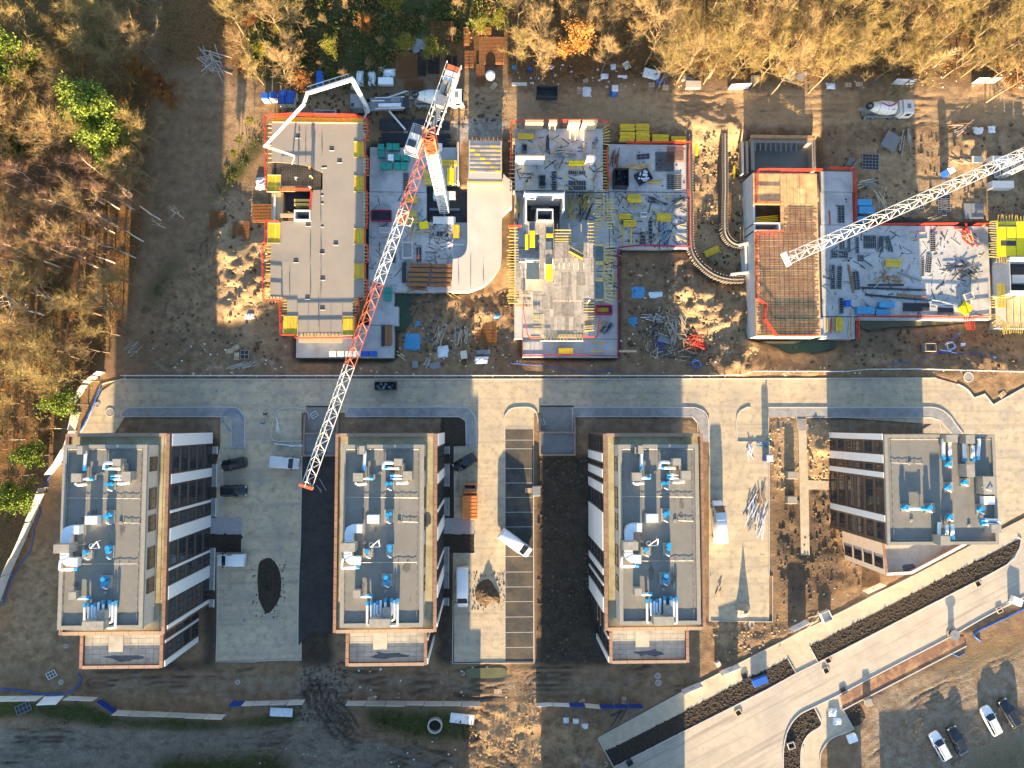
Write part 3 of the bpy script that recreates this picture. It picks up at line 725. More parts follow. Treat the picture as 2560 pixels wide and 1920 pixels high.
def office(x, y, label, extra, seed):
 rr = random.Random(seed)
 t = thing('office_block', label, 'building', (x, y, 0), 0, 'finished office blocks')
 Wd, L = OFF_W, OFF_L
 MB().bx(0.02, -L + .02, -.2, Wd - .02, -.02, 15.3).build('wall', m_brownw, t, local=True)
 # lower southern wing
 tx0, tx1 = (px(864.3, 1665.7, 12.8) - BO).x, (px(1066.8, 1664, 12.8) - BO).x
 ty = (px(864.3, 1665.7, 12.8) - BO).y
 MB().bx(tx0, ty, -.2, tx1, -L + .02, 12.1).build('wing_wall', m_brownw, t, local=True)
 # parapets with copings
 par = MB(); pw = .38
 par.bx(0, -L, 15.3, pw, 0, 15.96); par.bx(Wd - pw, -L, 15.3, Wd, 0, 15.96); par.bx(pw, -pw, 15.3, Wd - pw, 0, 15.96); par.bx(pw, -L, 15.3, Wd - pw, -L + pw, 15.96)
 po = par.build('parapet', m_brownw, t, local=True)
 for a, b in (((pw / 2, -L), (pw / 2, 0)), ((Wd - pw / 2, -L), (Wd - pw / 2, 0))): coping_run(po, (*a, 0), (*b, 0), 15.96, pw + .1)
 for yy in (-pw / 2, -L + pw / 2): coping_run(po, (pw, yy, 0), (Wd - pw, yy, 0), 15.962, pw + .1, 2.2, m_rail_brown)
 par = MB()
 par.bx(tx0, ty, 12.1, tx0 + pw, -L - .06, 12.76); par.bx(tx1 - pw, ty, 12.1, tx1, -L - .06, 12.76); par.bx(tx0 + pw, ty, 12.1, tx1 - pw, ty + pw, 12.76)
 po = par.build('parapet', m_brownw, t, local=True)
 for xx in (tx0 + pw / 2, tx1 - pw / 2): coping_run(po, (xx, ty, 0), (xx, -L - .06, 0), 12.76, pw + .08)
 coping_run(po, (tx0 + pw, ty + pw / 2, 0), (tx1 - pw, ty + pw / 2, 0), 12.762, pw + .08, 2.2, m_rail_brown)
 MB().bx(tx0 + pw, ty + pw, 12.1, tx1 - pw, -L - .01, 12.29).build('wing_roof', m_felt, t, local=True)
 # slabs of the wing terrace
 nx_s, ny_s = 10, 7; sx = (tx1 - tx0 - 2 * pw - .1) / nx_s; sy = (-L - .06 - ty - pw - .1) / ny_s
 me = MB().bx(0, 0, 0, sx - .035, sy - .035, .05).mesh('terrace_slab', m_slab)
 for i in range(nx_s):
  for j in range(ny_s): link('terrace_slab', me, t, (tx0 + pw + .06 + i * sx, ty + pw + .06 + j * sy, 12.29))
 rbx(t, 2, 815, 890, 1090, 1215, .2, 'terrace_hatch', m_slab, 12.33)
 glz = MB()
 for i in range(10):
  xx = tx0 + pw + .15 + i * (tx1 - tx0 - 2 * pw - .3) / 10
  glz.bx(xx, ty + pw + .015, 12.2, xx + (tx1 - tx0 - 2 * pw - .3) / 10 - .12, ty + pw + .04, 12.85)
 # setback storey
 p0 = px(857, 1114, 19.2) - BO; p1 = px(1055.5, 1565, 19.2) - BO
 x0, x1, y0, y1 = p0.x, p1.x, p0.y, p1.y
 MB().bx(x0, y1, 15.3, x1, y0, 18.86).build('top_storey', m_beige, t, local=True)
 pp = MB(); e = .42
 pp.bx(x0 - .12, y1 - .12, 18.8, x0 + e, y0 + .12, 19.2); pp.bx(x1 - e, y1 - .12, 18.8, x1 + .12, y0 + .12, 19.2); pp.bx(x0 + e, y1 - .12, 18.8, x1 - e, y1 + e, 19.2); pp.bx(x0 + e, y0 - e, 18.8, x1 - e, y0 + .12, 19.2)
 pp.build('roof_edge', m_felt2, t, local=True)
 # roofing strips
 n = 11; sw_ = (x1 - x0 - 2 * e) / n
 for i in range(n):
  a = x0 + e + i * sw_
  MB().bx(a, y1 + e, 18.84, a + sw_ + (.06 if i % 2 else 0), y0 - e, 18.90 + (.008 if i % 2 else 0)).build('roofing_strip', m_felt, t, local=True)
 # terrace round the set back storey
 d = MB()
 d.bx(pw, -L + pw, 15.28, x0 - .02, -pw, 15.36); d.bx(x1 + .02, -L + pw, 15.28, Wd - pw, -pw, 15.36)
 d.bx(x0 - .02, y0 + .02, 15.28, x1 + .02, -pw, 15.358); d.bx(x0 - .02, -L + pw, 15.28, x1 + .02, y1 - .02, 15.358)
 d.build('roof_terrace', m_terr, t, local=True)
 rl = MB(); zt = 16.5
 for xx in (pw + .12, Wd - pw - .12):
  rl.bar((xx, -L + pw + .1, zt), (xx, -pw - .1, zt), .05)
  for k in range(20):
   yy = -pw - .2 - k * (L - 2 * pw - .4) / 19; rl.bar((xx, yy, 15.36), (xx, yy, zt), .04)
 rl.build('terrace_railing', m_frame, t, local=True)
 # facades
 facade(t, Wd - .02, 1, RIGHT, 5, 0, 15.3)
 facade(t, .02, -1, LEFT, 5, 0, 15.3)
 wing = [(-L - .2, -L - 1.9, 'b'), (-L - 1.95, -L - 2.3, 'w'), (-L - 2.4, ty + .9, 'b'), (ty + .85, ty, 'w')]
 facade(t, tx1, 1, wing, 4, 0, 12.3); facade(t, tx0, -1, wing, 4, 0, 12.3)
 for (va, vb, r) in ((630, 755, 2), (900, 1085, 2), (1135, 1275, 2), (1410, 1600, 2), (20, 150, 3)):
  ya = w(0, r, 1300, va, 17.5).y - AT.y; yb = w(0, r, 1300, vb, 17.5).y - AT.y
  window(t, x1 + .003, ya, yb, 15.9, 18.2, 1, 2, m_f=m_brownw)
  window(t, x0 - .003, ya, yb, 15.9, 18.2, -1, 2, m_f=m_brownw)
 for k in range(6):
  pn = MB().bx(x1, y0 - .2 - k * (y0 - y1) / 6.05 - 2.0, 15.5, x1 + .05, y0 - .2 - k * (y0 - y1) / 6.05, 15.85).build('cladding_strip', m_beige, t, local=True)
 # balconies and porches at the foot
 for va, vb, r in ((540, 605, 2), (690, 890, 2), (985, 1145, 2), (1415, 1655, 2), (0, 120, 3), (200, 268, 3)):
  ya = w(0, r, 1800, va, 0).y - AT.y; yb = w(0, r, 1800, vb, 0).y - AT.y
  MB().bx(Wd, yb, -.1, Wd + .9, ya, .12).build('ground_terrace', m_walk, t, local=True)
  MB().bx(Wd + .86, yb, .1, Wd + .92, ya, .45).build('terrace_edge', m_white, t, local=True)
 # roof plant
 rbx(t, 0, 535, 275, 640, 440, 1.25); rbx(t, 0, 503, 300, 522, 440, .8); rbx(t, 0, 1225, 530, 1385, 670, 1.3); rbx(t, 0, 1390, 620, 1435, 760, .8)
 rbx(t, 0, 1395, 780, 1580, 950, 1.3); rbx(t, 0, 415, 815, 610, 980, 1.0); rbx(t, 0, 750, 840, 850, 940, .35, 'vent_curb')
 pipe(t, [RB(0, 600, 400), RB(0, 665, 385), RB(0, 660, 520), RB(0, 650, 720)], .24, -1)
 pipe(t, [RB(0, 1230, 600), RB(0, 1060, 600), RB(0, 1030, 650), RB(0, 1028, 720)], .24)
 pipe(t, [RB(0, 1080, 705), RB(0, 1200, 712), RB(0, 1340, 715)], .2, 0)
 pipe(t, [RB(0, 1195, 850), RB(0, 1395, 850)], .2, 0); pipe(t, [RB(0, 1195, 908), RB(0, 1395, 908)], .2, 0)
 pipe(t, [RB(0, 1285, 995), RB(0, 1400, 1000), RB(0, 1515, 985)], .2); pipe(t, [RB(0, 480, 990), RB(0, 520, 1030), RB(0, 700, 1010)], .2)
 pipe(t, [RB(0, 590, 905), RB(0, 800, 905)], .22, -1)
 vents(t, 0, 1050, 975, 1225, 1130, [(1080, 1025, .28, .5), (1160, 1020, .26, .6)])
 vents(t, 1, 1030, -50, 1220, 205, [(1085, 60, .3, .9), (1140, 40, .3, .8), (1090, 110, .2, .5)])
 vents(t, 1, 1065, 640, 1220, 880, [(1135, 690, .34, 1.0), (1140, 760, .3, .9)])
 vents(t, 1, 610, 725, 830, 890, [(678, 780, .32, .6)])
 vents(t, 1, 980, 1225, 1190, 1465, [(1060, 1300, .32, 1.0), (1110, 1370, .25, .8), (1045, 1405, .28, .6)])
 sk = rbx(t, 1, 690, 65, 930, 230, 1.2, 'skylight', m_galv)
 big = MB()
 def duct(pts, z0, z1, hw, nm):
  P = arc([Vector((p.x, p.y, 0)) for p in pts], 4); n_ = len(P); secs = []
  for i_, p in enumerate(P):
   dd = P[min(i_ + 1, n_ - 1)] - P[max(i_ - 1, 0)]; dd.normalize(); s2 = Vector((-dd.y, dd.x, 0)) * hw
   secs.append([(p.x + s2.x, p.y + s2.y, z0), (p.x - s2.x, p.y - s2.y, z0), (p.x - s2.x, p.y - s2.y, z1), (p.x + s2.x, p.y + s2.y, z1)])
  o = MB().loft(secs).build(nm, m_galv, t, local=True)
  for i_ in range(0, n_, 3):
   p = P[i_]; dd = P[min(i_ + 1, n_ - 1)] - P[max(i_ - 1, 0)]; ang = math.atan2(dd.y, dd.x)
   MB().box((p.x, p.y, z0 - .02), (.06, hw * 2 + .1, z1 - z0 + .06), ang).build('duct_flange', m_galv, o, local=True)
 duct([RB(1, 585, 335, 20.3), RB(1, 480, 335, 20.3), RB(1, 365, 355, 20.3), RB(1, 330, 440, 20.3), RB(1, 330, 625, 20.3)], 19.1, 20.2, .58, 'air_duct')
 duct([RB(1, 310, 780, 20.3), RB(1, 315, 880, 20.3), RB(1, 355, 950, 20.3), RB(1, 450, 970, 20.3), RB(1, 562, 972, 20.3)], 19.1, 20.1, .58, 'air_duct')
 rbx(t, 1, 155, 620, 455, 790, 1.7)
 pipe(t, [RB(1, 225, 900), RB(1, 215, 1060), RB(1, 260, 1088), RB(1, 530, 1085)], .19, -1)
 tri = MB(); a, b_, c_ = RB(1, 760, 695, 19.3), RB(1, 945, 690, 19.3), RB(1, 925, 560, 19.9)
 for u, v in ((a, b_), (b_, c_), (c_, a)): tri.bar(u, v, .09)
 tri.ring((RB(1, 785, 645).x, RB(1, 785, 645).y, 19.1), .28, .36, .1, 14); tri.bar(a, (a.x, a.y, 18.9), .07); tri.bar(b_, (b_.x, b_.y, 18.9), .07); tri.bar(c_, (c_.x, c_.y, 18.9), .07)
 tri.build('antenna_frame', m_white, t, local=True)
 rbx(t, 2, 415, 50, 560, 200, 1.0); pipe(t, [RB(2, 560, 138), RB(2, 790, 135)], .24, -1)
 rbx(t, 2, 985, 425, 1150, 600, 1.4); rbx(t, 2, 735, 620, 1150, 785, 1.7)
 for pts, cp in (((710, 270, 710, 560, 712, 660, 735, 705), 0), ((797, 265, 797, 520, 812, 560, 872, 612), 0), ((858, 275, 858, 520, 880, 555, 962, 612), None), ((912, 265, 912, 480, 930, 520, 992, 570), 0),
     ((977, 225, 975, 460, 990, 515), None), ((1065, 215, 1067, 420), 0), ((1183, 215, 1183, 480, 1155, 525), 0), ((1245, 220, 1243, 540, 1220, 595, 1150, 605), None), ((1307, 220, 1302, 650, 1270, 705, 1150, 712), 0)):
  pipe(t, [RB(2, pts[i], pts[i + 1]) for i in range(0, len(pts), 2)], .19, cp)
 for b2, xx, yy in ((0, 950, 812), (1, 1330, 195), (1, 652, 598), (2, 1062, 55)): rod(t, RB(b2, xx, yy))
 conductor(t, RB(0, 285, 1285), RB(0, 1700, 1300)); conductor(t, RB(1, 1390, 190), RB(1, 1700, 200)); conductor(t, RB(1, 590, 995), RB(1, 1680, 990))
 conductor(t, RB(0, 290, 345), RB(0, 1715, 345)); conductor(t, RB(0, 1705, 360), RB(2, 1670, 640)); conductor(t, RB(0, 300, 360), RB(2, 240, 640))
 for k in range(7):
  bx_, by_, ex, ey = rr.uniform(330, 1600), rr.uniform(-1400, 1900), rr.uniform(25, 90), rr.uniform(40, 190)
  pts = [RB(1, bx_ + ex * math.cos(a * .45) * rr.uniform(.5, 1.3), by_ + ey * math.sin(a * .45) * rr.uniform(.5, 1.3), 18.914) for a in range(14)]
  if -1450 < by_ < 1950: MB().prism([(p.x, p.y) for p in pts], 18.9, 18.9135 + k * .0006).build('roof_stain', m_rstain, t, local=True)
 for k, (bx_, by_, ex, ey) in enumerate(extra):
  pts = [RB(1, bx_ + ex * math.cos(a * .6) * rr.uniform(.8, 1.2), by_ + ey * math.sin(a * .6) * rr.uniform(.8, 1.2), 15.364) for a in range(11)]
  MB().prism([(p.x, p.y) for p in pts], 15.35, 15.364).build('wet_patch', m_puddle, t, local=True)
 pts = [RB(2, 1080 + 380 * math.cos(a * .42) * rr.uniform(.5, 1.25), 1330 + 70 * math.sin(a * .42) * rr.uniform(.5, 1.3), 12.344) for a in range(15)]
 MB().prism([(p.x, p.y) for p in pts], 12.3, 12.344).build('wet_patch', m_puddle, t, local=True)
 return t
m_rstain = mat('roof_stain', (.11, .10, .085), .6, .35, 1.2)
m_rail_brown = mat('brown_flashing', (.30, .215, .16), .6, .1, 2)
office(AT.x, AT.y, 'office block nearest the wood, its white striped right facade wide in view', [], 1)
office(BO.x, BO.y, 'middle office block between two ramps, orange truck parked on its right', [(1890, 140, 70, 150)], 2)
office(CT.x, CT.y, 'third office block, white striped left facade, white van on its right', [], 3)
# fourth block, set apart, with slanting low wing
def block_four():
 z1 = 17.3
 TL = px(2213.7, 1087, z1 + .3); BR = px(2500, 1361, z1 + .3)
 t = thing('office_block', 'fourth office block by the slanting avenue, tall brown and white left facade', 'building', (TL.x, TL.y, 0), 0, 'finished office blocks')
 Wd = BR.x - TL.x; L = TL.y - BR.y
 def RD(band, x, y, z=17.0):
  p = w(3, 2, x, y, z); return Vector((p.x - TL.x, p.y - TL.y, z))
 MB().bx(0, -L, -.2, Wd, 0, 16.96).build('wall', m_brownw, t, local=True)
 e = .4; pp = MB()
 pp.bx(-.05, -L - .05, 16.9, e, .05, 17.35); pp.bx(Wd - e, -L - .05, 16.9, Wd + .05, .05, 17.35); pp.bx(e, -L - .05, 16.9, Wd - e, -L + e, 17.35); pp.bx(e, -e, 16.9, Wd - e, .05, 17.35)
 po = pp.build('parapet', m_felt2, t, local=True)
 n = 15; s_ = (Wd - 2 * e) / n
 for i in range(n):
  MB().bx(e + i * s_, -L + e, 16.94, e + (i + 1) * s_ + (.06 if i % 2 else 0), -e, 17.0 + (.008 if i % 2 else 0)).build('roofing_strip', m_felt, t, local=True)
 rows = [(430, 484, 'w'), (484, 612, 'b'), (612, 685, 'w'), (685, 765, 'b'), (765, 812, 'w'), (812, 1138, 'b'), (1138, 1195, 'w'), (1195, 1372, 'b')]
 rows = [(w(3, 2, 1012, a, z1).y - TL.y, w(3, 2, 1012, b, z1).y - TL.y, k) for a, b, k in rows]
 facade(t, 0, -1, rows, 6, 0, 17.0)
 # low wing
 zt = 12.5
 q_ = [w(3, 2, a, b, zt) - TL for a, b in ((985, 1360), (1020, 1652), (1240, 1640), (1720, 1385), (1720, 1300), (985, 1300))]
 poly = [(p.x, p.y) for p in q_]
 MB().prism(poly, -.2, 11.9).build('wing_wall', m_beige, t, local=True)
 MB().prism([(p[0], p[1]) for p in poly], 11.9, 11.95).build('wing_terrace', m_slab, t, local=True)
 pe = MB()
 for a, b in ((0, 1), (1, 2), (2, 3)):
  A_, B_ = q_[a], q_[b]; dd = (B_ - A_).normalized(); s2 = Vector((-dd.y, dd.x, 0)) * .3
  pe.prism([(A_.x, A_.y), (B_.x, B_.y), (B_.x + s2.x, B_.y + s2.y), (A_.x + s2.x, A_.y + s2.y)], 11.95, zt)
 po = pe.build('parapet', m_beige, t, local=True)
 for a, b in ((0, 1), (1, 2), (2, 3)):
  dd = (q_[b] - q_[a]).normalized(); s2 = Vector((-dd.y, dd.x, 0)) * .15
  coping_run(po, q_[a] + s2, q_[b] + s2, zt, .4, 1.3, m_cope if a == 0 else m_white)
 xw = q_[0].x; y0, y1 = q_[0].y - .3, q_[1].y
 for s_ in range(4):
  yy = y0 - 1.2 - s_ * 0
  window(t, xw - .02 + (q_[1].x - q_[0].x) * .6, y0 - 1.7, y1 + .9, .5 + s_ * 3.1, 2.9 + s_ * 3.1, -1, 3)
 # roof plant
 for a in (((1500, 470), (1490, 500), (1490, 640)), ((1545, 500), (1545, 640)), ((1678, 465), (1668, 500), (1672, 655)), ((1745, 530), (1742, 655)), ((1792, 470), (1795, 500), (1785, 640)),
              ((1455, 1190), (1452, 1330), (1475, 1360)), ((1518, 1210), (1516, 1310)), ((1568, 1205), (1568, 1320)), ((1965, 1210), (1965, 1180), (1930, 1172), (1820, 1170)), ((1955, 1212), (1825, 1200)), ((1190, 1070), (1310, 1072))):
  pipe(t, [RD(0, *p) for p in a], .26, -1 if a[0][1] not in (1190,) else None)
 for a in ((1540, 440, 1640, 505, 1.2), (1715, 695, 1790, 805, 1.5), (1858, 800, 1965, 955, 1.3), (1490, 1315, 1578, 1395, 1.6), (1930, 1215, 2020, 1285, 1.2), (1710, 440, 1790, 515, 1.2)):
  rbx(t, 0, *a, z=17.0, fn=RD)
 hb = rbx(t, 0, 1868, 972, 1962, 1042, 1.0, 'roof_hatch', m_white, 17.0, RD)
 for a in ((1528, 660, 1602, 725), (1665, 815, 1748, 885), (1525, 848, 1605, 935), (1150, 1035, 1232, 1102), (1355, 1030, 1445, 1115), (1800, 1035, 1892, 1130), (1540, 1115, 1612, 1190)):
  vents(t, 0, *a, [((a[0] + a[2]) / 2 + 8, (a[1] + a[3]) / 2 - 4, .34, .7), ((a[0] + a[2]) / 2 - 12, (a[1] + a[3]) / 2 + 8, .24, .5)], fn=RD, z=17.0)
 for xx, yy in ((1222, 685), (1238, 1180), (1735, 1222)): rod(t, RD(0, xx, yy))
 conductor(t, RD(0, 1055, 480), RD(0, 1930, 480), 17.0); conductor(t, RD(0, 1060, 500), RD(0, 1085, 1340), 17.0); conductor(t, RD(0, 1085, 1345), RD(0, 1960, 1345), 17.0); conductor(t, RD(0, 1060, 680), RD(0, 1330, 690), 17.0)
 tri = MB(); a, b_, c_ = RD(0, 1850, 890, 18.5), RD(0, 1950, 860, 18.5), RD(0, 1930, 925, 18.9)
 for u, v in ((a, b_), (b_, c_), (c_, a)): tri.bar(u, v, .08)
 tri.build('antenna_frame', m_white, t, local=True)
 for k, (cx, cy, ex, ey) in enumerate(((1215, 1590, 60, 40),)):
  rr = random.Random(9)
  pts = [RD(0, cx + ex * math.cos(a_ * .6) * rr.uniform(.8, 1.2), cy + ey * math.sin(a_ * .6) * rr.uniform(.8, 1.2), 11.96) for a_ in range(11)]
  MB().prism([(p.x, p.y) for p in pts], 11.9, 11.964).build('wet_patch', m_puddle, t, local=True)
 return t
block_four()
# garage ramps with brown walls, one left of the second and one left of the third block
def ramp(c, X, label, A_):
 z = 1.0
 pts = W(c, 2, z, *A_['box'])
 t = thing('garage_ramp', label, 'ramp', ((pts[0].x + pts[2].x) / 2, (pts[0].y + pts[2].y) / 2, 0), 0, 'garage ramps')
 x0, x1, y1, y0 = pts[0].x, pts[2].x, pts[2].y, pts[0].y
 MB().bx(x0 + .3, y1 + .3, -.1, x1 - .3, y0 - .3, .75).build('ramp_roof', mat('ramp_roof', (.13, .135, .14), .8, .15, 1, stain=(.2, .19, .17), stain_amt=.5), t)
 mw = mat('ramp_wall', (.235, .17, .13), .8, .12, 1.5, .006, 10)
 for a in ((x0, y1, x0 + .3, y0), (x1 - .3, y1, x1, y0), (x0 + .3, y0 - .3, x1 - .3, y0), (x0 + .3, y1, x1 - .3, y1 + .3)):
  MB().bx(a[0], a[1], -.2, a[2], a[3], z).build('wall', mw, t)
 top = w(c, 2, A_['ty'][0], A_['ty'][1], .8)
 for xx in (x0, x1 - .3):
  secs = MB().add([(xx, y0, -.2), (xx + .3, y0, -.2), (xx + .3, top.y, -.2), (xx, top.y, -.2), (xx, y0, 1.0), (xx + .3, y0, 1.0), (xx + .3, top.y, .5), (xx, top.y, .5)], BOXF)
  secs.build('wing_wall', mw, t)
 MB().add([(x0 + .3, y0, -.5), (x1 - .3, y0, -.5), (x1 - .3, top.y + 1.2, .03), (x0 + .3, top.y + 1.2, .03), (x0 + .3, y0, .01), (x1 - .3, y0, .01), (x1 - .3, top.y + 1.2, .04), (x0 + .3, top.y + 1.2, .04)], BOXF).build('ramp_floor', mat('ramp_floor', (.22, .2, .18), .9, .15, 1), t)
 MB().bx(x0 + .2, top.y + 1.25, 0, x1 - .2, top.y + 1.5, .045).build('drain_grate', m_frame, t)
 return t
ramp(1, 0, 'brown walled garage ramp left of the middle office block, under the crane jib', {'box': (405, 420, 405, 625, 705, 625), 'ty': (430, 265)})
ramp(2, 0, 'brown walled garage ramp between the car park and the third block', {'box': (235, 412, 235, 620, 552, 620), 'ty': (240, 262)})
# ------------------------------------------------------------------ buildings under construction
m_fresh = mat('fresh_concrete', (.28, .245, .20), .8, .06, .35, .003, 10, stain=(.245, .22, .185), stain_amt=.6, stain_scale=.2)
m_cslab = mat('site_slab', (.42, .42, .415), .8, .12, .5, .004, 9, stain=(.26, .26, .26), stain_amt=.8, stain_scale=.3)
m_ramp = mat('ramp_concrete', (.50, .465, .40), .8, .10, .5, .006, 9, stain=(.40, .37, .33), stain_amt=.6, stain_scale=.25)
m_cwall = mat('cast_wall', (.55, .55, .54), .8, .10, 1.0, .004, 9)
m_red = mat('red_guard_rail', (.62, .055, .025), .5, .12, 3)
m_mag = mat('magenta_frame', (.33, .02, .08), .5, .12, 3)
m_yel = mat('yellow_formwork', (.62, .43, .025), .6, .18, 2.2, stain=(.40, .30, .12), stain_amt=.6, stain_scale=1.0, rnd=.15)
m_yel2 = mat('yellow_beam', (.55, .40, .10), .65, .18, 2.5, rnd=.18)
m_yelb = mat('bright_yellow', (.80, .60, .01), .5, .12, 1.5, rnd=.1)
m_ply = mat('plywood', (.62, .38, .17), .75, .2, .9, stain=(.34, .22, .13), stain_amt=.7, stain_scale=.8, rnd=.2)
m_panel = mat('formwork_panel', (.33, .285, .23), .8, .22, 1.8, .004, 12, stain=(.16, .14, .12), stain_amt=.6, stain_scale=1.2, rnd=.28)
m_rust = mat('rusty_rebar', (.27, .125, .055), .85, .25, 3)
m_rusto = mat('orange_rebar', (.36, .165, .06), .85, .2, 3)
m_rebar = mat('dark_rebar', (.06, .045, .04), .8, .3, 3)
m_dark = mat('dark_steel', (.035, .037, .045), .6, .3, 2)
m_timber = mat('sawn_timber', (.47, .36, .23), .8, .18, 3, rnd=.25)
m_timberg = mat('grey_timber', (.33, .29, .24), .85, .2, 3, rnd=.3)
m_grys = mat('grey_steel', (.21, .22, .23), .55, .15, 3, metal=.2)
m_teal = mat('teal_wrap', (.01, .24, .19), .35, .2, 2.5, .01, 6, spec=.5, rnd=.12)
m_tarp = mat('white_tarp', (.66, .70, .73), .6, .15, 2, .03, 4, rnd=.1)
m_bluep = mat('blue_plastic', (.02, .10, .42), .45, .15, 3, rnd=.12)
m_bluew = mat('blue_wrap', (.06, .24, .42), .4, .2, 2.5, .015, 5, rnd=.15)
m_block = mat('pale_block', (.60, .54, .45), .8, .1, 2, rnd=.06)
m_void = mat('shaft_dark', (.05, .055, .06), .9, .2, 1)  # near-black colour stands in for the shade inside shafts and openings
m_water = mat('pond_water', (.035, .062, .030), .08, .2, .4, spec=.5)
m_paint = mat('white_steel', (.62, .61, .58), .5, .08, 3)
m_crane_r = mat('crane_red', (.50, .13, .06), .5, .12, 3)
LBL = {}
def L(o, desc, cat):
 """one label per thing; things that look and lie alike share label and group"""
 LBL.setdefault((desc, cat), []).append(o); tag(o, desc, cat)
 if len(LBL[(desc, cat)]) > 1:
  for q_ in LBL[(desc, cat)]: q_['group'] = desc
 return o
def cen(pts): return sum(pts, Vector()) / len(pts)
def zrect(c, r, x0, y0, x1, y1, z):
 a, b = w(c, r, x0, y0, z), w(c, r, x1, y1, z)
 return min(a.x, b.x), min(a.y, b.y), max(a.x, b.x), max(a.y, b.y)
def zbox(parent, c, r, x0, y0, x1, y1, z0, z1, name, m):
 a = zrect(c, r, x0, y0, x1, y1, z1)
 return MB().bx(a[0], a[1], z0, a[2], a[3], z1).build(name, m, parent)
def guard(parent, pts, z, m=None, h=1.1, name='guard_rail'):
 mb = MB()
 for a, b in zip(pts[:-1], pts[1:]):
  a = Vector((a.x, a.y, z)); b = Vector((b.x, b.y, z)); n = max(1, round((b - a).length / 2.0))
  for k, hh in enumerate((h, h * .55, .12)):
   mb.bar(a + Vector((0, 0, hh)), b + Vector((0, 0, hh)), .07 if k < 2 else .05, .12)
  for i in range(n + 1):
   p = a.lerp(b, i / n); mb.bar(p, p + Vector((0, 0, h + .05)), .07)
 return mb.build(name, m or m_red, parent)
def cant(parent, a, b, out, ln, sp, z, m=None, jit=.12, fan=0.0, name='beam'):
 """formwork beams sticking out under a slab edge from a to b"""
 a = Vector((a.x, a.y, 0)); b = Vector((b.x, b.y, 0)); d = b - a; n = max(1, round(d.length / sp)); ang = math.atan2(out[1], out[0])
 me = MB().bx(-.5, -.05, -.1, ln, .05, .1).mesh('beam', m or m_yel2)
 for i in range(n + 1):
  p = a + d * (i / n); t = (i / n - .5) * 2
  o = link(name, me, parent, (p.x - ORG[parent.name][0], p.y - ORG[parent.name][1], z - ORG[parent.name][2] - .12), ang + fan * t + random.uniform(-jit, jit))
  o.scale = (random.uniform(.8, 1.15), 1, 1)
def tray(parent, c, r, x0, y0, x1, y1, z, m=None, along='y'):
 """yellow edge platform: boards with a pale rim"""
 a = zrect(c, r, x0, y0, x1, y1, z); n = 4
 for i in range(n):
  if along == 'y': q_ = (a[0] + (a[2] - a[0]) * i / n, a[1], a[0] + (a[2] - a[0]) * (i + .93) / n, a[3])
  else: q_ = (a[0], a[1] + (a[3] - a[1]) * i / n, a[2], a[1] + (a[3] - a[1]) * (i + .93) / n)
  MB().bx(q_[0], q_[1], z - .1, q_[2], q_[3], z - .02 + random.uniform(-.01, .01)).build('platform_board', m or m_yel, parent)
 mb = MB()
 for q_ in ((a[0] - .08, a[1] - .08, a[0], a[3] + .08), (a[2], a[1] - .08, a[2] + .08, a[3] + .08), (a[0], a[1] - .08, a[2], a[1]), (a[0], a[3], a[2], a[3] + .08)): mb.bx(q_[0], q_[1], z - .15, q_[2], q_[3], z + .12)
 mb.build('platform_rim', m_timber, parent)
def pins(parent, pts, z, h=.5, sp=.25, m=None, name='starter_bars'):
 mb = MB()
 for a, b in zip(pts[:-1], pts[1:]):
  n = max(1, round((b - a).length / sp))
  for i in range(n + 1):
   p = a.lerp(b, i / n); x, y = p.x + random.uniform(-.04, .04), p.y + random.uniform(-.04, .04)
   mb.bar((x, y, z - .05), (x + random.uniform(-.06, .06), y + random.uniform(-.06, .06), z + h), .035)
 return tag(mb.build(name, m or m_rebar, parent), kind='stuff')
def mesh_bars(a, z, sx, sy, m, parent=None, name='bars', t=.03, jit=.02):
 mb = MB(); x0, y0, x1, y1 = a
 n = max(1, round((x1 - x0) / sx))
 for i in range(n + 1):
  x = x0 + (x1 - x0) * i / n + random.uniform(-jit, jit); mb.bx(x - t / 2, y0, z, x + t / 2, y1, z + t)
 n = max(1, round((y1 - y0) / sy))
 for i in range(n + 1):
  y = y0 + (y1 - y0) * i / n + random.uniform(-jit, jit); mb.bx(x0, y - t / 2, z + t, x1, y + t / 2, z + 2 * t)
 return tag(mb.build(name, m, parent), kind='stuff')
ZD, ZP = 4.0, 7.2
# ---- left shell
t = thing('building_shell', 'left building shell with smooth grey deck, yellow edge trays and red rails', 'building', tuple(w(1, 1, 550, 600, 0)), 0)
deck = W(1, 0, ZD, 135, 1060, 925, 1065, 925, 1215, 845, 1218, 845, 1365, 925, 1365, 925, 1515, 845, 1518, 845, 1658) + \
       W(1, 1, ZD, 925, 5, 925, 310, 845, 312, 845, 455, 925, 455, 925, 612, 845, 612, 845, 755, 925, 755, 925, 910, 835, 915, 835, 1068, 748, 1068, 748, 1218, 365, 1216, 365, 1070, 268, 1068, 268, 908, 122, 905, 128, 448, 215, 446, 215, 252, 470, 250, 470, -15) + \
       W(1, 0, ZD, 575, 1640, 575, 1490, 420, 1430, 300, 1410, 135, 1400)
MB().prism([(p.x, p.y) for p in deck], ZD - .3, ZD).build('deck', m_fresh, t)
a = zrect(1, 0, 140, 1405, 560, 1655, ZD - .2)
MB().bx(a[0], a[1], ZD - .42, a[2], a[3], ZD - .3).build('formwork_sheet', m_ply, t)
mesh_bars(a, ZD - .18, .28, .28, m_rebar, t, 'reinforcement', .045)
mesh_bars(zrect(1, 1, 470, -20, 572, 245, ZD - .2), ZD - .1, 1.0, .22, m_rebar, t, 'reinforcement', .045)
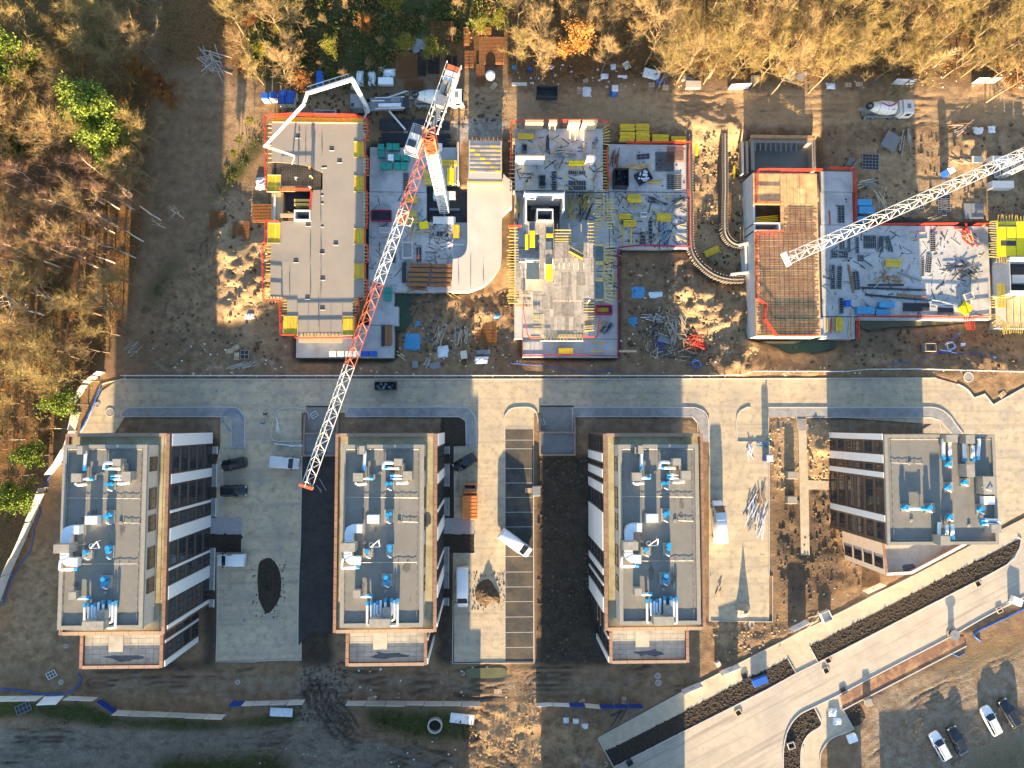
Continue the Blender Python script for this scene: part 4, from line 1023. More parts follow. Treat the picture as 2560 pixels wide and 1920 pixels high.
for q_ in (W(1, 1, ZD, 470, 400, 470, 600), W(1, 1, ZD, 562, 400, 562, 610), W(1, 1, ZD, 470, 700, 470, 910), W(1, 1, ZD, 560, 700, 560, 910), W(1, 1, ZD, 540, 930, 540, 1160), W(1, 1, ZD, 140, 600, 370, 600), W(1, 0, ZD, 570, 1180, 570, 1340), W(1, 0, ZD, 430, 1170, 430, 1400), W(1, 1, ZD, 290, 710, 290, 890), W(1, 1, ZD, 560, 0, 560, 260)):
 pins(t, q_, ZD, .3, .3)
for c_, r_, x, y in ((1, 0, 362, 1172), (1, 0, 655, 1280), (1, 0, 723, 1385), (1, 0, 578, 1440), (1, 0, 600, 1438), (1, 1, 452, 275), (1, 1, 573, 290), (1, 1, 690, 437), (1, 1, 572, 512), (1, 1, 346, 588), (1, 1, 577, 740), (1, 1, 445, 905), (1, 1, 575, 997), (1, 1, 573, 20), (1, 1, 573, 90)):
 p = w(c_, r_, x, y, ZD); s_ = .2 if x in (578, 600, 573) else .38
 o = MB().bx(p.x - s_, p.y - s_, ZD - .01, p.x + s_, p.y + s_, ZD + .006).build('opening_shade', m_void, t)  # flat dark sheet on the uncut deck, painted as a hole's shade
 MB().bx(p.x - s_ - .05, p.y - s_ - .08, ZD, p.x + s_ + .05, p.y - s_, ZD + .05).build('opening_edge', m_cwall, o)
for v in ((850, 1225, 940, 1358), (850, 1522, 942, 1655)): tray(t, 1, 0, *v, ZD)
for v in ((850, 318, 942, 450), (850, 618, 942, 750), (105, 270, 208, 440), (240, 1075, 358, 1235), (752, 1075, 862, 1235)): tray(t, 1, 1, *v, ZD)
tray(t, 1, 0, 100, 1515, 212, 1655, ZD)
guard(t, W(1, 0, ZD, 95, 1640, 88, 1020, 250, 1005, 330, 1000, 860, 1012, 972, 1050, 970, 1200, 940, 1225, 945, 1350, 975, 1370, 970, 1500, 945, 1520, 945, 1655), ZD)
guard(t, W(1, 1, ZD, 965, 0, 965, 310, 945, 320, 945, 450, 970, 460, 970, 610, 945, 620, 945, 750, 965, 760, 965, 920, 900, 950, 890, 1060, 868, 1075, 868, 1240, 840, 1262, 350, 1266, 350, 1240, 225, 1240, 215, 945, 75, 935, 68, 460, 95, 440, 95, 262, 205, 262), ZD)
guard(t, W(1, 0, ZD, 215, 1648, 470, 1645, 490, 1659) + W(1, 1, ZD, 475, 150), ZD)
cant(t, w(1, 0, 135, 1400, ZD), w(1, 0, 135, 1070, ZD), (-1, 0), .9, .75, ZD, m_timber)
cant(t, w(1, 1, 125, 900, ZD), w(1, 1, 125, 455, ZD), (-1, 0), .9, .6, ZD, m_yel2)
cant(t, w(1, 1, 268, 1060, ZD), w(1, 1, 268, 915, ZD), (-1, 0), .9, .5, ZD, m_yel2)
cant(t, w(1, 1, 140, 908, ZD), w(1, 1, 260, 908, ZD), (0, -1), .8, .5, ZD, m_timber)
cant(t, w(1, 1, 375, 1218, ZD), w(1, 1, 740, 1218, ZD), (0, -1), .9, .55, ZD, m_yel2)
for c_, r_, ya, yb in ((1, 0, 1070, 1210), (1, 0, 1370, 1510), (1, 1, 10, 305), (1, 1, 460, 608), (1, 1, 760, 905)):
 cant(t, w(c_, r_, 925, yb, ZD), w(c_, r_, 925, ya, ZD), (1, 0), .9, .6, ZD, m_yel2)
cant(t, w(1, 1, 836, 1060, ZD), w(1, 1, 836, 920, ZD), (1, 0), .9, .5, ZD, m_timber)
a0, a1 = w(1, 0, 140, 1058, ZD), w(1, 0, 925, 1058, ZD)
MB().bx(a0.x, a0.y, ZD - .05, a1.x, a0.y + .12, ZD + .14).build('edge_board', m_timber, t)
MB().bx(a0.x, a0.y + .14, ZD - .2, a1.x, a0.y + 1.0, ZD - .1).build('edge_platform', m_yel, t)
MB().bx(w(1, 1, 368, 1216, ZD).x, w(1, 1, 368, 1216, ZD).y - 1.6, ZD - .3, w(1, 1, 745, 1216, ZD).x, w(1, 1, 368, 1216, ZD).y - .15, ZD - .2).build('edge_platform', m_timber, t)
# walls below the deck and the stair shaft
wl = MB(); p0, p1 = w(1, 0, 160, 1090, ZD), w(1, 1, 900, 880, ZD)
for q_ in ((p0.x, p1.y, p0.x + .3, p0.y), (p1.x - .3, p1.y, p1.x, p0.y), (p0.x + .3, p0.y - .3, p1.x - .3, p0.y)): wl.bx(q_[0], q_[1], .3, q_[2], q_[3], ZD - .3)
a = zrect(1, 1, 380, 930, 735, 1195, ZD); wl.bx(a[0], a[1], .3, a[2], a[3], ZD - .35)
wl.build('lower_wall', m_cwall, t)
a = zrect(1, 1, 328, 152, 470, 245, ZD + .5)
sh = MB()
for q_ in ((a[0], a[1], a[0] + .22, a[3]), (a[2] - .22, a[1], a[2], a[3]), (a[0] + .22, a[1], a[2] - .22, a[1] + .22), (a[0] + .22, a[3] - .22, a[2] - .22, a[3])): sh.bx(q_[0], q_[1], .3, q_[2], q_[3], ZD + .5)
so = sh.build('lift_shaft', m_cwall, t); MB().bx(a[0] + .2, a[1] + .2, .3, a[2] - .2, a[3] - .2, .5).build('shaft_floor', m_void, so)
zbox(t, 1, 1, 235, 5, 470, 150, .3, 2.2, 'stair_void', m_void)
zbox(t, 1, 1, 205, 185, 330, 218, ZD - .2, ZD, 'edge_beam', m_timber)
zbox(t, 1, 1, 135, 5, 232, 255, .4, ZD - .6, 'lower_deck', mat('ply_edge', (.45, .33, .16), .8, .15, 1))
for yy in (60, 95): zbox(t, 1, 1, 330, yy, 470, yy + 22, 2.2, ZD - .1, 'prop_beam', m_yel2)
# ---- base slab of the left plot
t = thing('base_slab', 'pale base slab round the tower crane foot, right of the left shell', 'slab', tuple(w(1, 1, 1300, 500, 0)), 0)
zs = .4
for v in ((1, 0, 985, 1272, 1470, 1659), (1, 1, 980, 1, 1469, 864), (1, 1, 1470.5, 262, 1824, 864), (1, 1, 980, 866, 1190, 1149), (1, 1, 350, 1151, 1190, 1432), (1, 0, 1471, 1272, 1730, 1590)):
 a = zrect(*v, zs); MB().bx(a[0], a[1], -2.0, a[2], a[3], zs).build('slab_bay', m_cslab, t)
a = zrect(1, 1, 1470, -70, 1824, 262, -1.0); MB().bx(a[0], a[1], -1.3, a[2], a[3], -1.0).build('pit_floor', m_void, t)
zbox(t, 1, 1, 1185, 990, 1230, 1155, -2.0, .42, 'slab_bay', m_cslab)
# pale curved ramp deck
t = thing('ramp_deck', 'pale curved ramp deck between the crane foot and the middle shell', 'ramp', tuple(w(1, 1, 1950, 400, 0)), 0)
zr = 1.6
rd = W(1, 0, zr, 1825, 1578, 2125, 1575, 2140, 1500) + arc(W(1, 0, zr, 2140, 1500, 2165, 1530, 2212, 1560)) + W(1, 1, zr, 2212, 120) + arc(W(1, 1, zr, 2150, 180, 2125, 240, 2122, 560, 2095, 660, 2030, 750, 1950, 815, 1830, 858)) + W(1, 1, zr, 1688, 862, 1700, 580) + arc(W(1, 1, zr, 1700, 580, 1775, 560, 1815, 510, 1826, 440))
MB().prism([(p.x, p.y) for p in rd], -2.0, zr).build('deck', m_ramp, t)
for q_ in (W(1, 1, zr, 1750, 610, 1750, 800), W(1, 1, zr, 1855, 610, 1855, 830), W(1, 1, zr, 1965, 670, 1965, 790)): pins(t, q_, zr, .35, .3)
a = zrect(1, 0, 1832, 1215, 2125, 1570, 2.6)
MB().bx(a[0], a[1], -1.8, a[2], a[3], 2.6).build('wall_block', m_ramp, t)
n = 0
for i in range(6):
 for j in range(7):
  q_ = (a[0] + .3 + i * (a[2] - a[0] - .5) / 6, a[1] + 1.6 + j * (a[3] - a[1] - 2) / 7)
  MB().bx(q_[0], q_[1], 2.6, q_[0] + .85, q_[1] + .3, 2.75).build('formwork_strip', m_timberg if (i + j) % 5 else m_yel, t)
for q_ in ((a[0], a[1], a[2], a[1]), (a[2], a[1], a[2], a[3]), (a[0], a[3], a[2], a[3]), (a[0], a[1], a[0], a[3])):
 pins(t, [Vector((q_[0], q_[1], 0)), Vector((q_[2], q_[3], 0))], 2.6, .7, .35, m_rust)
cant(t, Vector((a[0], a[3], 0)), Vector((a[2], a[3], 0)), (0, 1), .7, .7, 2.6, m_yel2)
MB().bx(a[0] - .1, a[1] - .25, 2.4, a[2] + .1, a[1] - .02, 2.68).build('edge_board', m_yel, t)
for xx in (1738, 1830):
 b = zrect(1, 0, xx, 1225, xx + 14, 1560, 2.4); MB().bx(b[0], b[1], -1.8, b[2], b[3], 2.4).build('side_wall', m_cwall, t)
 pins(t, [Vector((b[0] + .1, b[1], 0)), Vector((b[0] + .1, b[3], 0))], 2.4, .5, .3)
# ---- middle shell
t = thing('building_shell', 'middle building shell, grey formwork panels below and a cluttered slab above', 'building', tuple(w(2, 1, 450, 400, 0)), 0)
tm = t
zs = .4
for v in ((2, 0, 836, 1245, 1520, 1659), (2, 1, 840, 1, 1525, 484), (2, 1, 20, 486, 915, 1269), (2, 1, 90, 1271, 915, 1430), (2, 0, 10, 1640, 834, 1659), (2, 1, 20, 1, 838, 484)):
 a = zrect(*v, zs); MB().bx(a[0], a[1], -2.0, a[2], a[3], zs).build('slab_bay', m_cslab, t)
a = W(2, 0, ZD, 25, 1112, 785, 1112, 785, 1640, 25, 1640)
MB().prism([(p.x, p.y) for p in a], ZD - .3, ZD).build('upper_slab', m_cslab, t)
a = zrect(2, 0, 60, 1140, 750, 1600, ZD); wl = MB()
for q_ in ((a[0], a[1], a[0] + .3, a[3]), (a[2] - .3, a[1], a[2], a[3]), (a[0] + .3, a[3] - .3, a[2] - .3, a[3])): wl.bx(q_[0], q_[1], zs, q_[2], q_[3], ZD - .3)
wl.build('lower_wall', m_cwall, t)
guard(t, W(2, 0, ZD, -15, 1650, -15, 1130, 0, 1065, 120, 1055, 760, 1058, 830, 1070), ZD)
guard(t, W(2, 0, ZD, 815, 1290, 815, 1440, 835, 1560, 815, 1640), ZD)
cant(t, w(2, 0, 25, 1640, ZD), w(2, 0, 25, 1180, ZD), (-1, 0), .95, .7, ZD, m_timber, .05)
cant(t, w(2, 0, 25, 1160, ZD), w(2, 0, 45, 1110, ZD), (-.75, .7), 1.3, .35, ZD, m_yel2, .05, -.35)
cant(t, w(2, 0, 785, 1240, ZD), w(2, 0, 785, 1110, ZD), (1, .25), 1.2, .45, ZD, m_yel2, .05, .4)
cant(t, w(2, 0, 785, 1640, ZD), w(2, 0, 785, 1300, ZD), (1, 0), .9, .5, ZD, m_yel2, .08)
for xa, xb in ((115, 272), (320, 390), (490, 590), (610, 740)):
 zbox(t, 2, 0, xa, 1035, xb, 1062, ZD - .2, ZD + 2.9, 'edge_formwork', m_timber)
 pins(t, W(2, 0, ZD + 3, xa, 1037, xb, 1037), ZD + 2.8, .6, .25, m_rust)
for x_, ya, yb in ((325, 1105, 1200), (372, 1105, 1225), (502, 1105, 1205), (545, 1105, 1215), (617, 1105, 1215), (640, 1105, 1200)):
 A_, B_ = w(2, 0, x_, ya - 45, ZD + 2.7), w(2, 0, x_, yb, ZD + .05)
 MB().bar(A_, B_, .12).build('raking_prop', m_timber, t)
# cast walls on the upper slab
for v, h in (((30, 1345, 282, 1362), 2.9), ((645, 1345, 725, 1362), 2.9), ((105, 1655, 455, 1664), 2.9)):
 b = zbox(t, 2, 0, v[0], v[1], v[2], v[3] + 12, ZD - .02, ZD + h, 'cast_wall', m_cwall)
 pins(t, W(2, 0, ZD + h, v[0], v[1] + 3, v[2], v[1] + 3), ZD + h, .5, .22, m_rust)
# stair and lift core
a = zrect(2, 1, 115, 10, 455, 250, ZP + .6)
core = MB()
for q_ in ((a[0], a[1], a[0] + .25, a[3]), (a[2] - .25, a[1] + 2, a[2], a[3]), (a[0] + .25, a[3] - .25, a[2] - .25, a[3])): core.bx(q_[0], q_[1], zs, q_[2], q_[3], ZP + .6)
core.build('core_wall', m_cwall, t)
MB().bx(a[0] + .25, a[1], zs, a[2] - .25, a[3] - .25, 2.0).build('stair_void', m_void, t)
for k in range(7):
 b = zrect(2, 1, 165 + k * 22, 85, 184 + k * 22, 150, 2.2 + k * .12); MB().bx(b[0], b[1], 2.0, b[2], b[3], 2.2 + k * .12).build('stair_step', m_grys, t)
a = zrect(2, 1, 212, 142, 358, 248, ZP + .7)
core = MB()
for q_ in ((a[0], a[1], a[0] + .2, a[3]), (a[2] - .2, a[1], a[2], a[3]), (a[0] + .2, a[1], a[2] - .2, a[1] + .2), (a[0] + .2, a[3] - .2, a[2] - .2, a[3])): core.bx(q_[0], q_[1], zs, q_[2], q_[3], ZP + .7)
co = core.build('lift_shaft', m_cwall, t); pins(co, [Vector((a[0], a[3] - .1, 0)), Vector((a[2], a[3] - .1, 0))], ZP + .7, .4, .2)
pins(co, [Vector((a[0], a[1] + .1, 0)), Vector((a[2], a[1] + .1, 0))], ZP + .7, .4, .2)
# panel deck: every panel its own piece
K5 = 2212 / 320.0
def V(x, y, z=ZP, oy=500): return px(1260 + x / K5, oy + y / K5, z)
def prow(x0, y0, xs, y1, oy=500, skip=(), z=ZP):
 for i in range(len(xs) - 1):
  if i in skip: continue
  a, b = V(xs[i], y0, z, oy), V(xs[i + 1], y1, z, oy); dz = random.uniform(-.015, .015)
  MB().bx(a.x + .015, b.y + .015, z - .14, b.x - .015, a.y - .015, z + dz).build('formwork_panel', m_panel, tm)
prow(0, 735, (872, 1035, 1100, 1165, 1232, 1298, 1362, 1428, 1480, 1540), 990)
prow(0, 992, (872, 955, 1025, 1045, 1130, 1205, 1290, 1380, 1470, 1510, 1565), 1235)
prow(0, 1238, (872, 930, 985, 1035, 1100, 1165, 1250, 1340, 1400, 1460, 1570), 1482)
prow(0, 1485, (865, 930, 990, 1030, 1050, 1115, 1180, 1245, 1310, 1390, 1475, 1565), 1735)
prow(0, 238, (855, 915, 985, 1050, 1130, 1215, 1300, 1370), 492, 720)
prow(0, 495, (800, 862, 922, 985, 1050, 1118, 1200, 1262, 1335), 745, 720)
prow(0, 370, (372, 440, 535, 600, 720, 850), 590); prow(0, 592, (610, 720), 850); prow(0, 855, (700, 840), 1110); prow(0, 592, (440, 535), 820)
prow(0, 850, (612, 700), 1380); prow(0, 1080, (210, 290, 375), 1330); prow(0, 1335, (212, 290, 372), 1560); prow(0, 1380, (680, 760, 850), 1700)
prow(0, 130, (500, 580, 650, 720, 790, 850), 370, 720); prow(0, 372, (500, 590, 690), 450, 720); prow(0, 375, (695, 795), 620, 720); prow(0, 45, (500, 580, 690), 128, 720); prow(0, -10, (690, 770, 850), 128, 720)
# panel deck carried by edge beams and props
for v in ((855, 370, 870, 1735), (1568, 745, 1582, 1735)):
 a, b = V(v[0], v[1]), V(v[2], v[3]); MB().bx(a.x, b.y, ZP - .4, b.x, a.y, ZP - .02).build('edge_beam', m_timber, t)
a, b = V(230, 1000, ZP - .4), V(1540, 1680, ZP - .4); wl = MB()
for q_ in ((a.x, b.y, a.x + .3, a.y), (b.x - .3, b.y, b.x, a.y), (a.x + .3, a.y - .3, b.x - .3, a.y)): wl.bx(q_[0], q_[1], zs, q_[2], q_[3], ZP - .4)
wl.build('lower_wall', m_cwall, t)
for x_, y_ in ((880, 760), (1100, 900), (1500, 900), (900, 1300), (1200, 1300), (1500, 1300), (900, 1650), (1200, 1650), (1500, 1650), (300, 1200), (300, 1500), (600, 700), (500, 500)):
 p = V(x_, y_); MB().cyl((p.x, p.y, zs), .08, ZP - zs - .15, 6).build('prop', m_grys, t)
# dark wet panels and yellow trays in the panel deck
for v, m_ in (((382, 1080, 612, 1370), m_bluew), ((440, 372, 535, 530), m_bluew), ((720, 470, 850, 580), m_bluew), ((720, 720, 820, 850), m_bluew), ((1575, 800, 1720, 1055), m_bluew), ((1578, 1410, 1720, 1690), m_bluew)):
 a, b = V(v[0], v[1], ZP), V(v[2], v[3], ZP); MB().bx(a.x, b.y, ZP - .12, b.x, a.y, ZP + .04).build('panel_stack', mat('wet_panel', (.10, .135, .15), .4, .25, 1.5, stain=(.05, .07, .08)), t)
for v in ((445, 530, 535, 815), (365, 595, 420, 850), (725, 1110, 840, 1385), (735, 580, 850, 640)):
 a, b = V(v[0], v[1], ZP + .3), V(v[2], v[3], ZP + .3); n = 3
 for i in range(n):
  MB().bx(a.x + (b.x - a.x) * i / n, b.y, ZP + .02, a.x + (b.x - a.x) * (i + .9) / n, a.y, ZP + .28 + .03 * (i % 2)).build('formwork_beam', m_yelb, t)
a, b = V(1130, 850, ZP + .3), V(1370, 980, ZP + .3); MB().bar(a, b, .5, .25).build('wet_panel', m_dark, t); MB().bar(a + Vector((-.05, -.35, 0)), b + Vector((-.05, -.35, 0)), .15, .2).build('formwork_beam', m_yelb, t)
# beams round the panel deck
for y_ in (520, 575, 625, 675, 715):
 a, b = V(880, y_), V(1160, y_); MB().bar(a - Vector((0, 0, .1)), b - Vector((0, 0, .1)), .18, .2).build('formwork_beam', m_yel2 if y_ != 575 else m_timber, t)
for x_ in (925, 1130, 1337, 1500):
 a, b = V(x_, 400), V(x_, 730); MB().bar(a - Vector((0, 0, .35)), b - Vector((0, 0, .35)), .16, .2).build('formwork_beam', m_timber, t)
cant(t, V(1570, 760), V(1570, 400), (-1, 0), 1.2, .6, ZP, m_yel2, .05)
cant(t, V(1725, 480), V(1725, 0), (1, 0), 1.7, .45, ZP, m_yel2, .06)
cant(t, V(1725, 480), V(1725, 0), (-1, 0), 1.5, .45, ZP, m_yel2, .06)
a, b = V(1725, 480), V(1725, -110); MB().bar(a, b, .16, .2).build('edge_beam', m_timberg, t)
for ya, yb in ((770, 1080), (1090, 1370), (1380, 1740)):
 cant(t, V(1740, yb), V(1740, ya), (1, 0), 1.4, .5, ZP, m_yel2, .06, .3)
 for v in ((1580, ya, 1735, ya + 22), (1580, yb - 22, 1735, yb), (1722, ya, 1740, yb)):
  a, b = V(v[0], v[1]), V(v[2], v[3]); MB().bx(min(a.x, b.x), b.y, ZP - .12, max(a.x, b.x), a.y, ZP + .05).build('edge_board', m_yel2, t)
for ya, yb in ((1100, 1740), (770, 1090)):
 cant(t, V(200, yb), V(200, ya), (-1, 0), 1.3, .42, ZP, m_yel2, .08)
cant(t, V(190, 260, oy=720), V(190, -30, oy=720), (-1, -.1), 1.2, .4, ZP, m_yel2, .2)
cant(t, V(190, 700), V(190, 480), (-1, 0), 1.1, .5, ZP, m_yel2, .1)
cant(t, V(700, 760, oy=720), V(1360, 760, oy=720), (0, -1), 1.2, .5, ZP, m_yel2, .05)
cant(t, V(490, 470, oy=720), V(660, 470, oy=720), (0, -1), .8, .4, ZP, m_yel2, .1)
for x_, ya, yb in ((665, 470, 780), (690, 470, 780), (1380, 470, 780), (1400, 470, 780)):
 a, b = V(x_, ya, oy=720), V(x_, yb, oy=720); MB().bar(a, b, .1, .2).build('formwork_beam', m_timber, t)
for i in range(9):
 a, b = V(1375, 240 + i * 24, oy=720), V(1560, 240 + i * 24, oy=720); MB().bar(a, b, .14, .18).build('formwork_beam', m_yel2 if i % 2 else m_dark, t)
for i in range(7):
 a, b = V(510, 500 + i * 40, oy=720), V(665, 500 + i * 40, oy=720); MB().bar(a, b, .12, .18).build('formwork_beam', m_timber if i % 2 else m_yel2, t)
 a, b = V(1400, 500 + i * 40, oy=720), V(1570, 490 + i * 40, oy=720); MB().bar(a, b, .12, .18).build('formwork_beam', m_timber if i % 2 else m_yel2, t)
for v, m_ in (((950, 770, 1240, 870), m_timber), ((640, 790, 720, 870), m_timber), ((210, 40, 470, 110), m_timber), ((180, 150, 480, 330), m_timber), ((450, 800, 640, 880), m_timber), ((1250, 770, 1400, 860), m_timber), ((1370, 560, 1530, 740), m_timber)):
 a, b = V(v[0], v[1], ZP - .1, 720), V(v[2], v[3], ZP - .1, 720); n = max(2, round((a.y - b.y) / .5))
 for i in range(n):
  yy = a.y + (b.y - a.y) * i / n; MB().bx(a.x + random.uniform(-.2, .2), yy + (b.y - a.y) / n * .88, ZP - .2 - .05 * (i % 3), b.x + random.uniform(-.2, .2), yy, ZP - .1 - .05 * (i % 3)).build('edge_board', m_, t)
a, b = V(620, 915, ZP + .2, 720), V(1370, 915, ZP + .2, 720); MB().bar(a, b, .14, .18).build('edge_beam', m_paint, t)
guard(t, [V(x, y, ZP, 720) for x, y in ((330, 290), (345, 470), (400, 800), (440, 870), (620, 870))], ZP - .1); guard(t, [V(x, y, ZP, 720) for x, y in ((1350, 860), (1600, 850), (1635, 560))], ZP - .1)
guard(t, [V(x, y, ZP) for x, y in ((80, 465), (300, 465))], ZP - .1)
a = zrect(2, 1, 725, 975, 868, 1060, 1.2); mb = MB()
for q_ in ((a[0], a[1], a[0] + .25, a[3]), (a[2] - .25, a[1], a[2], a[3]), (a[0] + .25, a[1], a[2] - .25, a[1] + .25), (a[0] + .25, a[3] - .25, a[2] - .25, a[3])): mb.bx(q_[0], q_[1], zs, q_[2], q_[3], 1.4)
mb.build('shaft_upstand', m_mag, t); MB().bx(a[0] + .3, a[1] + .5, zs, a[2] - .6, a[3] - .4, .75).build('yellow_board', m_yel, t)
guard(t, W(2, 0, zs, 990, 1243, 1545, 1238, 1518, 1300) + W(2, 0, zs, 1510, 1640) + W(2, 1, zs, 1525, 60, 1525, 480), zs, m_red, .9)
guard(t, W(2, 1, zs, 912, 500, 912, 1420, 500, 1412, 90, 1418, 92, 1200), zs, m_mag, .9)
guard(t, W(2, 1, zs, 1520, 478, 1100, 465, 920, 485), zs, m_mag, .9)
# ---- right shell
t = thing('building_shell', 'right building shell, its deck covered by rusty reinforcement mesh', 'building', tuple(w(3, 1, 200, 600, 0)), 0)
te = t
for v in ((3, 0, 455, 1480, 735, 1659), (3, 1, 452, 1, 735, 284), (3, 1, 452, 286, 1930, 1079), (3, 1, 452, 1081, 752, 1268), (3, 1, 752, 1081, 1930, 1104)):
 a = zrect(*v, zs); MB().bx(a[0], a[1], -2.2, a[2], a[3], zs).build('slab_bay', m_cslab, t)
a0, a1 = w(2, 1, 2092, 345, ZD), w(3, 1, 458, 1248, ZD); b0 = w(3, 0, 0, 1492, ZD); v0 = w(3, 1, 108, 110, ZD)
for q_ in ((a0.x, a1.y, a1.x, a0.y), (v0.x, a0.y + .01, a1.x, v0.y), (a0.x, v0.y + .01, a1.x, b0.y)):
 MB().bx(q_[0], q_[1], ZD - .3, q_[2], q_[3], ZD - .06).build('deck_base', m_ply, t)
# plywood sheets
sx, sy = 1.25, 2.5; i = 0
y = a1.y
while y < b0.y - .3:
 x = a0.x
 while x < a1.x - .2:
  x2, y2 = min(x + sx, a1.x), min(y + sy, b0.y)
  if not (x < v0.x - .4 and y + 1 > a0.y and y + 1 < v0.y):
   MB().bx(x + .01, y + .01, ZD - .07, x2 - .01, y2 - .01, ZD + random.uniform(-.008, .008)).build('plywood_sheet', m_ply, t)
  x += sx
 y += sy
def rebars(x0, y0, x1, y1, z, sp, m, horiz=True, t_=.05):
 mb = MB(); n = int((y1 - y0 if horiz else x1 - x0) / sp)
 for k in range(n):
  o_ = random.uniform(-.05, .05)
  if horiz: yy = y0 + k * sp + o_; mb.bx(x0 + random.uniform(0, .8), yy, z, x1 - random.uniform(0, .8), yy + t_, z + t_)
  else: xx = x0 + k * sp + o_; mb.bx(xx, y0, z, xx + t_, y1, z + t_)
 return tag(mb.build('reinforcement', m, t), kind='stuff')
rebars(a0.x + .1, a1.y + .2, a1.x - .1, a0.y + 1.0, ZD + .012, .3, m_rust, True, .04); rebars(a0.x + .1, a1.y + .2, a1.x - .1, a0.y, ZD + .05, .8, m_rebar, False, .035)
rebars(v0.x + .4, a0.y, a1.x - .1, v0.y, ZD + .012, .3, m_rust, True, .04); rebars(v0.x + .6, a0.y, a1.x - .1, v0.y, ZD + .05, .9, m_rebar, False, .035)
rebars(a0.x, a1.y + .3, a1.x, a1.y + 6.5, ZD + .06, .45, m_rebar, True, .04); rebars(v0.x, v0.y + .3, a1.x, b0.y - .4, ZD + .015, 1.1, m_rust, False, .035)
wl = MB(); wl.bx(a0.x + .02, a1.y + .02, -1.2, a0.x + .35, b0.y - .02, ZD - .3); wl.bx(a1.x - .4, a1.y + .02, zs, a1.x - .1, b0.y - .02, ZD - .3); wl.bx(a0.x + .35, a1.y + .02, zs, a1.x - .4, a1.y + .32, ZD - .3)
wl.build('lower_wall', m_cwall, t)
a = zrect(3, 1, 0, 262, 108, 340, ZD + .2)
mb = MB()
for q_ in ((a0.x + .02, a[1], a[2], a[1] + .25), (a[2] - .25, a[1] + .25, a[2], a[3]), (a0.x + .02, a[3] - .2, a[2] - .25, a[3])): mb.bx(q_[0], q_[1], -.5, q_[2], q_[3], ZD + .2)
mb.build('lift_shaft', m_cwall, t)
for k in range(4):
 p, q_ = w(2, 1, 2105, 222 + k * 14, 2.5), w(3, 1, 85, 205 + k * 14, 2.5); MB().bar(p, q_, .14, .2).build('formwork_beam', m_yelb, t)
guard(t, W(3, 0, ZD, 445, 1480, 0, 1475) + W(2, 0, ZD, 2110, 1478) + W(2, 1, ZD, 2100, 95, 2190, 100) + W(3, 1, ZD, 105, 100), ZD)
guard(t, W(3, 1, ZD, 110, 345) + W(2, 1, ZD, 2100, 350, 2105, 920, 2185, 980, 2170, 1100) + W(3, 1, ZD, 60, 1245, 390, 1245), ZD)
guard(t, W(3, 0, zs, 515, 1460, 730, 1470, 738, 1655), zs); guard(t, W(3, 1, zs, 738, 0, 738, 255), zs); guard(t, W(3, 1, zs, 860, 288, 1610, 282), zs); guard(t, W(3, 1, zs, 1770, 285, 1880, 285), zs)
guard(t, W(3, 1, zs, 760, 1268, 760, 1080, 1300, 1075, 1690, 1090, 1720, 1200, 1750, 1190, 1740, 1085, 1910, 1065), zs); guard(t, W(3, 1, zs, 0, 1268, 480, 1252), zs, m_paint)
# basement box north of it
a = zrect(3, 0, -250, 1310, 410, 1470, .3); mb = MB(); b0_ = w(2, 0, 2065, 1190, .6); b1_ = w(3, 0, 415, 1475, .6)
for q_ in ((b0_.x, b1_.y, b0_.x + .6, b0_.y), (b1_.x - .6, b1_.y, b1_.x, b0_.y), (b0_.x + .6, b0_.y - .8, b1_.x - .6, b0_.y)): mb.bx(q_[0], q_[1], -1.6, q_[2], q_[3], .5)
mb.build('basement_wall', m_fresh, t); MB().bx(b0_.x + .6, b1_.y, -1.6, b1_.x - .6, b0_.y - .8, -1.3).build('basement_floor', mat('wet_floor', (.17, .165, .14), .35, .15, .6), t)
pins(t, [Vector((b0_.x + .3, b0_.y - .3, 0)), Vector((b1_.x - .3, b0_.y - .3, 0))], .5, 1.0, .16, m_rust); pins(t, [Vector((b1_.x - .3, b0_.y, 0)), Vector((b1_.x - .3, b1_.y, 0))], .5, .8, .2, m_rust)
MB().bx(b0_.x, b0_.y - .1, .3, b1_.x, b0_.y + .5, .7).build('wall_formwork', m_ply, t)
for k in range(9): MB().bx(b0_.x + .7 + k * .9, b0_.y - 2.2, .2, b0_.x + .9 + k * .9, b0_.y - .2, .45).build('formwork_rib', m_grys, t)
for k in range(2):
 p = zrect(2, 0, 1980 + k * 40, 1220, 2005 + k * 40, 1500, .6); MB().bx(p[0], p[1], -.6, p[2], p[3], .6).build('wall_strip', m_grys if k == 0 else m_timberg, t)
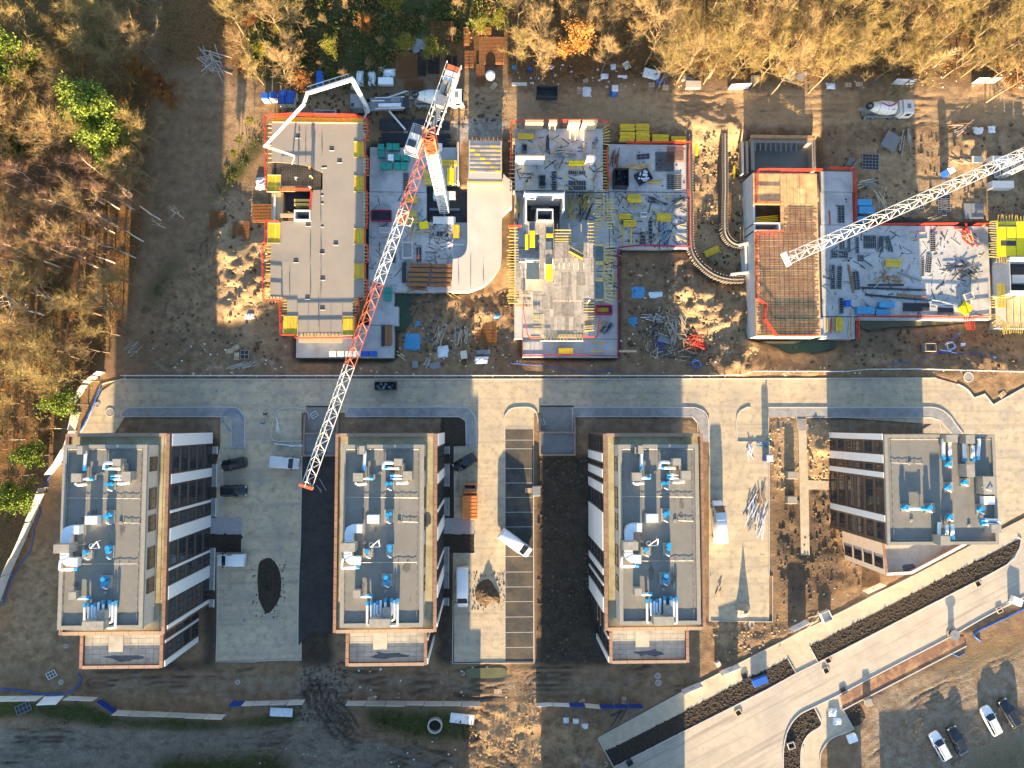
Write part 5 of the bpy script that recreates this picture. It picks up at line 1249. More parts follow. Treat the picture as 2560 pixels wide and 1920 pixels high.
# ---- yellow decked structure at the right edge
t = thing('building_shell', 'building shell cut by the right edge, with a bright yellow formwork deck', 'building', tuple(w(3, 1, 2150, 500, 0)), 0)
zs = .4
zbox(t, 3, 1, 1935, 250, 2600, 1180, -2.0, zs - .05, 'slab_bay', m_cslab)
y0 = 255
for i in range(5):
 for j in range(2):
  a = zrect(3, 1, 1975 + i * 85, 255 + j * 150, 2058 + i * 85, 403 + j * 150, ZD); MB().bx(a[0], a[1], ZD - .15, a[2], a[3], ZD + random.uniform(-.01, .01)).build('formwork_panel', m_yelb, t)
zbox(t, 3, 1, 2010, 420, 2145, 465, ZD - .02, ZD + .02, 'deck_hole_shade', m_void); zbox(t, 3, 1, 1995, 285, 2150, 300, ZD, ZD + .2, 'beam', m_void)  # dark plate on the panels paints the shade of a hole
cant(t, w(3, 1, 1972, 560, ZD), w(3, 1, 1972, 250, ZD), (-1, 0), 1.1, .42, ZD, m_yel2, .1); cant(t, w(3, 1, 1980, 565, ZD), w(3, 1, 2060, 565, ZD), (0, -1), .9, .4, ZD, m_yel2, .2); cant(t, w(3, 1, 1990, 250, ZD), w(3, 1, 2212, 250, ZD), (0, 1), 1.0, .5, ZD, m_yel2, .15)
for q_ in ((2090, 560, 2600, 590), (2085, 590, 2100, 850), (2090, 850, 2600, 880)): zbox(t, 3, 1, *q_, zs, ZD + .6, 'core_wall', m_cwall)
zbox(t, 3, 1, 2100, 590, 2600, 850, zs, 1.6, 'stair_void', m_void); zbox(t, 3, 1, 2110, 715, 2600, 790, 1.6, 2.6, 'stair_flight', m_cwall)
for i in range(5): zbox(t, 3, 1, 1930, 900 + i * 22, 2045, 908 + i * 22, ZD - .7, ZD - .5, 'formwork_beam', m_yel2)
for i in range(6): zbox(t, 3, 1, 1985 + i * 12, 790, 1992 + i * 12, 1000, ZD - .5, ZD - .3, 'formwork_beam', m_yelb)
cant(t, w(3, 1, 1950, 1060, 3), w(3, 1, 2050, 1160, 3), (-.7, -.7), 1.4, .3, 3.2, m_yel2, .1, .6); cant(t, w(3, 1, 2060, 1165, 3), w(3, 1, 2212, 1165, 3), (0, -1), 1.2, .4, 3.2, m_yel2, .1)
for i in range(5):
 zbox(t, 3, 1, 2060 + i * 60, 900, 2112 + i * 60, 1150, 2.9, 3.1 + random.uniform(0, .03), 'plywood_sheet', m_ply)
guard(t, W(3, 1, 3.2, 2065, 930, 2150, 880, 2260, 870), 3.2)
# ---- curved ramp walls
t = thing('ramp_walls', 'curved dark ramp walls bristling with bars, left of the right shell', 'wall', tuple(w(2, 1, 1750, 300, 0)), 0)
def strip(pts, wd_, z0, z1, name, m, parent):
 secs = []; n = len(pts)
 for i, p in enumerate(pts):
  d = pts[min(i + 1, n - 1)] - pts[max(i - 1, 0)]; d.z = 0; d.normalize(); s_ = Vector((-d.y, d.x, 0)) * wd_ / 2
  secs.append([(p.x + s_.x, p.y + s_.y, z0), (p.x - s_.x, p.y - s_.y, z0), (p.x - s_.x, p.y - s_.y, z1), (p.x + s_.x, p.y + s_.y, z1)])
 return MB().loft(secs).build(name, m, parent)
m_rampw = mat('ramp_form', (.085, .075, .065), .85, .3, 2, .01, 8)
o1 = W(2, 0, .8, 1535, 1155, 1537, 1400, 1540, 1655) + arc(W(2, 1, .8, 1545, 60, 1548, 440, 1605, 590, 1740, 705, 1880, 750, 2008, 752))
o2 = W(2, 0, .8, 1843, 1150, 1843, 1400, 1845, 1655) + arc(W(2, 1, .8, 1842, 60, 1842, 310, 1868, 395, 1925, 445, 2000, 455))
for o_ in (o1, o2):
 strip(o_, .95, -2.0, .6, 'curved_wall', m_rampw, t);
 strip([p for p in o_], .16, .6, .75, 'wall_rib', m_timberg, t)
 for s_ in (-.54, .54):
  q_ = []
  for i, p in enumerate(o_):
   d = o_[min(i + 1, len(o_) - 1)] - o_[max(i - 1, 0)]; d.normalize(); q_.append(Vector((p.x - d.y * s_, p.y + d.x * s_, 0)))
  mb = MB()
  for a, b in zip(q_[:-1], q_[1:]):
   n = max(1, round((b - a).length / .45))
   for k in range(n):
    p = a.lerp(b, k / n); mb.bx(p.x - .06, p.y - .06, -2.0, p.x + .06, p.y + .06, .72)
  tag(mb.build('wall_posts', m_timberg, t), kind='stuff')
fb = MB()
for o_, rng_ in ((o1, (2, 14)), (o2, (2, 12))):
 for i in range(rng_[0], min(rng_[1] + 8, len(o_) - 1)):
  for k in range(5):
   p = o_[i].lerp(o_[i + 1], k / 5); d = (o_[i + 1] - o_[i]).normalized(); s_ = Vector((-d.y, d.x, 0)) * (1 if o_ is o2 or True else -1)
   fb.bar((p.x + s_.x * .4, p.y + s_.y * .4, .3), (p.x + s_.x * 1.3, p.y + s_.y * 1.3, .1), .03)
tag(fb.build('side_bars', m_rusto, t), kind='stuff')
zbox(t, 2, 1, 2010, 435, 2035, 700, -2.0, .9, 'end_wall', m_cwall)
for q_ in ((1960, 460, 2090, 430), (1890, 712, 2090, 690)):
 a, b = w(2, 1, q_[0], q_[1], .9), w(2, 1, q_[2], q_[3], .9); MB().bar(a, b, .35, .5).build('tie_beam', m_cwall, t)
# ponds
pw_ = MB().prism([(p.x, p.y) for p in W(1, 1, -1.0, 1195, 874, 1660, 878, 1500, 925, 1400, 1000, 1365, 1060, 1345, 1130, 1260, 1195, 1195, 1210)], -1.4, -1.15)
struct('pond', pw_, m_water)
struct('pond', MB().prism([(p.x, p.y) for p in W(3, 1, -1.1, 770, 1100, 1700, 1100, 1700, 1130, 1400, 1150, 1050, 1165, 900, 1195, 810, 1170)], -1.6, -1.3), mat('brown_water', (.10, .09, .055), .1, .2, .4))
struct('pond', MB().prism([(p.x, p.y) for p in W(2, 1, -1.2, 2090, 1285) + W(3, 1, -1.2, 600, 1290, 560, 1350, 400, 1400, 200, 1400, 60, 1330)], -1.7, -1.4), m_water)
struct('puddle', MB().prism([(p.x, p.y) for p in arc(W(1, 3, 0, 1815, 800, 2000, 795, 2155, 800, 2150, 870, 2000, 885, 1820, 882), 3)], -.2, -.06), mat('olive_water', (.12, .125, .065), .1, .15, .5))
struct('puddle', MB().prism([(p.x, p.y) for p in arc(W(2, 3, 0, 520, 1640, 600, 1580, 690, 1570, 700, 1640, 620, 1720, 500, 1720), 3)], -.2, .06), mat('olive_water', (.12, .125, .065), .1, .15, .5))
# ------------------------------------------------------------------ tower cranes
def lattice3(mb_ch, a, b, wd_, ht, n, r=.07, flip=False):
 """three chord boom: two bottom chords and one top chord with zigzag bracing"""
 a = Vector(a); b = Vector(b); d = (b - a).normalized(); s_ = d.cross(Vector((0, 0, 1))).normalized() * wd_ / 2; u = Vector((0, 0, ht))
 for k in (-1, 1): mb_ch.bar(a + s_ * k, b + s_ * k, r * 2)
 mb_ch.bar(a + u, b + u, r * 2.2)
 for i in range(n):
  p, q_ = a.lerp(b, i / n), a.lerp(b, (i + 1) / n); m_ = a.lerp(b, (i + .5) / n) + u
  for k in (-1, 1): mb_ch.bar(p + s_ * k, m_, r * 1.1); mb_ch.bar(m_, q_ + s_ * k, r * 1.1)
  mb_ch.bar(p + s_, p - s_, r * 1.2); mb_ch.bar((p + s_) if i % 2 else (p - s_), (q_ - s_) if i % 2 else (q_ + s_), r)
 mb_ch.bar(b + s_, b - s_, r * 1.2)
def lattice4(mb, base, z0, z1, wd_, n, r=.08):
 h = wd_ / 2; x, y = base
 cs = [(x - h, y - h), (x + h, y - h), (x + h, y + h), (x - h, y + h)]
 for c in cs: mb.bar((*c, z0), (*c, z1), r * 2)
 for i in range(n):
  a, b = z0 + (z1 - z0) * i / n, z0 + (z1 - z0) * (i + 1) / n
  for k in range(4):
   p, q_ = cs[k], cs[(k + 1) % 4]
   mb.bar((*p, a), (*q_, a), r); mb.bar((*(p if i % 2 else q_), a), (*(q_ if i % 2 else p), b), r)
def crane(base, zm, zj, tip, ctr, label, cols, has_cab=True):
 t = thing('tower_crane', label, 'crane', (base.x, base.y, -1.0 if has_cab else 0), 0)
 z0 = -1.0 if has_cab else 0
 nsec = 6
 for k in range(nsec):
  mb = MB(); lattice4(mb, (base.x, base.y), z0 + .5 + (zm - z0 - .5) * k / nsec, z0 + .5 + (zm - z0 - .5) * (k + 1) / nsec - .03, 1.5, 4); mb.build('mast_section', m_paint, t)
 # ladder and cross base with ballast
 cb = MB(); cb.bar((base.x - 2.6, base.y, z0 + .25), (base.x + 2.6, base.y, z0 + .25), .4, .4); cb.bar((base.x, base.y - 2.6, z0 + .25), (base.x, base.y + 2.6, z0 + .25), .4, .41); cb.build('cross_base', m_grys, t)
 for k in (-1, 1):
  o = MB().bx(base.x - 1.9, base.y + k * 2.2 - .62, z0, base.x + 1.9, base.y + k * 2.2 + .62, z0 + 1.5).build('ballast_block', mat('ballast', (.62, .61, .57), .8, .08, 1), t)
 d = (tip - ctr); d.z = 0; d.normalize(); s_ = Vector((d.y, -d.x, 0))
 top = Vector((base.x, base.y, zm))
 o = MB().cyl((base.x, base.y, zm), 1.0, .5, 16).build('slewing_ring', cols[0], t)
 tw = MB(); lattice4(tw, (base.x, base.y), zm + .5, zj + 1.7, 1.5, 3, .09); tw.build('tower_head', cols[0], t)
 root = Vector((base.x, base.y, zj))
 Lj = ((tip - root) * 1).dot(d)
 st = 0.8
 bounds = [(0, .2, cols[0]), (.2, .415, cols[1]), (.415, .655, cols[0]), (.655, 1.0, cols[1])]
 for f0, f1, m_ in bounds:
  mb = MB(); a, b = root + d * (st + (Lj - st) * f0), root + d * (st + (Lj - st) * f1 - .04)
  lattice3(mb, a, b, 1.35, 1.15, max(3, round((b - a).length / 1.55)), .042); mb.build('jib_section', m_, t)
 e = root + d * Lj; MB().box((e.x, e.y, zj - .15), (.35, 1.7, .9), math.atan2(d.y, d.x)).build('jib_end', m_crane_r if has_cab else m_paint, t)
 Lc = (ctr - root).dot(-d); c0, c1 = root - d * .8, root - d * Lc
 mb = MB()
 for k in (-1, 1): mb.bar(c0 + s_ * k * .75, c1 + s_ * k * .75, .16, .3)
 n = int(Lc / 1.1)
 for i in range(n + 1): p = c0.lerp(c1, i / n); mb.bar(p + s_ * .75, p - s_ * .75, .1)
 for i in range(n): p, q_ = c0.lerp(c1, i / n), c0.lerp(c1, (i + 1) / n); mb.bar(p + s_ * .75 * (1 if i % 2 else -1), q_ - s_ * .75 * (1 if i % 2 else -1), .07)
 for k in (-1, 1):
  mb.bar(c0 + s_ * k * .95 + Vector((0, 0, 1)), c1 + s_ * k * .95 + Vector((0, 0, 1)), .05)
  for i in range(n + 1): p = c0.lerp(c1, i / n) + s_ * k * .95; mb.bar(p, p + Vector((0, 0, 1)), .045)
 cj = mb.build('counter_jib', m_paint, t)
 a = math.atan2(d.y, d.x); pc = root - d * (Lc * .48)
 MB().box((pc.x, pc.y, zj + .05), (Lc * .8, .55, .05), a).build('walkway_mesh', m_grys, cj)
 pc = root - d * (Lc - 1.1)
 for k in range(3): p = root - d * (Lc - .5 - k * .8); MB().box((p.x, p.y, zj - 1.3), (.65, 1.6, 1.9), a).build('counterweight', m_paint if k else m_crane_r, t)
 for k in range(2):
  p = root - d * (Lc - 3.2) + s_ * (k * .6 - .3); MB().box((p.x, p.y, zj + .1), (1.6, .45, .6), a).build('ballast_slab', m_timberg, t)
 p = root - d * (Lc - 5.2); MB().box((p.x, p.y, zj + .1), (1.4, 1.1, .9), a).build('hoist_winch', m_grys, t)
 if has_cab:
  p = root + s_ * 1.9 + d * .4
  pl = MB()
  for q_ in ((-1.9, .9), (1.9, .9), (-1.9, -.9), (1.9, -.9)):
   b = p + d * q_[0] + s_ * q_[1]; pl.bar((b.x, b.y, zj - 2.2), (b.x, b.y, zj - .9), .06)
  for h in (-2.2, -1.5, -.9):
   c4 = [p + d * q_[0] + s_ * q_[1] + Vector((0, 0, h)) for q_ in ((-1.9, .9), (1.9, .9), (1.9, -.9), (-1.9, -.9))]
   for k in range(4): pl.bar(c4[k], c4[(k + 1) % 4], .06)
  pl.build('cab_platform', m_paint, t)
  q_ = p + d * .5; cabo = MB().box((q_.x, q_.y, zj - 2.2), (1.9, 1.5, 1.9), a).build('operator_cab', m_paint, t)
  q2 = p + d * .9 + s_ * .1; MB().box((q2.x, q2.y, zj - .31), (.9, 1.1, .04), a).build('cab_window', m_glass, cabo)
  q2 = p - d * 1.2; MB().box((q2.x, q2.y, zj - 2.2), (.9, 1.0, 1.2), a).build('switch_cabinet', m_grys, t)
  tr = root + d * (Lj * .235); tb = MB()
  tb.box((tr.x, tr.y, zj - .45), (1.5, 1.5, .25), a);
  tro = tb.build('trolley', m_crane_r, t); bk = MB(); q2 = tr - s_ * .95
  c4 = [q2 + d * i + s_ * j for i, j in ((-.5, .35), (.5, .35), (.5, -.35), (-.5, -.35))]
  for k in range(4): bk.bar((c4[k].x, c4[k].y, zj - .9), (c4[(k + 1) % 4].x, c4[(k + 1) % 4].y, zj - .9), .06); bk.bar((c4[k].x, c4[k].y, zj - .9), (c4[k].x, c4[k].y, zj), .05)
  bk.build('service_basket', m_paint, tro)
  hk = Vector((tr.x, tr.y, 9.0)); rp = MB()
  for i in (-.25, .25):
   for j in (-.25, .25): rp.tube([tr + d * i + s_ * j + Vector((0, 0, -.3)), hk + d * i * .4 + s_ * j * .4], .018, 4)
  rp.build('hoist_rope', m_dark, t)
  ho = MB().box((hk.x, hk.y, hk.z - .7), (.6, .3, .7), a).build('hook_block', m_crane_r, t)
  MB().tube([(hk.x, hk.y, hk.z - .6), (hk.x, hk.y, hk.z - 1.1), (hk.x + .18, hk.y, hk.z - 1.3), (hk.x + .3, hk.y, hk.z - 1.1)], .06, 6).build('hook', m_crane_r, ho)
 return t
cb = px(1111.5, 523, -.5)
crane(cb, 26.5, 30.0, px(761.5, 1214, 30), px(1131, 165, 30), 'red and white tower crane, its jib reaching over the paved road', (m_crane_r, m_paint))
cb2 = px(2492, 437, 0)
_tip = px(1963, 650, 36.5); _dir = (Vector((cb2.x, cb2.y, 36.5)) - _tip).normalized()
crane(cb2, 33.0, 36.5, _tip, Vector((cb2.x, cb2.y, 36.5)) + _dir * 13, 'white tower crane with its foot at the right edge, jib pointing left', (m_paint, m_paint), False)
# ------------------------------------------------------------------ vehicles
m_tyre = mat('tyre', (.02, .02, .02), .9, .2, 5)
m_cglass = mat('car_glass', (.012, .018, .025), .08, .2, 1, spec=.8)
m_light = mat('lamp_lens', (.7, .72, .75), .15, .05, 3, spec=.6)
def paintm(n_, c): return mat('car_paint_' + n_, c, .28, .04, .5, coat=.6, spec=.5)
def wheels(t, xs, hw, r=.34):
 me = MB().tube([(0, -.11, 0), (0, .11, 0)], r, 14).mesh('wheel', m_tyre)
 hub = MB().tube([(0, -.12, 0), (0, .12, 0)], r * .6, 10).mesh('rim', m_grys)
 for x in xs:
  for s_ in (-1, 1): o = link('wheel', me, t, (x, s_ * hw, r)); link('rim', hub, o)
def sec(x, hw, z0, z1, e=.12):
 return [(x, -hw, z0 + e), (x, -hw + e * .5, z0), (x, hw - e * .5, z0), (x, hw, z0 + e), (x, hw, z1 - e), (x, hw - e * 1.4, z1), (x, -hw + e * 1.4, z1), (x, -hw, z1 - e)]
def pose(c, r, fx, fy, rx, ry):
 a, b = w(c, r, fx, fy, .7), w(c, r, rx, ry, .7); d = a - b
 return (a + b) / 2, d.length, math.atan2(d.y, d.x)
def car(c, r, fx, fy, rx, ry, m, label, kind='estate', name='parked_car', group=None):
 p, L_, ang = pose(c, r, fx, fy, rx, ry); L_ = max(4.2, min(5.0, L_))
 t = thing(name, label, 'car', (p.x, p.y, 0), ang, group); h = L_ / 2; W2 = .93
 z1 = 1.0
 MB().loft([sec(-h, .72, .45, .85), sec(-h + .12, .86, .3, z1 - .04), sec(-h + .7, W2, .25, z1), sec(h - 1.5, W2, .25, z1 - .02), sec(h - .7, W2 - .02, .25, .92), sec(h - .2, .84, .28, .80), sec(h, .62, .4, .66)]).build('body', m, t, True, True)
 rz = 1.62 if kind == 'suv' else 1.47; rb = -h + (.35 if kind != 'sedan' else 1.0); rt = -h + (.6 if kind != 'sedan' else 1.45); f0, f1 = h - 1.35, h - 2.1
 def gh(x0, x1, hw, z): return [(x0, -hw, z), (x1, -hw, z), (x1 + .14, 0, z), (x1, hw, z), (x0, hw, z)]
 MB().loft([gh(rb, f0, .84, z1 - .06), gh(rt, f1, .64, rz - .03)]).build('cabin_glass', m_cglass, t, False, True)
 ro = MB().rbox(rt - .05, -.66, rz - .05, f1 + .08, .66, rz + .03, .05).build('roof', m, t, False, True)
 pl = MB()
 for s_ in (-1, 1):
  pl.bar((f0, s_ * .83, z1 - .05), (f1, s_ * .64, rz - .02), .08); pl.bar((rb, s_ * .83, z1 - .05), (rt, s_ * .64, rz - .02), .12)
  pl.bar(((rb + f0) / 2, s_ * .85, z1 - .05), ((rt + f1) / 2, s_ * .66, rz - .02), .08)
 pl.build('pillars', m, t, local=True)
 if kind == 'suv' or kind == 'estate':
  for s_ in (-1, 1): MB().bar((rt + .1, s_ * .58, rz + .07), (f1 - .1, s_ * .58, rz + .07), .05).build('roof_rail', m_dark, ro, local=True)
  if kind == 'suv': MB().bx(-.45 + rt * .3, -.4, rz + .031, f1 * .2 + .35, .4, rz + .04).build('sunroof', m_cglass, ro, local=True)
 wheels(t, (-h + .85, h - .9), .82)
 for s_ in (-1, 1):
  MB().bx(h - .32, s_ * .62 - .17, .62, h - .1, s_ * .62 + .17, .8).build('headlight', m_light, t, local=True)
  MB().bx(-h - .01, s_ * .68 - .12, .7, -h + .12, s_ * .68 + .12, .88).build('tail_light', m_crane_r, t, local=True)
  MB().bx(f0 - .35, s_ * 1.02 - .08, z1, f0 - .2, s_ * 1.02 + .08, z1 + .16).build('wing_mirror', m, t, local=True)
 return t
def van(c, r, fx, fy, rx, ry, m, label, hgt=2.0, Lr=None, W2=.95, rails=False):
 p, L_, ang = pose(c, r, fx, fy, rx, ry); L_ = Lr or L_
 t = thing('van', label, 'van', (p.x, p.y, 0), ang); h = L_ / 2
 hood = .9 if hgt < 2.2 else .75
 MB().loft([sec(-h, W2 - .05, .35, hgt - .06), sec(-h + .1, W2, .3, hgt), sec(h - hood - 1.15, W2, .3, hgt), sec(h - hood, W2 - .03, .3, 1.28 if hgt < 2.2 else 1.45), sec(h - .25, W2 - .08, .3, 1.0 if hgt < 2.2 else 1.15), sec(h, W2 - .25, .4, .8)]).build('body', m, t, True, True)
 z_a, z_b = hgt - .02, (1.28 if hgt < 2.2 else 1.45)
 x_a, x_b = h - hood - 1.05, h - hood - .02
 MB().add([(x_a, -W2 + .2, z_a - .06 + .02), (x_a, W2 - .2, z_a - .06 + .02), (x_b, W2 - .1, z_b + .05), (x_b, -W2 + .1, z_b + .05), (x_a, -W2 + .2, z_a - .2), (x_a, W2 - .2, z_a - .2), (x_b, W2 - .1, z_b - .2), (x_b, -W2 + .1, z_b - .2)], [(0, 1, 2, 3), (7, 6, 5, 4), (0, 4, 5, 1), (1, 5, 6, 2), (2, 6, 7, 3), (3, 7, 4, 0)]).build('windscreen', m_cglass, t, local=True)
 for s_ in (-1, 1):
  MB().bx(x_a - .7, s_ * (W2 - .01) - .015, 1.2, x_a + .1, s_ * (W2 - .01) + .015, 1.7).build('side_window', m_cglass, t, local=True)
  MB().bx(h - .3, s_ * .66 - .18, .75, h - .08, s_ * .66 + .18, .95).build('headlight', m_light, t, local=True)
  MB().bx(x_b - .3, s_ * (W2 + .14) - .1, 1.2, x_b - .15, s_ * (W2 + .14) + .1, 1.5).build('wing_mirror', m_dark, t, local=True)
 ribs = MB()
 for k in range(5): xx = -h + .5 + k * (L_ - hood - 2) / 5; ribs.bx(xx, -W2 + .2, hgt, xx + .05, W2 - .2, hgt + .012)
 ribs.build('roof_ribs', m, t, local=True)
 wheels(t, (-h + 1.0, h - .95), W2 - .1, .34)
 return t
P_blk, P_wht, P_sil = paintm('black', (.012, .013, .015)), paintm('white', (.70, .72, .74)), paintm('silver', (.52, .54, .57))
car(0, 2, 1910, 715, 2135, 670, P_blk, 'black estate car parked askew, upper of two beside the first block', 'suv')
car(0, 2, 2135, 922, 1905, 925, P_blk, 'black car parked straight, lower of two beside the first block', 'suv')
van(0, 2, 1880, 1522, 2125, 1518, P_wht, 'small white van with roof rack parked below the entrance path', 1.75, 4.7)
van(1, 2, 368, 690, 138, 670, P_sil, 'silver grey small van parked right of the crane jib tip yard', 1.75, 4.7)
car(1, 2, 1722, 728, 1888, 632, P_blk, 'dark car parked aslant beside the middle block', 'suv')
van(1, 3, 1785, 248, 1785, -62, P_wht, 'white box van parked at the right side of the middle block', 2.6, 6.6)
van(2, 2, 165, 1470, -110, 1270, P_wht, 'white van standing aslant across the car park bays', 2.3, 6.0)
van(2, 2, 1770, 1005, 1790, 1365, P_wht, 'long white van beside the third office block', 2.6, 6.9)
car(3, 3, 1415, 1340, 1560, 1600, P_wht, 'white car, left end of the parked row at the lower right', 'estate', group=None)
car(3, 3, 1580, 1300, 1700, 1550, P_blk, 'black car beside the leftmost white car at the lower right', 'sedan')
car(3, 3, 1865, 1128, 1990, 1370, P_wht, 'white car next to the black pickup at the lower right', 'estate')
car(3, 3, 2000, 1040, 2175, 1325, P_blk, 'black car at the far right end of the parked row', 'estate')
# orange lorry
p, L_, ang = pose(1, 2, 1852, 858, 1848, 1155)
t = thing('lorry', 'orange box lorry parked by the middle office block', 'lorry', (p.x, p.y, 0), ang); h = L_ / 2
m_or = mat('orange_tarpaulin', (.60, .20, .05), .55, .12, 1.2, .02, 3)
MB().bx(-h, -.9, .5, h - .3, .9, .8).build('chassis', m_dark, t, local=True)
MB().rbox(-h, -1.22, .8, h - 1.9, 1.22, 2.9, .08).build('cargo_box', m_or, t, local=True)
rb_ = MB()
for k in range(8): rb_.bx(-h + .3 + k * .58, -1.2, 2.9, -h + .36 + k * .58, 1.2, 2.93)
rb_.build('box_ribs', m_or, t, local=True)
cbm = MB().loft([sec(h - 1.75, 1.1, .5, 2.3), sec(h - .75, 1.1, .5, 2.3), sec(h - .2, 1.05, .5, 1.6), sec(h, .95, .5, 1.2)]).build('cab', mat('lorry_cab', (.42, .17, .08), .4, .1, 1), t, True, True)
MB().add([(h - .75, -.9, 2.32), (h - .75, .9, 2.32), (h - .22, .9, 1.64), (h - .22, -.9, 1.64)], [(0, 1, 2, 3)]).build('windscreen', m_cglass, cbm, local=True)
wheels(t, (-h + 1.0, -h + 2.2, h - .9), 1.0, .45)
# mixer lorries
def mixer(c, r, fx, fy, rx, ry, label, mark):
 p, L_, ang = pose(c, r, fx, fy, rx, ry); L_ = 8.9; h = L_ / 2
 t = thing('mixer_lorry', label, 'lorry', (p.x, p.y, 0), ang)
 MB().bx(-h + .4, -.5, .75, h - .2, .5, 1.05).build('chassis', m_grys, t, local=True)
 cab_ = MB().loft([sec(h - 2.1, 1.2, .6, 2.95), sec(h - .35, 1.2, .6, 2.95), sec(h - .1, 1.18, .6, 2.2), sec(h, 1.15, .5, 1.3)]).build('cab', m_paint, t, False, True)
 MB().add([(h - .33, -1.05, 2.9), (h - .33, 1.05, 2.9), (h - .06, 1.05, 2.15), (h - .06, -1.05, 2.15)], [(0, 1, 2, 3)]).build('windscreen', m_cglass, cab_, local=True)
 MB().bx(h - 1.5, -.4, 2.95, h - .9, .4, 3.0).build('roof_hatch', m_grys, cab_, local=True)
 for s_ in (-1, 1): MB().bx(h - 1.4, s_ * 1.2 - .02, 1.7, h - .6, s_ * 1.2 + .02, 2.5).build('side_window', m_cglass, cab_, local=True)
 MB().bx(h - 2.7, -1.15, 1.05, h - 2.25, 1.15, 2.7).build('water_tank', m_paint, t, local=True)
 ax0, ax1 = Vector((h - 2.9, 0, 1.95)), Vector((-h + .9, 0, 2.55)); secs = []
 for f_, rr in ((0, .55), (.06, .95), (.3, 1.17), (.55, 1.15), (.8, .85), (1, .52)):
  q_ = ax0.lerp(ax1, f_); secs.append([(q_.x, q_.y + rr * math.cos(k * math.pi / 9), q_.z + rr * math.sin(k * math.pi / 9)) for k in range(18)])
 dr = MB().loft(secs).build('drum', mat('drum_paint', (.66, .65, .60), .45, .08, 1, stain=(.5, .48, .44), stain_amt=.6), t, True, True)
 for f_, rr in ((.42, 1.175), (.72, .98)):
  q_ = ax0.lerp(ax1, f_); MB().tube([(q_.x, 0, q_.z), (q_.x - .06, 0, q_.z + .008)], rr, 18).build('drum_band', m_grys, dr, local=True)
 if mark:
  mk = MB()
  for k in range(14):
   a_ = k / 13; x_ = h - 3.6 - 2.6 * a_; f_ = (ax0.x - x_) / (ax0.x - ax1.x); q_ = ax0.lerp(ax1, f_)
   rr = np.interp(f_, (0, .06, .3, .55, .8, 1), (.55, .95, 1.17, 1.15, .85, .52)) + .012; th = 1.15 + .55 * math.sin(a_ * 3.1)
   mk.bx(x_ - .12, rr * math.cos(th) - .1, q_.z + rr * math.sin(th) - .03, x_ + .12, rr * math.cos(th) + .1, q_.z + rr * math.sin(th) + .02)
  mk.build('drum_stripe', mat('purple_mark', (.32, .03, .22), .5, .1, 2), dr, local=True)
  lt = MB()
  for k in range(4): lt.bx(h - 4.9 - k * .18, -.35, 3.18 + k * .012, h - 4.8 - k * .18, -.05, 3.24 + k * .012)
  for k in range(3): lt.bx(h - 3.9 - k * .2, -.75, 3.0, h - 3.8 - k * .2, -.45, 3.04)
  lt.build('drum_lettering', mat('purple_mark', (.32, .03, .22)), dr, local=True)
 MB().ring((-h + .75, 0, 2.75), .35, .62, .5, 14).build('hopper', m_dark, t, local=True)
 fr = MB()
 for s_ in (-1, 1): fr.bar((-h + .5, s_ * .8, .9), (-h + .8, s_ * .7, 2.6), .12); fr.bar((-h + .2, s_ * .6, .9), (-h + .2, s_ * .6, 1.8), .1)
 fr.build('rear_frame', m_grys, t, local=True)
 MB().loft([[(-h + .4, -.25, 2.0), (-h + .4, .25, 2.0), (-h + .4, .3, 2.2), (-h + .4, -.3, 2.2)], [(-h - .5, -.2, 1.3), (-h - .5, .2, 1.3), (-h - .5, .25, 1.5), (-h - .5, -.25, 1.5)]]).build('chute', m_grys, t, local=True)
 wheels(t, (-h + 1.2, -h + 2.6, h - 3.3, h - 1.5), 1.05, .5)
 for s_ in (-1, 1):
  MB().bx(-h + .7, s_ * 1.05 - .2, 1.02, h - 2.4, s_ * 1.05 + .2, 1.08).build('mudguard', m_grys, t, local=True)
 return t
mixer(3, 0, 1232, 965, 765, 965, 'white concrete mixer lorry with purple marks on the upper dirt road', True)
mixer(1, 0, 1798, 875, 1350, 870, 'white concrete mixer lorry backed up to the pump, under the counter jib', False)
# concrete pump lorry with folded arm
p, L_, ang = pose(1, 0, 835, 925, 1330, 905); h = 5.2
t = thing('concrete_pump', 'concrete pump lorry, white jointed boom reaching over the left shell', 'lorry', (p.x, p.y, 0), 0)
def PL(x, y, z): return w(1, 0, x, y, z)
f_ = w(1, 0, 835, 940, 1); b_ = w(1, 0, 1330, 925, 1); dv = (f_ - b_).normalized(); sv = Vector((-dv.y, dv.x, 0)); an = math.atan2(dv.y, dv.x)
def at_(k, s_, z): q_ = p + dv * k + sv * s_; return (q_.x, q_.y, z)
MB().box(at_(-.3, 0, .8), (9.6, 1.0, .35), an).build('chassis', m_grys, t)
MB().box(at_(3.9, 0, .6), (1.9, 2.4, 2.3), an).build('cab', mat('grey_cab', (.22, .22, .22), .5, .1, 1), t)
MB().box(at_(4.5, .7, 2.905), (.5, .6, .02), an).build('roof_hatch', m_cglass, t)
MB().box(at_(-1.0, 0, 1.15), (5.6, 2.2, .25), an).build('deck', m_grys, t); MB().box(at_(-1.6, .5, 1.4), (3.8, .5, .8), an).build('pump_unit', m_galv, t); MB().box(at_(-2.6, -.4, 1.4), (1.6, .9, .7), an).build('pump_unit', m_grys, t)
MB().box(at_(-4.3, 0, .8), (.9, 1.6, 1.0), an).build('hopper', m_dark, t)
for q_, s_ in (((-1.5, .95), 4.5), ((-1.5, -.95), 5.2)): MB().bar(at_(q_[0] - 2.6, q_[1], 1.75), at_(q_[0] + 2.4, q_[1], 1.75), .14).build('delivery_pipe', m_paint, t)
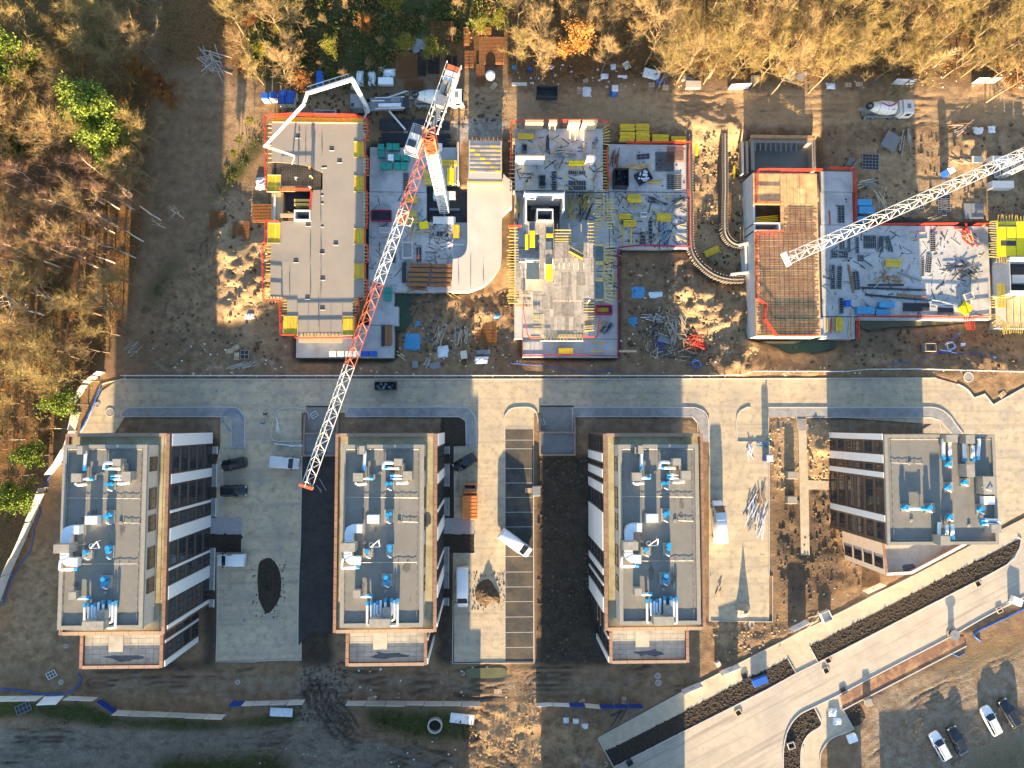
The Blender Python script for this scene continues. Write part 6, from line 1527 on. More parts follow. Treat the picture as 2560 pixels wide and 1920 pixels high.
for i in (-3.6, -2.3, 2.3, 3.6):
 for s_ in (-1, 1): A_ = at_(i, s_ * .95, .5); B_ = at_(i, s_ * 1.2, .5); MB().tube([A_, B_], .5, 14).build('wheel', m_tyre, t)
tur = PL(950, 930, 2.4); MB().cyl((tur.x, tur.y, 1.2), .55, 1.6, 14, .45).build('turret', m_paint, t)
B1 = [PL(950, 915, 3.0), PL(830, 685, 10.5), PL(445, 805, 12.0), PL(410, 905, 11.8), PL(78, 1262, 8.6), PL(322, 1342, 6.6)]
for (a, b, w0, w1) in ((B1[0], B1[1], .55, .5), (B1[1], B1[2], .48, .42), (B1[2], B1[3], .36, .36), (B1[3], B1[4], .36, .28), (B1[4], B1[5], .26, .2)):
 d = (b - a).normalized(); s_ = d.cross(Vector((0, 0, 1))).normalized(); u = s_.cross(d)
 secs = [[q_ + s_ * i * k + u * j * k for i, j in ((-.5, -.6), (.5, -.6), (.5, .6), (-.5, .6))] for q_, k in ((a - d * .25, w0), (b + d * .25, w1))]
 o = MB().loft(secs).build('boom_section', m_paint, t)
 MB().tube([a + s_ * w0 * .85, b + s_ * w1 * .85], .075, 8).build('delivery_pipe', m_grys, o)
 MB().tube([a - s_ * (w0 * .6 + .05), a - s_ * (w0 * .6 + .05) + s_ * (2 * (w0 * .6 + .05))], w0 * .5, 10).build('boom_joint', m_grys, o)
d = (B1[2] - B1[1]).normalized(); s_ = d.cross(Vector((0, 0, 1))).normalized(); mb = MB()
for k in range(7): q_ = B1[1].lerp(B1[2], .05 + k * .14); mb.bar(q_, q_ - s_ * 1.0 * (1 if s_.y < 0 else -1), .06)
q0, q1 = B1[1].lerp(B1[2], .02), B1[1].lerp(B1[2], .95); o_ = -s_ * 1.0 * (1 if s_.y < 0 else -1); mb.bar(q0 + o_, q1 + o_, .1); mb.build('pipe_rack', m_paint, t)
hs = [B1[5], PL(330, 1360, 6.2), PL(318, 1395, 5.2), PL(310, 1418, 4.25)]
MB().tube(arc(hs, 4), .12, 8).build('end_hose', m_timber, t)
for pts in ((1150, 960, 1290, 1120), (1130, 850, 1300, 790), (960, 970, 930, 1030), (900, 830, 830, 740)):
 a, b = PL(pts[0], pts[1], 1.1), PL(pts[2], pts[3], .9); MB().bar(a, b, .26, .3).build('outrigger', m_paint, t); MB().box((b.x, b.y, 0), (.7, .7, .12), an).build('outrigger_pad', m_timber, t); MB().bar(b, (b.x, b.y, .1), .14).build('outrigger_leg', m_grys, t)
MB().tube([PL(1000, 870, 2.0), PL(1110, 870, 2.0)], .1, 8).build('delivery_pipe', m_paint, t)
# ------------------------------------------------------------------ fences and hoardings
m_fence = mat('fence_sheet', (.62, .60, .55), .6, .1, 1, rnd=.12)
m_fencew = mat('white_sheet', (.78, .79, .80), .5, .05, 1)
m_fenceb = mat('blue_sheet', (.02, .07, .32), .5, .12, 2)
m_net = mat('fence_wire', (.35, .36, .37), .5, .1, 4, metal=.5)
def fence(pts, label, hgt=2.0, pl=3.2, mats=None, lean=0.0, open_=False, cat='fence', gap=.06):
 P = pts; t = thing('fence', label, cat, (P[0].x, P[0].y, 0), 0); k = 0
 for a, b in zip(P[:-1], P[1:]):
  d = b - a; n = max(1, round(d.length / pl)); u = d.normalized(); nrm = Vector((-u.y, u.x, 0))
  for i in range(n):
   q0, q1 = a.lerp(b, i / n) + u * gap, a.lerp(b, (i + 1) / n) - u * gap; z = min(gz_at(q0.x, q0.y), gz_at(q1.x, q1.y))
   m_ = mats[k % len(mats)] if mats else m_fence; k += 1
   o = nrm * (random.uniform(-.12, .12) + lean)
   mb = MB()
   if open_:
    for zz in (.15, hgt * .5, hgt): mb.bar(q0 + Vector((0, 0, z + zz)), q1 + Vector((0, 0, z + zz)), .09 if zz == hgt else .04)
    for j in range(3): r_ = q0.lerp(q1, j / 2); mb.bar((r_.x, r_.y, z), (r_.x, r_.y, z + hgt), .06)
   else:
    top0, top1 = q0 + o + Vector((0, 0, z + hgt)), q1 + o + Vector((0, 0, z + hgt)); t0, t1 = q0 + Vector((0, 0, z + .05)), q1 + Vector((0, 0, z + .05)); e = nrm * .03
    mb.add([t0 - e, t1 - e, t1 + e, t0 + e, top0 - e, top1 - e, top1 + e, top0 + e], BOXF)
   mb.build('fence_panel', m_, t)
   z2 = gz_at(q0.x, q0.y); MB().box((q0.x, q0.y, z2 - .05), (.5, .25, .15), math.atan2(u.y, u.x) + 1.57).build('fence_foot', m_rend, t)
 return t
fence(W(0, 1, 0, 1080, 1590, 2212, 1590), 'low wire fence along the paved road, left run behind the first block', 1.6, 3.2, [m_paint], open_=True)
fence(W(1, 1, 0, 2, 1590, 2212, 1590), 'wire fence along the paved road below the left shell', 1.6, 3.2, [m_paint], open_=True)
fence(W(2, 1, 0, 2, 1590, 1700, 1590, 1960, 1585, 2060, 1555, 2212, 1555), 'wire fence along the paved road below the middle shell', 1.6, 3.2, [m_paint], open_=True)
fence(W(3, 1, 0, 2, 1556, 640, 1555, 850, 1535, 1300, 1532, 1660, 1545, 2212, 1560), 'wire fence along the paved road below the right shell', 1.6, 3.2, [m_paint], open_=True)
fence(W(0, 1, 0, 905, 1555, 770, 1659) + W(0, 2, 0, 640, 190), 'pale sheet fence run by the wood above the road corner', 2.2, 3.6)
fence(W(0, 2, 0, 690, 245, 655, 400, 600, 560, 530, 680, 450, 780), 'pale sheet fence run by the wood, ending at the first office block', 2.2, 3.4)
fence(W(0, 2, 0, 410, 890, 350, 1040, 230, 1330, 90, 1640) + W(0, 3, 0, 10, 200, -150, 420), 'pale sheet fence run left of the first office block', 2.2, 3.6)
fence(W(0, 3, 0, -60, 1040, 385, 1032), 'pale sheet fence at the lower left corner', 2.1, 3.4)
fence(W(0, 3, 0, 385, 1040, 560, 1034), 'bright white leaning fence sheet at the lower left', 2.2, 4, [m_fencew], -.5)
fence(W(0, 3, 0, 600, 1036, 860, 1046), 'pale fence sheets left of the blue slanted sheet', 2.0, 3.2)
fence(W(0, 3, 0, 870, 1060, 1015, 1160), 'blue slanted sheet between pale fence runs at the lower left', 1.6, 5, [m_fenceb])
fence(W(0, 3, 0, 1015, 1158, 1310, 1172, 1960, 1196), 'long pale sheet fence beside the muddy track', 2.1, 2.9)
fence(W(0, 3, 0, 2005, 1080, 2120, 1080), 'short blue fence sheet joining two pale runs', 2.0, 4, [m_fenceb])
fence(W(0, 3, 0, 2120, 1080, 2212, 1080) + W(1, 3, 0, 430, 1066), 'pale sheet fence left of the muddy gateway', 2.1, 3.2)
fence(W(1, 3, 0, 790, 1076, 1300, 1078, 1940, 1082), 'pale sheet fence right of the muddy gateway', 2.1, 3.1)
fence(W(2, 3, 0, 205, 1100, 350, 1090, 490, 1094), 'crumpled white sheet fence beside the rough sand', 1.8, 2.6, [m_fencew])
fence(W(2, 3, 0, 490, 1094, 620, 1096, 750, 1108, 1120, 1105), 'blue and pale sheet fence left of the slanting avenue', 1.9, 2.8, [m_fenceb, m_fence, m_fenceb, m_fenceb])
def hoard(c, r, x0, y0, x1, y1, label, hgt=2.0):
 a, b = w(c, r, x0, y0), w(c, r, x1, y1); z = (gz_at(a.x, a.y) + gz_at(b.x, b.y)) / 2; d = (b - a).normalized(); n = Vector((-d.y, d.x, 0)); out = n if n.dot(Vector((a.x, a.y, 0))) > 0 else -n
 t = thing('hoarding', label, 'hoarding', tuple((a + b) / 2), 0); e = n * .03
 o = MB().add([a - e + Vector((0, 0, z)), b - e + Vector((0, 0, z)), b + e + Vector((0, 0, z)), a + e + Vector((0, 0, z)), a - e + Vector((0, 0, z + hgt)), b - e + Vector((0, 0, z + hgt)), b + e + Vector((0, 0, z + hgt)), a + e + Vector((0, 0, z + hgt))], BOXF).build('panel', m_fencew, t)
 mk = MB(); c0 = (a + b) / 2 - out * .034
 for k in range(4): q_ = c0 + d * (k * .2 - .35); mk.bar((q_.x, q_.y, z + hgt * .5), (q_.x + d.x * .1, q_.y + d.y * .1, z + hgt * (.62 if k % 2 else .45)), .02, .1)
 mk.build('printed_mark', m_dark, o)
 for q_ in (a, b): MB().bar((q_.x + out.x * .06, q_.y + out.y * .06, z - .3), (q_.x + out.x * .06, q_.y + out.y * .06, z + hgt + .05), .07).build('post', m_grys, t)
hoard(2, 3, 1462, 985, 1622, 918, 'white printed hoarding by the avenue, lower left one'); hoard(2, 3, 1790, 825, 1950, 762, 'white printed hoarding by the avenue, second from the lower left')
hoard(3, 3, 175, 455, 325, 378, 'white printed hoarding beside the timber frames by the avenue'); hoard(3, 3, 810, 130, 965, 60, 'white printed hoarding nearest the fourth block')
hoard(3, 0, 1062, 728, 1245, 732, 'white printed hoarding at the edge of the wood, above the mixer lorry'); hoard(3, 0, 1758, 722, 1955, 718, 'white hoarding sheet at the upper right edge of the wood'); hoard(2, 0, 1865, 775, 2035, 765, 'white hoarding sheet by the wood above the curved ramp')
def loo(c, r, x0, y0, x1, y1, label, rz=0.0):
 a = cen(W(c, r, 0, x0, y0, x1, y1)); t = thing('portable_toilet', label, 'toilet', (a.x, a.y, gz_at(a.x, a.y)), rz)
 MB().rbox(-.55, -.55, 0, .55, .55, 2.1, .05).build('cabin', m_bluep, t, local=True)
 MB().loft([[(-.57, -.57, 2.1), (.57, -.57, 2.1), (.57, .57, 2.1), (-.57, .57, 2.1)], [(-.45, -.4, 2.3), (.45, -.4, 2.3), (.45, .4, 2.3), (-.45, .4, 2.3)]]).build('roof', m_paint, t, local=True)
 MB().bx(-.38, -.58, .15, .38, -.54, 1.95).build('door', mat('toilet_door', (.03, .16, .52), .5), t, local=True)
 MB().bx(-.06, -.60, 1.5, .1, -.57, 1.62).build('door_sign', m_paint, t, local=True)
loo(2, 0, 835, 785, 905, 850, 'blue portable toilet on the upper dirt road'); loo(3, 0, 1460, 1465, 1575, 1545, 'blue portable toilet under the white crane jib', .5); loo(2, 2, 2140, 605, 2240, 670, 'blue portable toilet on the sandy yard of the third block', 1.57)
# ------------------------------------------------------------------ materials and plant lying on the site
CR_ = random.Random(21)
def zg(p, z):
 return gz_at(p.x, p.y) + .02 if z is None else z
def rect_c(c, r, x0, y0, x1, y1, z=0.0):
 a = zrect(c, r, x0, y0, x1, y1, z or 0); return Vector(((a[0] + a[2]) / 2, (a[1] + a[3]) / 2, 0)), a[2] - a[0], a[3] - a[1]
def stack(c, r, x0, y0, x1, y1, z, label, m=None, h=.5, along=None, rz=0.0, n=None, name='beam_stack', part='beam', cat='beam stack', lay=2):
 p, sx, sy = rect_c(c, r, x0, y0, x1, y1, z); z = zg(p, z); along = along or ('x' if sx > sy else 'y')
 t = thing(name, None, cat, (p.x, p.y, z), rz); L(t, label, cat)
 Ln, Wd_ = (sx, sy) if along == 'x' else (sy, sx); n = n or max(3, round(Wd_ / .28)); bw = Wd_ / n; hh = h / lay
 me = MB().bx(-Ln / 2, -bw * .44, 0, Ln / 2, bw * .44, hh * .93).mesh(part, m or m_yel)
 bm = MB();
 for s_ in (-.3, .3):
  if along == 'x': bm.bx(s_ * Ln - .05, -Wd_ / 2, 0, s_ * Ln + .05, Wd_ / 2, .1)
  else: bm.bx(-Wd_ / 2, s_ * Ln - .05, 0, Wd_ / 2, s_ * Ln + .05, .1)
 bm.build('bearer', m_timberg, t, local=True)
 for k in range(lay):
  for i in range(n if k == lay - 1 else 2):
   ii = i if k == lay - 1 else i * (n - 1); o_ = -Wd_ / 2 + bw * (ii + .5); j = CR_.uniform(-.04, .04) * Ln
   o = link(part, me, t, ((j, o_, .1 + k * hh) if along == 'x' else (o_, j, .1 + k * hh)), (0 if along == 'x' else math.pi / 2) + CR_.uniform(-.01, .01))
 return t
def frame(c, r, x0, y0, x1, y1, z, label, nx=2, ny=6, rz=0.0, m=None, h=.14, sheet_m=None):
 """steel formwork panel lying face down: rim, ribs and dark board"""
 p, sx, sy = rect_c(c, r, x0, y0, x1, y1, z); z = zg(p, z); t = thing('formwork_frame', None, 'formwork panel', (p.x, p.y, z), rz); L(t, label, 'formwork panel'); m = m or m_grys
 MB().bx(-sx / 2, -sy / 2, 0, sx / 2, sy / 2, .03).build('board', sheet_m or m_dark, t, local=True)
 for a in ((-sx / 2, -sy / 2, -sx / 2 + .09, sy / 2), (sx / 2 - .09, -sy / 2, sx / 2, sy / 2), (-sx / 2 + .09, -sy / 2, sx / 2 - .09, -sy / 2 + .09), (-sx / 2 + .09, sy / 2 - .09, sx / 2 - .09, sy / 2)): MB().bx(a[0], a[1], .03, a[2], a[3], h).build('rim', m, t, local=True)
 for i in range(1, ny): y = -sy / 2 + sy * i / ny; MB().bx(-sx / 2 + .09, y - .035, .03, sx / 2 - .09, y + .035, h - .01).build('rib', m, t, local=True)
 for i in range(1, nx): x = -sx / 2 + sx * i / nx; MB().bx(x - .03, -sy / 2 + .09, .031, x + .03, sy / 2 - .09, h - .02).build('rib', m, t, local=True)
 return t
def wrap(c, r, x0, y0, x1, y1, z, label, m, h=1.0, rz=0.0, name='wrapped_pallet', cat='pallet load', skirt=None, hs=.5):
 p, sx, sy = rect_c(c, r, x0, y0, x1, y1, (z or 0) + h * .8); z = zg(p, z); t = thing(name, None, cat, (p.x, p.y, z), rz); L(t, label, cat)
 b = MB()
 for k in (-.42, 0, .42): b.bx(-sx / 2, k * sy - .05, 0, sx / 2, k * sy + .05, .12)
 b.build('pallet_base', m_timberg, t, local=True)
 e = .06
 if skirt: MB().bx(-sx / 2 + .02, -sy / 2 + .02, .12, sx / 2 - .02, sy / 2 - .02, h * hs).build('load_side', skirt, t, local=True); MB().rbox(-sx / 2, -sy / 2, h * hs, sx / 2, sy / 2, h, e).build('wrapping', m, t, local=True)
 else: MB().rbox(-sx / 2, -sy / 2, .12, sx / 2, sy / 2, h, e).build('wrapping', m, t, local=True)
 return t
def mat_rebar(c, r, x0, y0, x1, y1, z, label, m=None, s_=.22, rz=0.0, lay=3, t_=.03):
 p, sx, sy = rect_c(c, r, x0, y0, x1, y1, z); z = zg(p, z); t = thing('rebar_mats', None, 'rebar mats', (p.x, p.y, z), rz); L(t, label, 'rebar mats')
 for k in range(lay):
  mb = MB(); j = CR_.uniform(-.08, .08); q_ = CR_.uniform(-.08, .08); nx = max(2, round(sx / s_)); ny = max(2, round(sy / s_))
  for i in range(nx + 1): x = -sx / 2 + sx * i / nx + j; mb.bx(x - t_ / 2, -sy / 2 + q_, k * .08 + .05, x + t_ / 2, sy / 2 + q_, k * .08 + .05 + t_)
  for i in range(ny + 1): y = -sy / 2 + sy * i / ny + q_; mb.bx(-sx / 2 + j, y - t_ / 2, k * .08 + .05 + t_, sx / 2 + j, y + t_ / 2, k * .08 + .05 + 2 * t_)
  tag(mb.build('rebar_mat', m or m_rust, t, local=True), kind='stuff')
 return t
def pile(c, r, x0, y0, x1, y1, z, label, m=None, n=14, ang=0.0, sp=.35, lmin=.5, name='timber_pile', part='plank', cat='timber pile', wd_=.16, th=.06):
 p, sx, sy = rect_c(c, r, x0, y0, x1, y1, z); z = zg(p, z); t = thing(name, None, cat, (p.x, p.y, z), 0); L(t, label, cat); big = max(sx, sy)
 for i in range(n):
  l_ = big * CR_.uniform(lmin, 1.0); a = ang + CR_.gauss(0, sp); me = MB().bx(-l_ / 2, -wd_ / 2, 0, l_ / 2, wd_ / 2, th).mesh(part, (m if not isinstance(m, (list, tuple)) else m[i % len(m)]) or m_timber)
  o = link(part, me, t, (CR_.uniform(-.32, .32) * sx, CR_.uniform(-.32, .32) * sy, .03 + .05 * (i % 6)), a); o.rotation_euler.y = CR_.uniform(-.03, .03)
 return t
def pallet(c, r, x, y, z, rz, label, m=None, s_=1.0):
 p = w(c, r, x, y, z or 0); z = zg(p, z); t = thing('pallet', None, 'pallet', (p.x, p.y, z), rz); L(t, label, 'pallet')
 for k in (-.35, 0, .35): MB().bx(-.6 * s_, k * s_ - .05, 0, .6 * s_, k * s_ + .05, .1).build('bearer', m_timberg, t, local=True)
 for k in range(6): MB().bx((-.6 + k * .21) * s_, -.4 * s_, .1, (-.6 + k * .21 + .15) * s_, .4 * s_, .13).build('slat', m or m_timber, t, local=True)
 return t
def tubes(c, r, x0, y0, x1, y1, z, label, m=None, n=6, rad=.12, along='x', name='pipe_bundle', cat='pipe bundle', lay=1):
 p, sx, sy = rect_c(c, r, x0, y0, x1, y1, z); z = zg(p, z); t = thing(name, None, cat, (p.x, p.y, z), 0); L(t, label, cat)
 Ln, Wd_ = (sx, sy) if along == 'x' else (sy, sx)
 me = MB().tube([(-Ln / 2, 0, 0), (Ln / 2, 0, 0)], rad, 7).mesh('pipe', m or m_dark)
 for i in range(n):
  for k in range(lay): o_ = (i + .5) / n * Wd_ - Wd_ / 2; j = CR_.uniform(-.03, .03) * Ln; link('pipe', me, t, ((j, o_, rad + k * rad * 1.8) if along == 'x' else (o_, j, rad + k * rad * 1.8)), 0 if along == 'x' else math.pi / 2)
 return t
def openbox(c, r, x0, y0, x1, y1, z, label, m, h=1.3, cat='skip', name='skip', fill=None, rz=0.0, th=.08):
 p, sx, sy = rect_c(c, r, x0, y0, x1, y1, (z or 0) + h * .6); z = zg(p, z); t = thing(name, None, cat, (p.x, p.y, z), rz); L(t, label, cat)
 MB().bx(-sx / 2, -sy / 2, 0, sx / 2, sy / 2, .12).build('floor', m_void if m is m_mag else m, t, local=True)
 for a in ((-sx / 2, -sy / 2, -sx / 2 + th, sy / 2), (sx / 2 - th, -sy / 2, sx / 2, sy / 2), (-sx / 2 + th, -sy / 2, sx / 2 - th, -sy / 2 + th), (-sx / 2 + th, sy / 2 - th, sx / 2 - th, sy / 2)): MB().bx(a[0], a[1], .12, a[2], a[3], h).build('side', m, t, local=True)
 if fill:
  mb = MB()
  for k in range(16): mb.box((CR_.uniform(-.4, .4) * sx, CR_.uniform(-.4, .4) * sy, .12), (CR_.uniform(.2, .7), CR_.uniform(.15, .4), CR_.uniform(.1, h * .6)), CR_.uniform(0, 3))
  tag(mb.build('rubbish', fill, t, local=True), kind='stuff')
 return t
def tarp(c, r, x0, y0, x1, y1, z, label, m=None, h=.4, name='tarpaulin', cat='tarpaulin'):
 p, sx, sy = rect_c(c, r, x0, y0, x1, y1, z); z = zg(p, z); mb = MB(); n = 7; V_ = []
 for i in range(n):
  for j in range(n):
   u, v = i / (n - 1) - .5, j / (n - 1) - .5; e = max(abs(u), abs(v)) * 2
   V_.append((p.x + u * sx * (1 + CR_.uniform(-.12, .12)), p.y + v * sy * (1 + CR_.uniform(-.12, .12)), z + h * (1 - e ** 2) * CR_.uniform(.5, 1.1) + .02))
 mb.add(V_, [(i * n + j, (i + 1) * n + j, (i + 1) * n + j + 1, i * n + j + 1) for i in range(n - 1) for j in range(n - 1)])
 mb.add([(a, b, z - .05) for a, b, _ in V_], [(i * n + j, i * n + j + 1, (i + 1) * n + j + 1, (i + 1) * n + j) for i in range(n - 1) for j in range(n - 1)])
 o = mb.build(name, m or m_tarp); return L(o, label, cat)
def hose(pts, label, m=None, r_=.06, cat='hose', name='hose'):
 P = arc(pts, 6); P = [Vector((p.x + CR_.uniform(-.08, .08), p.y + CR_.uniform(-.08, .08), max(gz_at(p.x, p.y), p.z) + r_)) for p in P]
 return L(MB().tube(P, r_, 6).build(name, m or m_bluep, None, True), label, cat)
def slab(c, r, x0, y0, x1, y1, z, label, m, h=.2, rz=0.0, name='sheet_stack', cat='sheet stack', n=3):
 p, sx, sy = rect_c(c, r, x0, y0, x1, y1, z); z = zg(p, z); t = thing(name, None, cat, (p.x, p.y, z), rz); L(t, label, cat)
 for k in range(n): j = CR_.uniform(-.06, .06); MB().bx(-sx / 2 + j, -sy / 2 + j, h * k / n, sx / 2 + j, sy / 2 + j, h * (k + .9) / n).build('sheet', m if not isinstance(m, tuple) else m[k % len(m)], t, local=True)
 return t
def beam(c, r, x0, y0, x1, y1, z, label, m=None, wd_=.25, h=.2, name='loose_beam', cat='beam'):
 a, b = w(c, r, x0, y0, z or 0), w(c, r, x1, y1, z or 0); za, zb_ = zg(a, z), zg(b, z)
 return L(MB().bar((a.x, a.y, za + h / 2), (b.x, b.y, zb_ + h / 2), wd_, h).build(name, m or m_timber), label, cat)
def disc(c, r, x, y, label, rad=.4, m=None, h=.06, name='manhole_cover', cat='manhole', z=None):
 p = w(c, r, x, y); z = zg(p, z); t = thing(name, None, cat, (p.x, p.y, z), 0); L(t, label, cat)
 MB().ring((0, 0, 0), rad * .8, rad, h, 18).build('rim', m_kerb, t, local=True); MB().cyl((0, 0, 0), rad * .78, h * .6, 16).build('cover', m or m_rend, t, local=True)
ZS, ZU = .4, 4.0
OR5 = ('first', 'second', 'third', 'fourth', 'fifth', 'sixth', 'seventh')
# yellow formwork beams
for v, lb in (((925, 1090, 1050, 1152), 'upper left'), ((1060, 1088, 1175, 1148), 'upper right'), ((922, 1158, 1050, 1235), 'lower left'), ((1062, 1152, 1178, 1238), 'lower right')):
 stack(2, 0, *v, None, f'tall yellow beam stack beside the dirt road, {lb} of four', h=1.0, n=6)
stack(2, 0, 1205, 1178, 1345, 1236, None, 'single yellow beam stack right of the block of four', h=.9, n=6); stack(2, 0, 1365, 1192, 1488, 1236, None, 'low yellow beam stack next to the curved ramp wall', h=.6, n=5)
stack(2, 0, 50, 1160, 185, 1210, ZU, 'yellow boards below grey boards in the corner of the middle shell', h=.3, n=4); slab(2, 0, 45, 1115, 200, 1160, ZU, 'grey boards in the upper left corner of the middle shell', m_timberg, .3)
stack(2, 0, 488, 1400, 622, 1438, ZU, 'bright yellow box of beams on the middle shell slab', m_yelb, .55, n=4); stack(2, 0, 30, 1372, 285, 1430, ZU, 'row of yellow and white beams against the cast wall of the middle shell', m_yel2, .35, n=6)
for v, lb in (((992, 30, 1112, 95), 'worn yellow beam stack on the slab right of the middle shell, uppermost'), ((920, 197, 1020, 243), 'low yellow stack beside the middle shell edge beams'), ((955, 250, 1070, 303), 'yellow stack standing across two long boards'), ((1245, 192, 1368, 258), 'bright yellow stack near the curved ramp')):
 stack(2, 1, *v, ZS, lb, h=.6)
for xx in (962, 1030): beam(2, 1, xx, 305, xx - 2, 462, ZS, ('left' if xx < 1000 else 'right') + ' long yellow board laid under the yellow stack', m_yel2, .3, .08)
stack(2, 1, 1675, 470, 1810, 530, None, 'slanted yellow boards in the trench of the curved ramp', h=.25, rz=.45, n=5); stack(2, 0, 1587, 1215, 1610, 1335, None, 'narrow yellow boards by the left curved wall', m_yelb, .3, n=3, along='y')
stack(2, 0, 1932, 1412, 1950, 1520, None, 'narrow yellow board by the right curved wall', m_yelb, .2, n=2, along='y')
stack(2, 1, 395, 1352, 522, 1400, ZS, 'yellow beam stack on the lower slab of the middle shell', h=.5, n=4)
beam(2, 1, 692, 1303, 795, 1303, ZS, 'upper single yellow board on the lower slab', m_yel2); beam(2, 1, 692, 1380, 795, 1380, ZS, 'lower single yellow board on the lower slab', m_yel2); beam(2, 1, 862, 1376, 1075, 1376, ZS, 'plank bridging the slab edge of the middle shell', m_timber, .35, .1)
for v, lb in (((1300, 45, 1400, 100), 'upper'), ((1285, 165, 1395, 222), 'middle'), ((1290, 228, 1398, 278), 'lower')): stack(1, 1, *v, ZS, f'yellow beam stack beside the crane jib, {lb} of three', m_yel2, .5)
stack(1, 1, 1705, 290, 1760, 405, ZS, 'yellow boards leaning by the pale ramp deck', m_yel, .5, along='y'); stack(1, 0, 1595, 1395, 1735, 1440, ZS, 'yellow boards right of the crane mast', m_yel, .7); stack(1, 0, 1452, 1475, 1535, 1600, ZS, 'olive yellow beams left of the crane mast', m_yel2, .5, along='x', n=6)
stack(1, 0, 1655, 1475, 1712, 1600, ZS, 'upright orange yellow tank like stack right of the crane mast', m_yelb, 1.0, along='y', n=3)
stack(3, 1, 1000, 590, 1135, 646, ZS, 'yellow beam stack in the middle of the right slab', h=.6); stack(3, 1, 570, 1085, 635, 1205, ZS, 'yellow beam stack at the lower corner of the right slab', h=.6, along='y'); stack(3, 1, 1645, 965, 1735, 1050, ZS, 'slanted bright yellow stack by the lower edge of the right slab', m_yelb, .6, rz=-.7, n=5); stack(3, 1, 498, 1090, 520, 1200, ZS, 'narrow yellow boards beside the rusty deck', m_yel2, .3, along='y', n=2)
beam(3, 1, 548, 1090, 540, 1220, ZS, 'red steel bar by the rusty deck', m_red, .15); beam(3, 1, 530, 165, 535, 285, ZS, 'red bar on the slab right of the rusty deck', m_red, .12)
# steel formwork panels
for c_, r_, v, nx, ny, rz, z, lb in ((2, 0, (1335, 1505, 1465, 1640), 4, 8, 0, ZS, 'grey grid panel below the mesh on the slab right of the middle shell'), (2, 0, (485, 1560, 640, 1650), 7, 2, 0, ZU, 'large ribbed steel panel near the core of the middle shell'), (2, 0, (485, 1475, 635, 1512), 8, 1, 0, ZU, 'narrow ribbed steel panel above the large one'), (2, 0, (340, 1480, 388, 1650), 1, 8, 0, ZU, 'ladder like steel panel on the middle shell'), (3, 0, (810, 1332, 958, 1470), 5, 5, -.04, None, 'bluish grid panel on the dirt beside the rusty deck'),
                      (3, 1, (820, 375, 935, 490), 7, 2, 0, ZS, 'square ribbed panel in the upper row on the right slab'), (3, 1, (752, 390, 786, 530), 1, 7, 0, ZS, 'upright narrow panel left of the square ribbed one'), (3, 1, (942, 380, 1000, 520), 1, 8, -.08, ZS, 'upright narrow panel right of the square ribbed one'), (3, 1, (1015, 380, 1065, 515), 2, 7, .25, ZS, 'tilted dark panel on the right slab'), (3, 1, (612, 395, 662, 500), 2, 7, 0, ZS, 'ribbed panel under the white jib'), (3, 1, (683, 380, 712, 520), 1, 8, 0, ZS, 'slim panel under the white jib'), (3, 1, (545, 508, 600, 572), 3, 3, 0, ZS, 'small grid panel beside the rusty deck'), (3, 1, (608, 508, 692, 572), 4, 3, 0, ZS, 'second small grid panel beside the rusty deck'), (3, 1, (770, 545, 828, 602), 3, 3, 0, ZS, 'square frame panel below the narrow one'),
                      (3, 1, (532, 630, 580, 840), 1, 11, 0, ZS, 'left one of two long panels beside the rusty deck'), (3, 1, (590, 640, 640, 840), 1, 11, -.06, ZS, 'right one of two long panels beside the rusty deck'), (3, 1, (728, 685, 792, 848), 2, 9, .08, ZS, 'long light panel next to the dark beam'), (3, 1, (1395, 360, 1447, 515), 2, 9, 0, ZS, 'upright panel in the sunlit part of the right slab'), (3, 1, (1362, 552, 1412, 700), 2, 8, -.12, ZS, 'tilted panel in the sunlit part of the right slab'), (3, 1, (1318, 580, 1350, 730), 1, 8, -.05, ZS, 'slim panel beside the tilted one on the right slab'),
                      (3, 1, (1462, 20, 1575, 170), 4, 8, 0, None, 'grey grid panel on the dirt behind the white jib'), (3, 1, (1492, 0, 1540, 205), 1, 10, 0, None, 'long slim panel lying over the grid panel'), (3, 1, (598, 115, 662, 270), 2, 7, 0, ZS, 'steel panel near the red bar'), (3, 1, (610, 915, 652, 1050), 1, 6, 0, ZS, 'upright blue grey panel at the lower end of the right slab'), (3, 1, (1300, 85, 1345, 170), 2, 3, .2, None, 'small panel under the jib on the dirt'), (2, 0, (1075, 1330, 1190, 1380), 3, 2, .1, ZS, 'bluish steel frame below the red bar on the slab'), (2, 1, (1100, 345, 1155, 455), 1, 4, 0, ZS, 'small blue trestle frame on the slab'), (2, 1, (1175, 245, 1215, 440), 1, 6, 0, ZS, 'dark ladder frame on the slab'),
                      (1, 0, (1272, 1495, 1320, 1650), 3, 8, 0, ZS, 'blue grid panel left of the red jib'), (1, 1, (1560, 340, 1668, 390), 4, 1, -.06, ZS, 'blue tubular frame on the slab near the ramp'), (1, 1, (1175, 530, 1210, 615), 1, 4, 0, ZS, 'small blue frame under the jib'), (1, 1, (1385, 475, 1432, 605), 2, 1, 0, ZS, 'steel bars beside the grey upstand'), (2, 1, (1205, 1040, 1340, 1085), 5, 1, .06, None, 'bluish frame stack on the dirt right of the middle shell')):
 frame(c_, r_, *v, z, lb, nx, ny, rz)
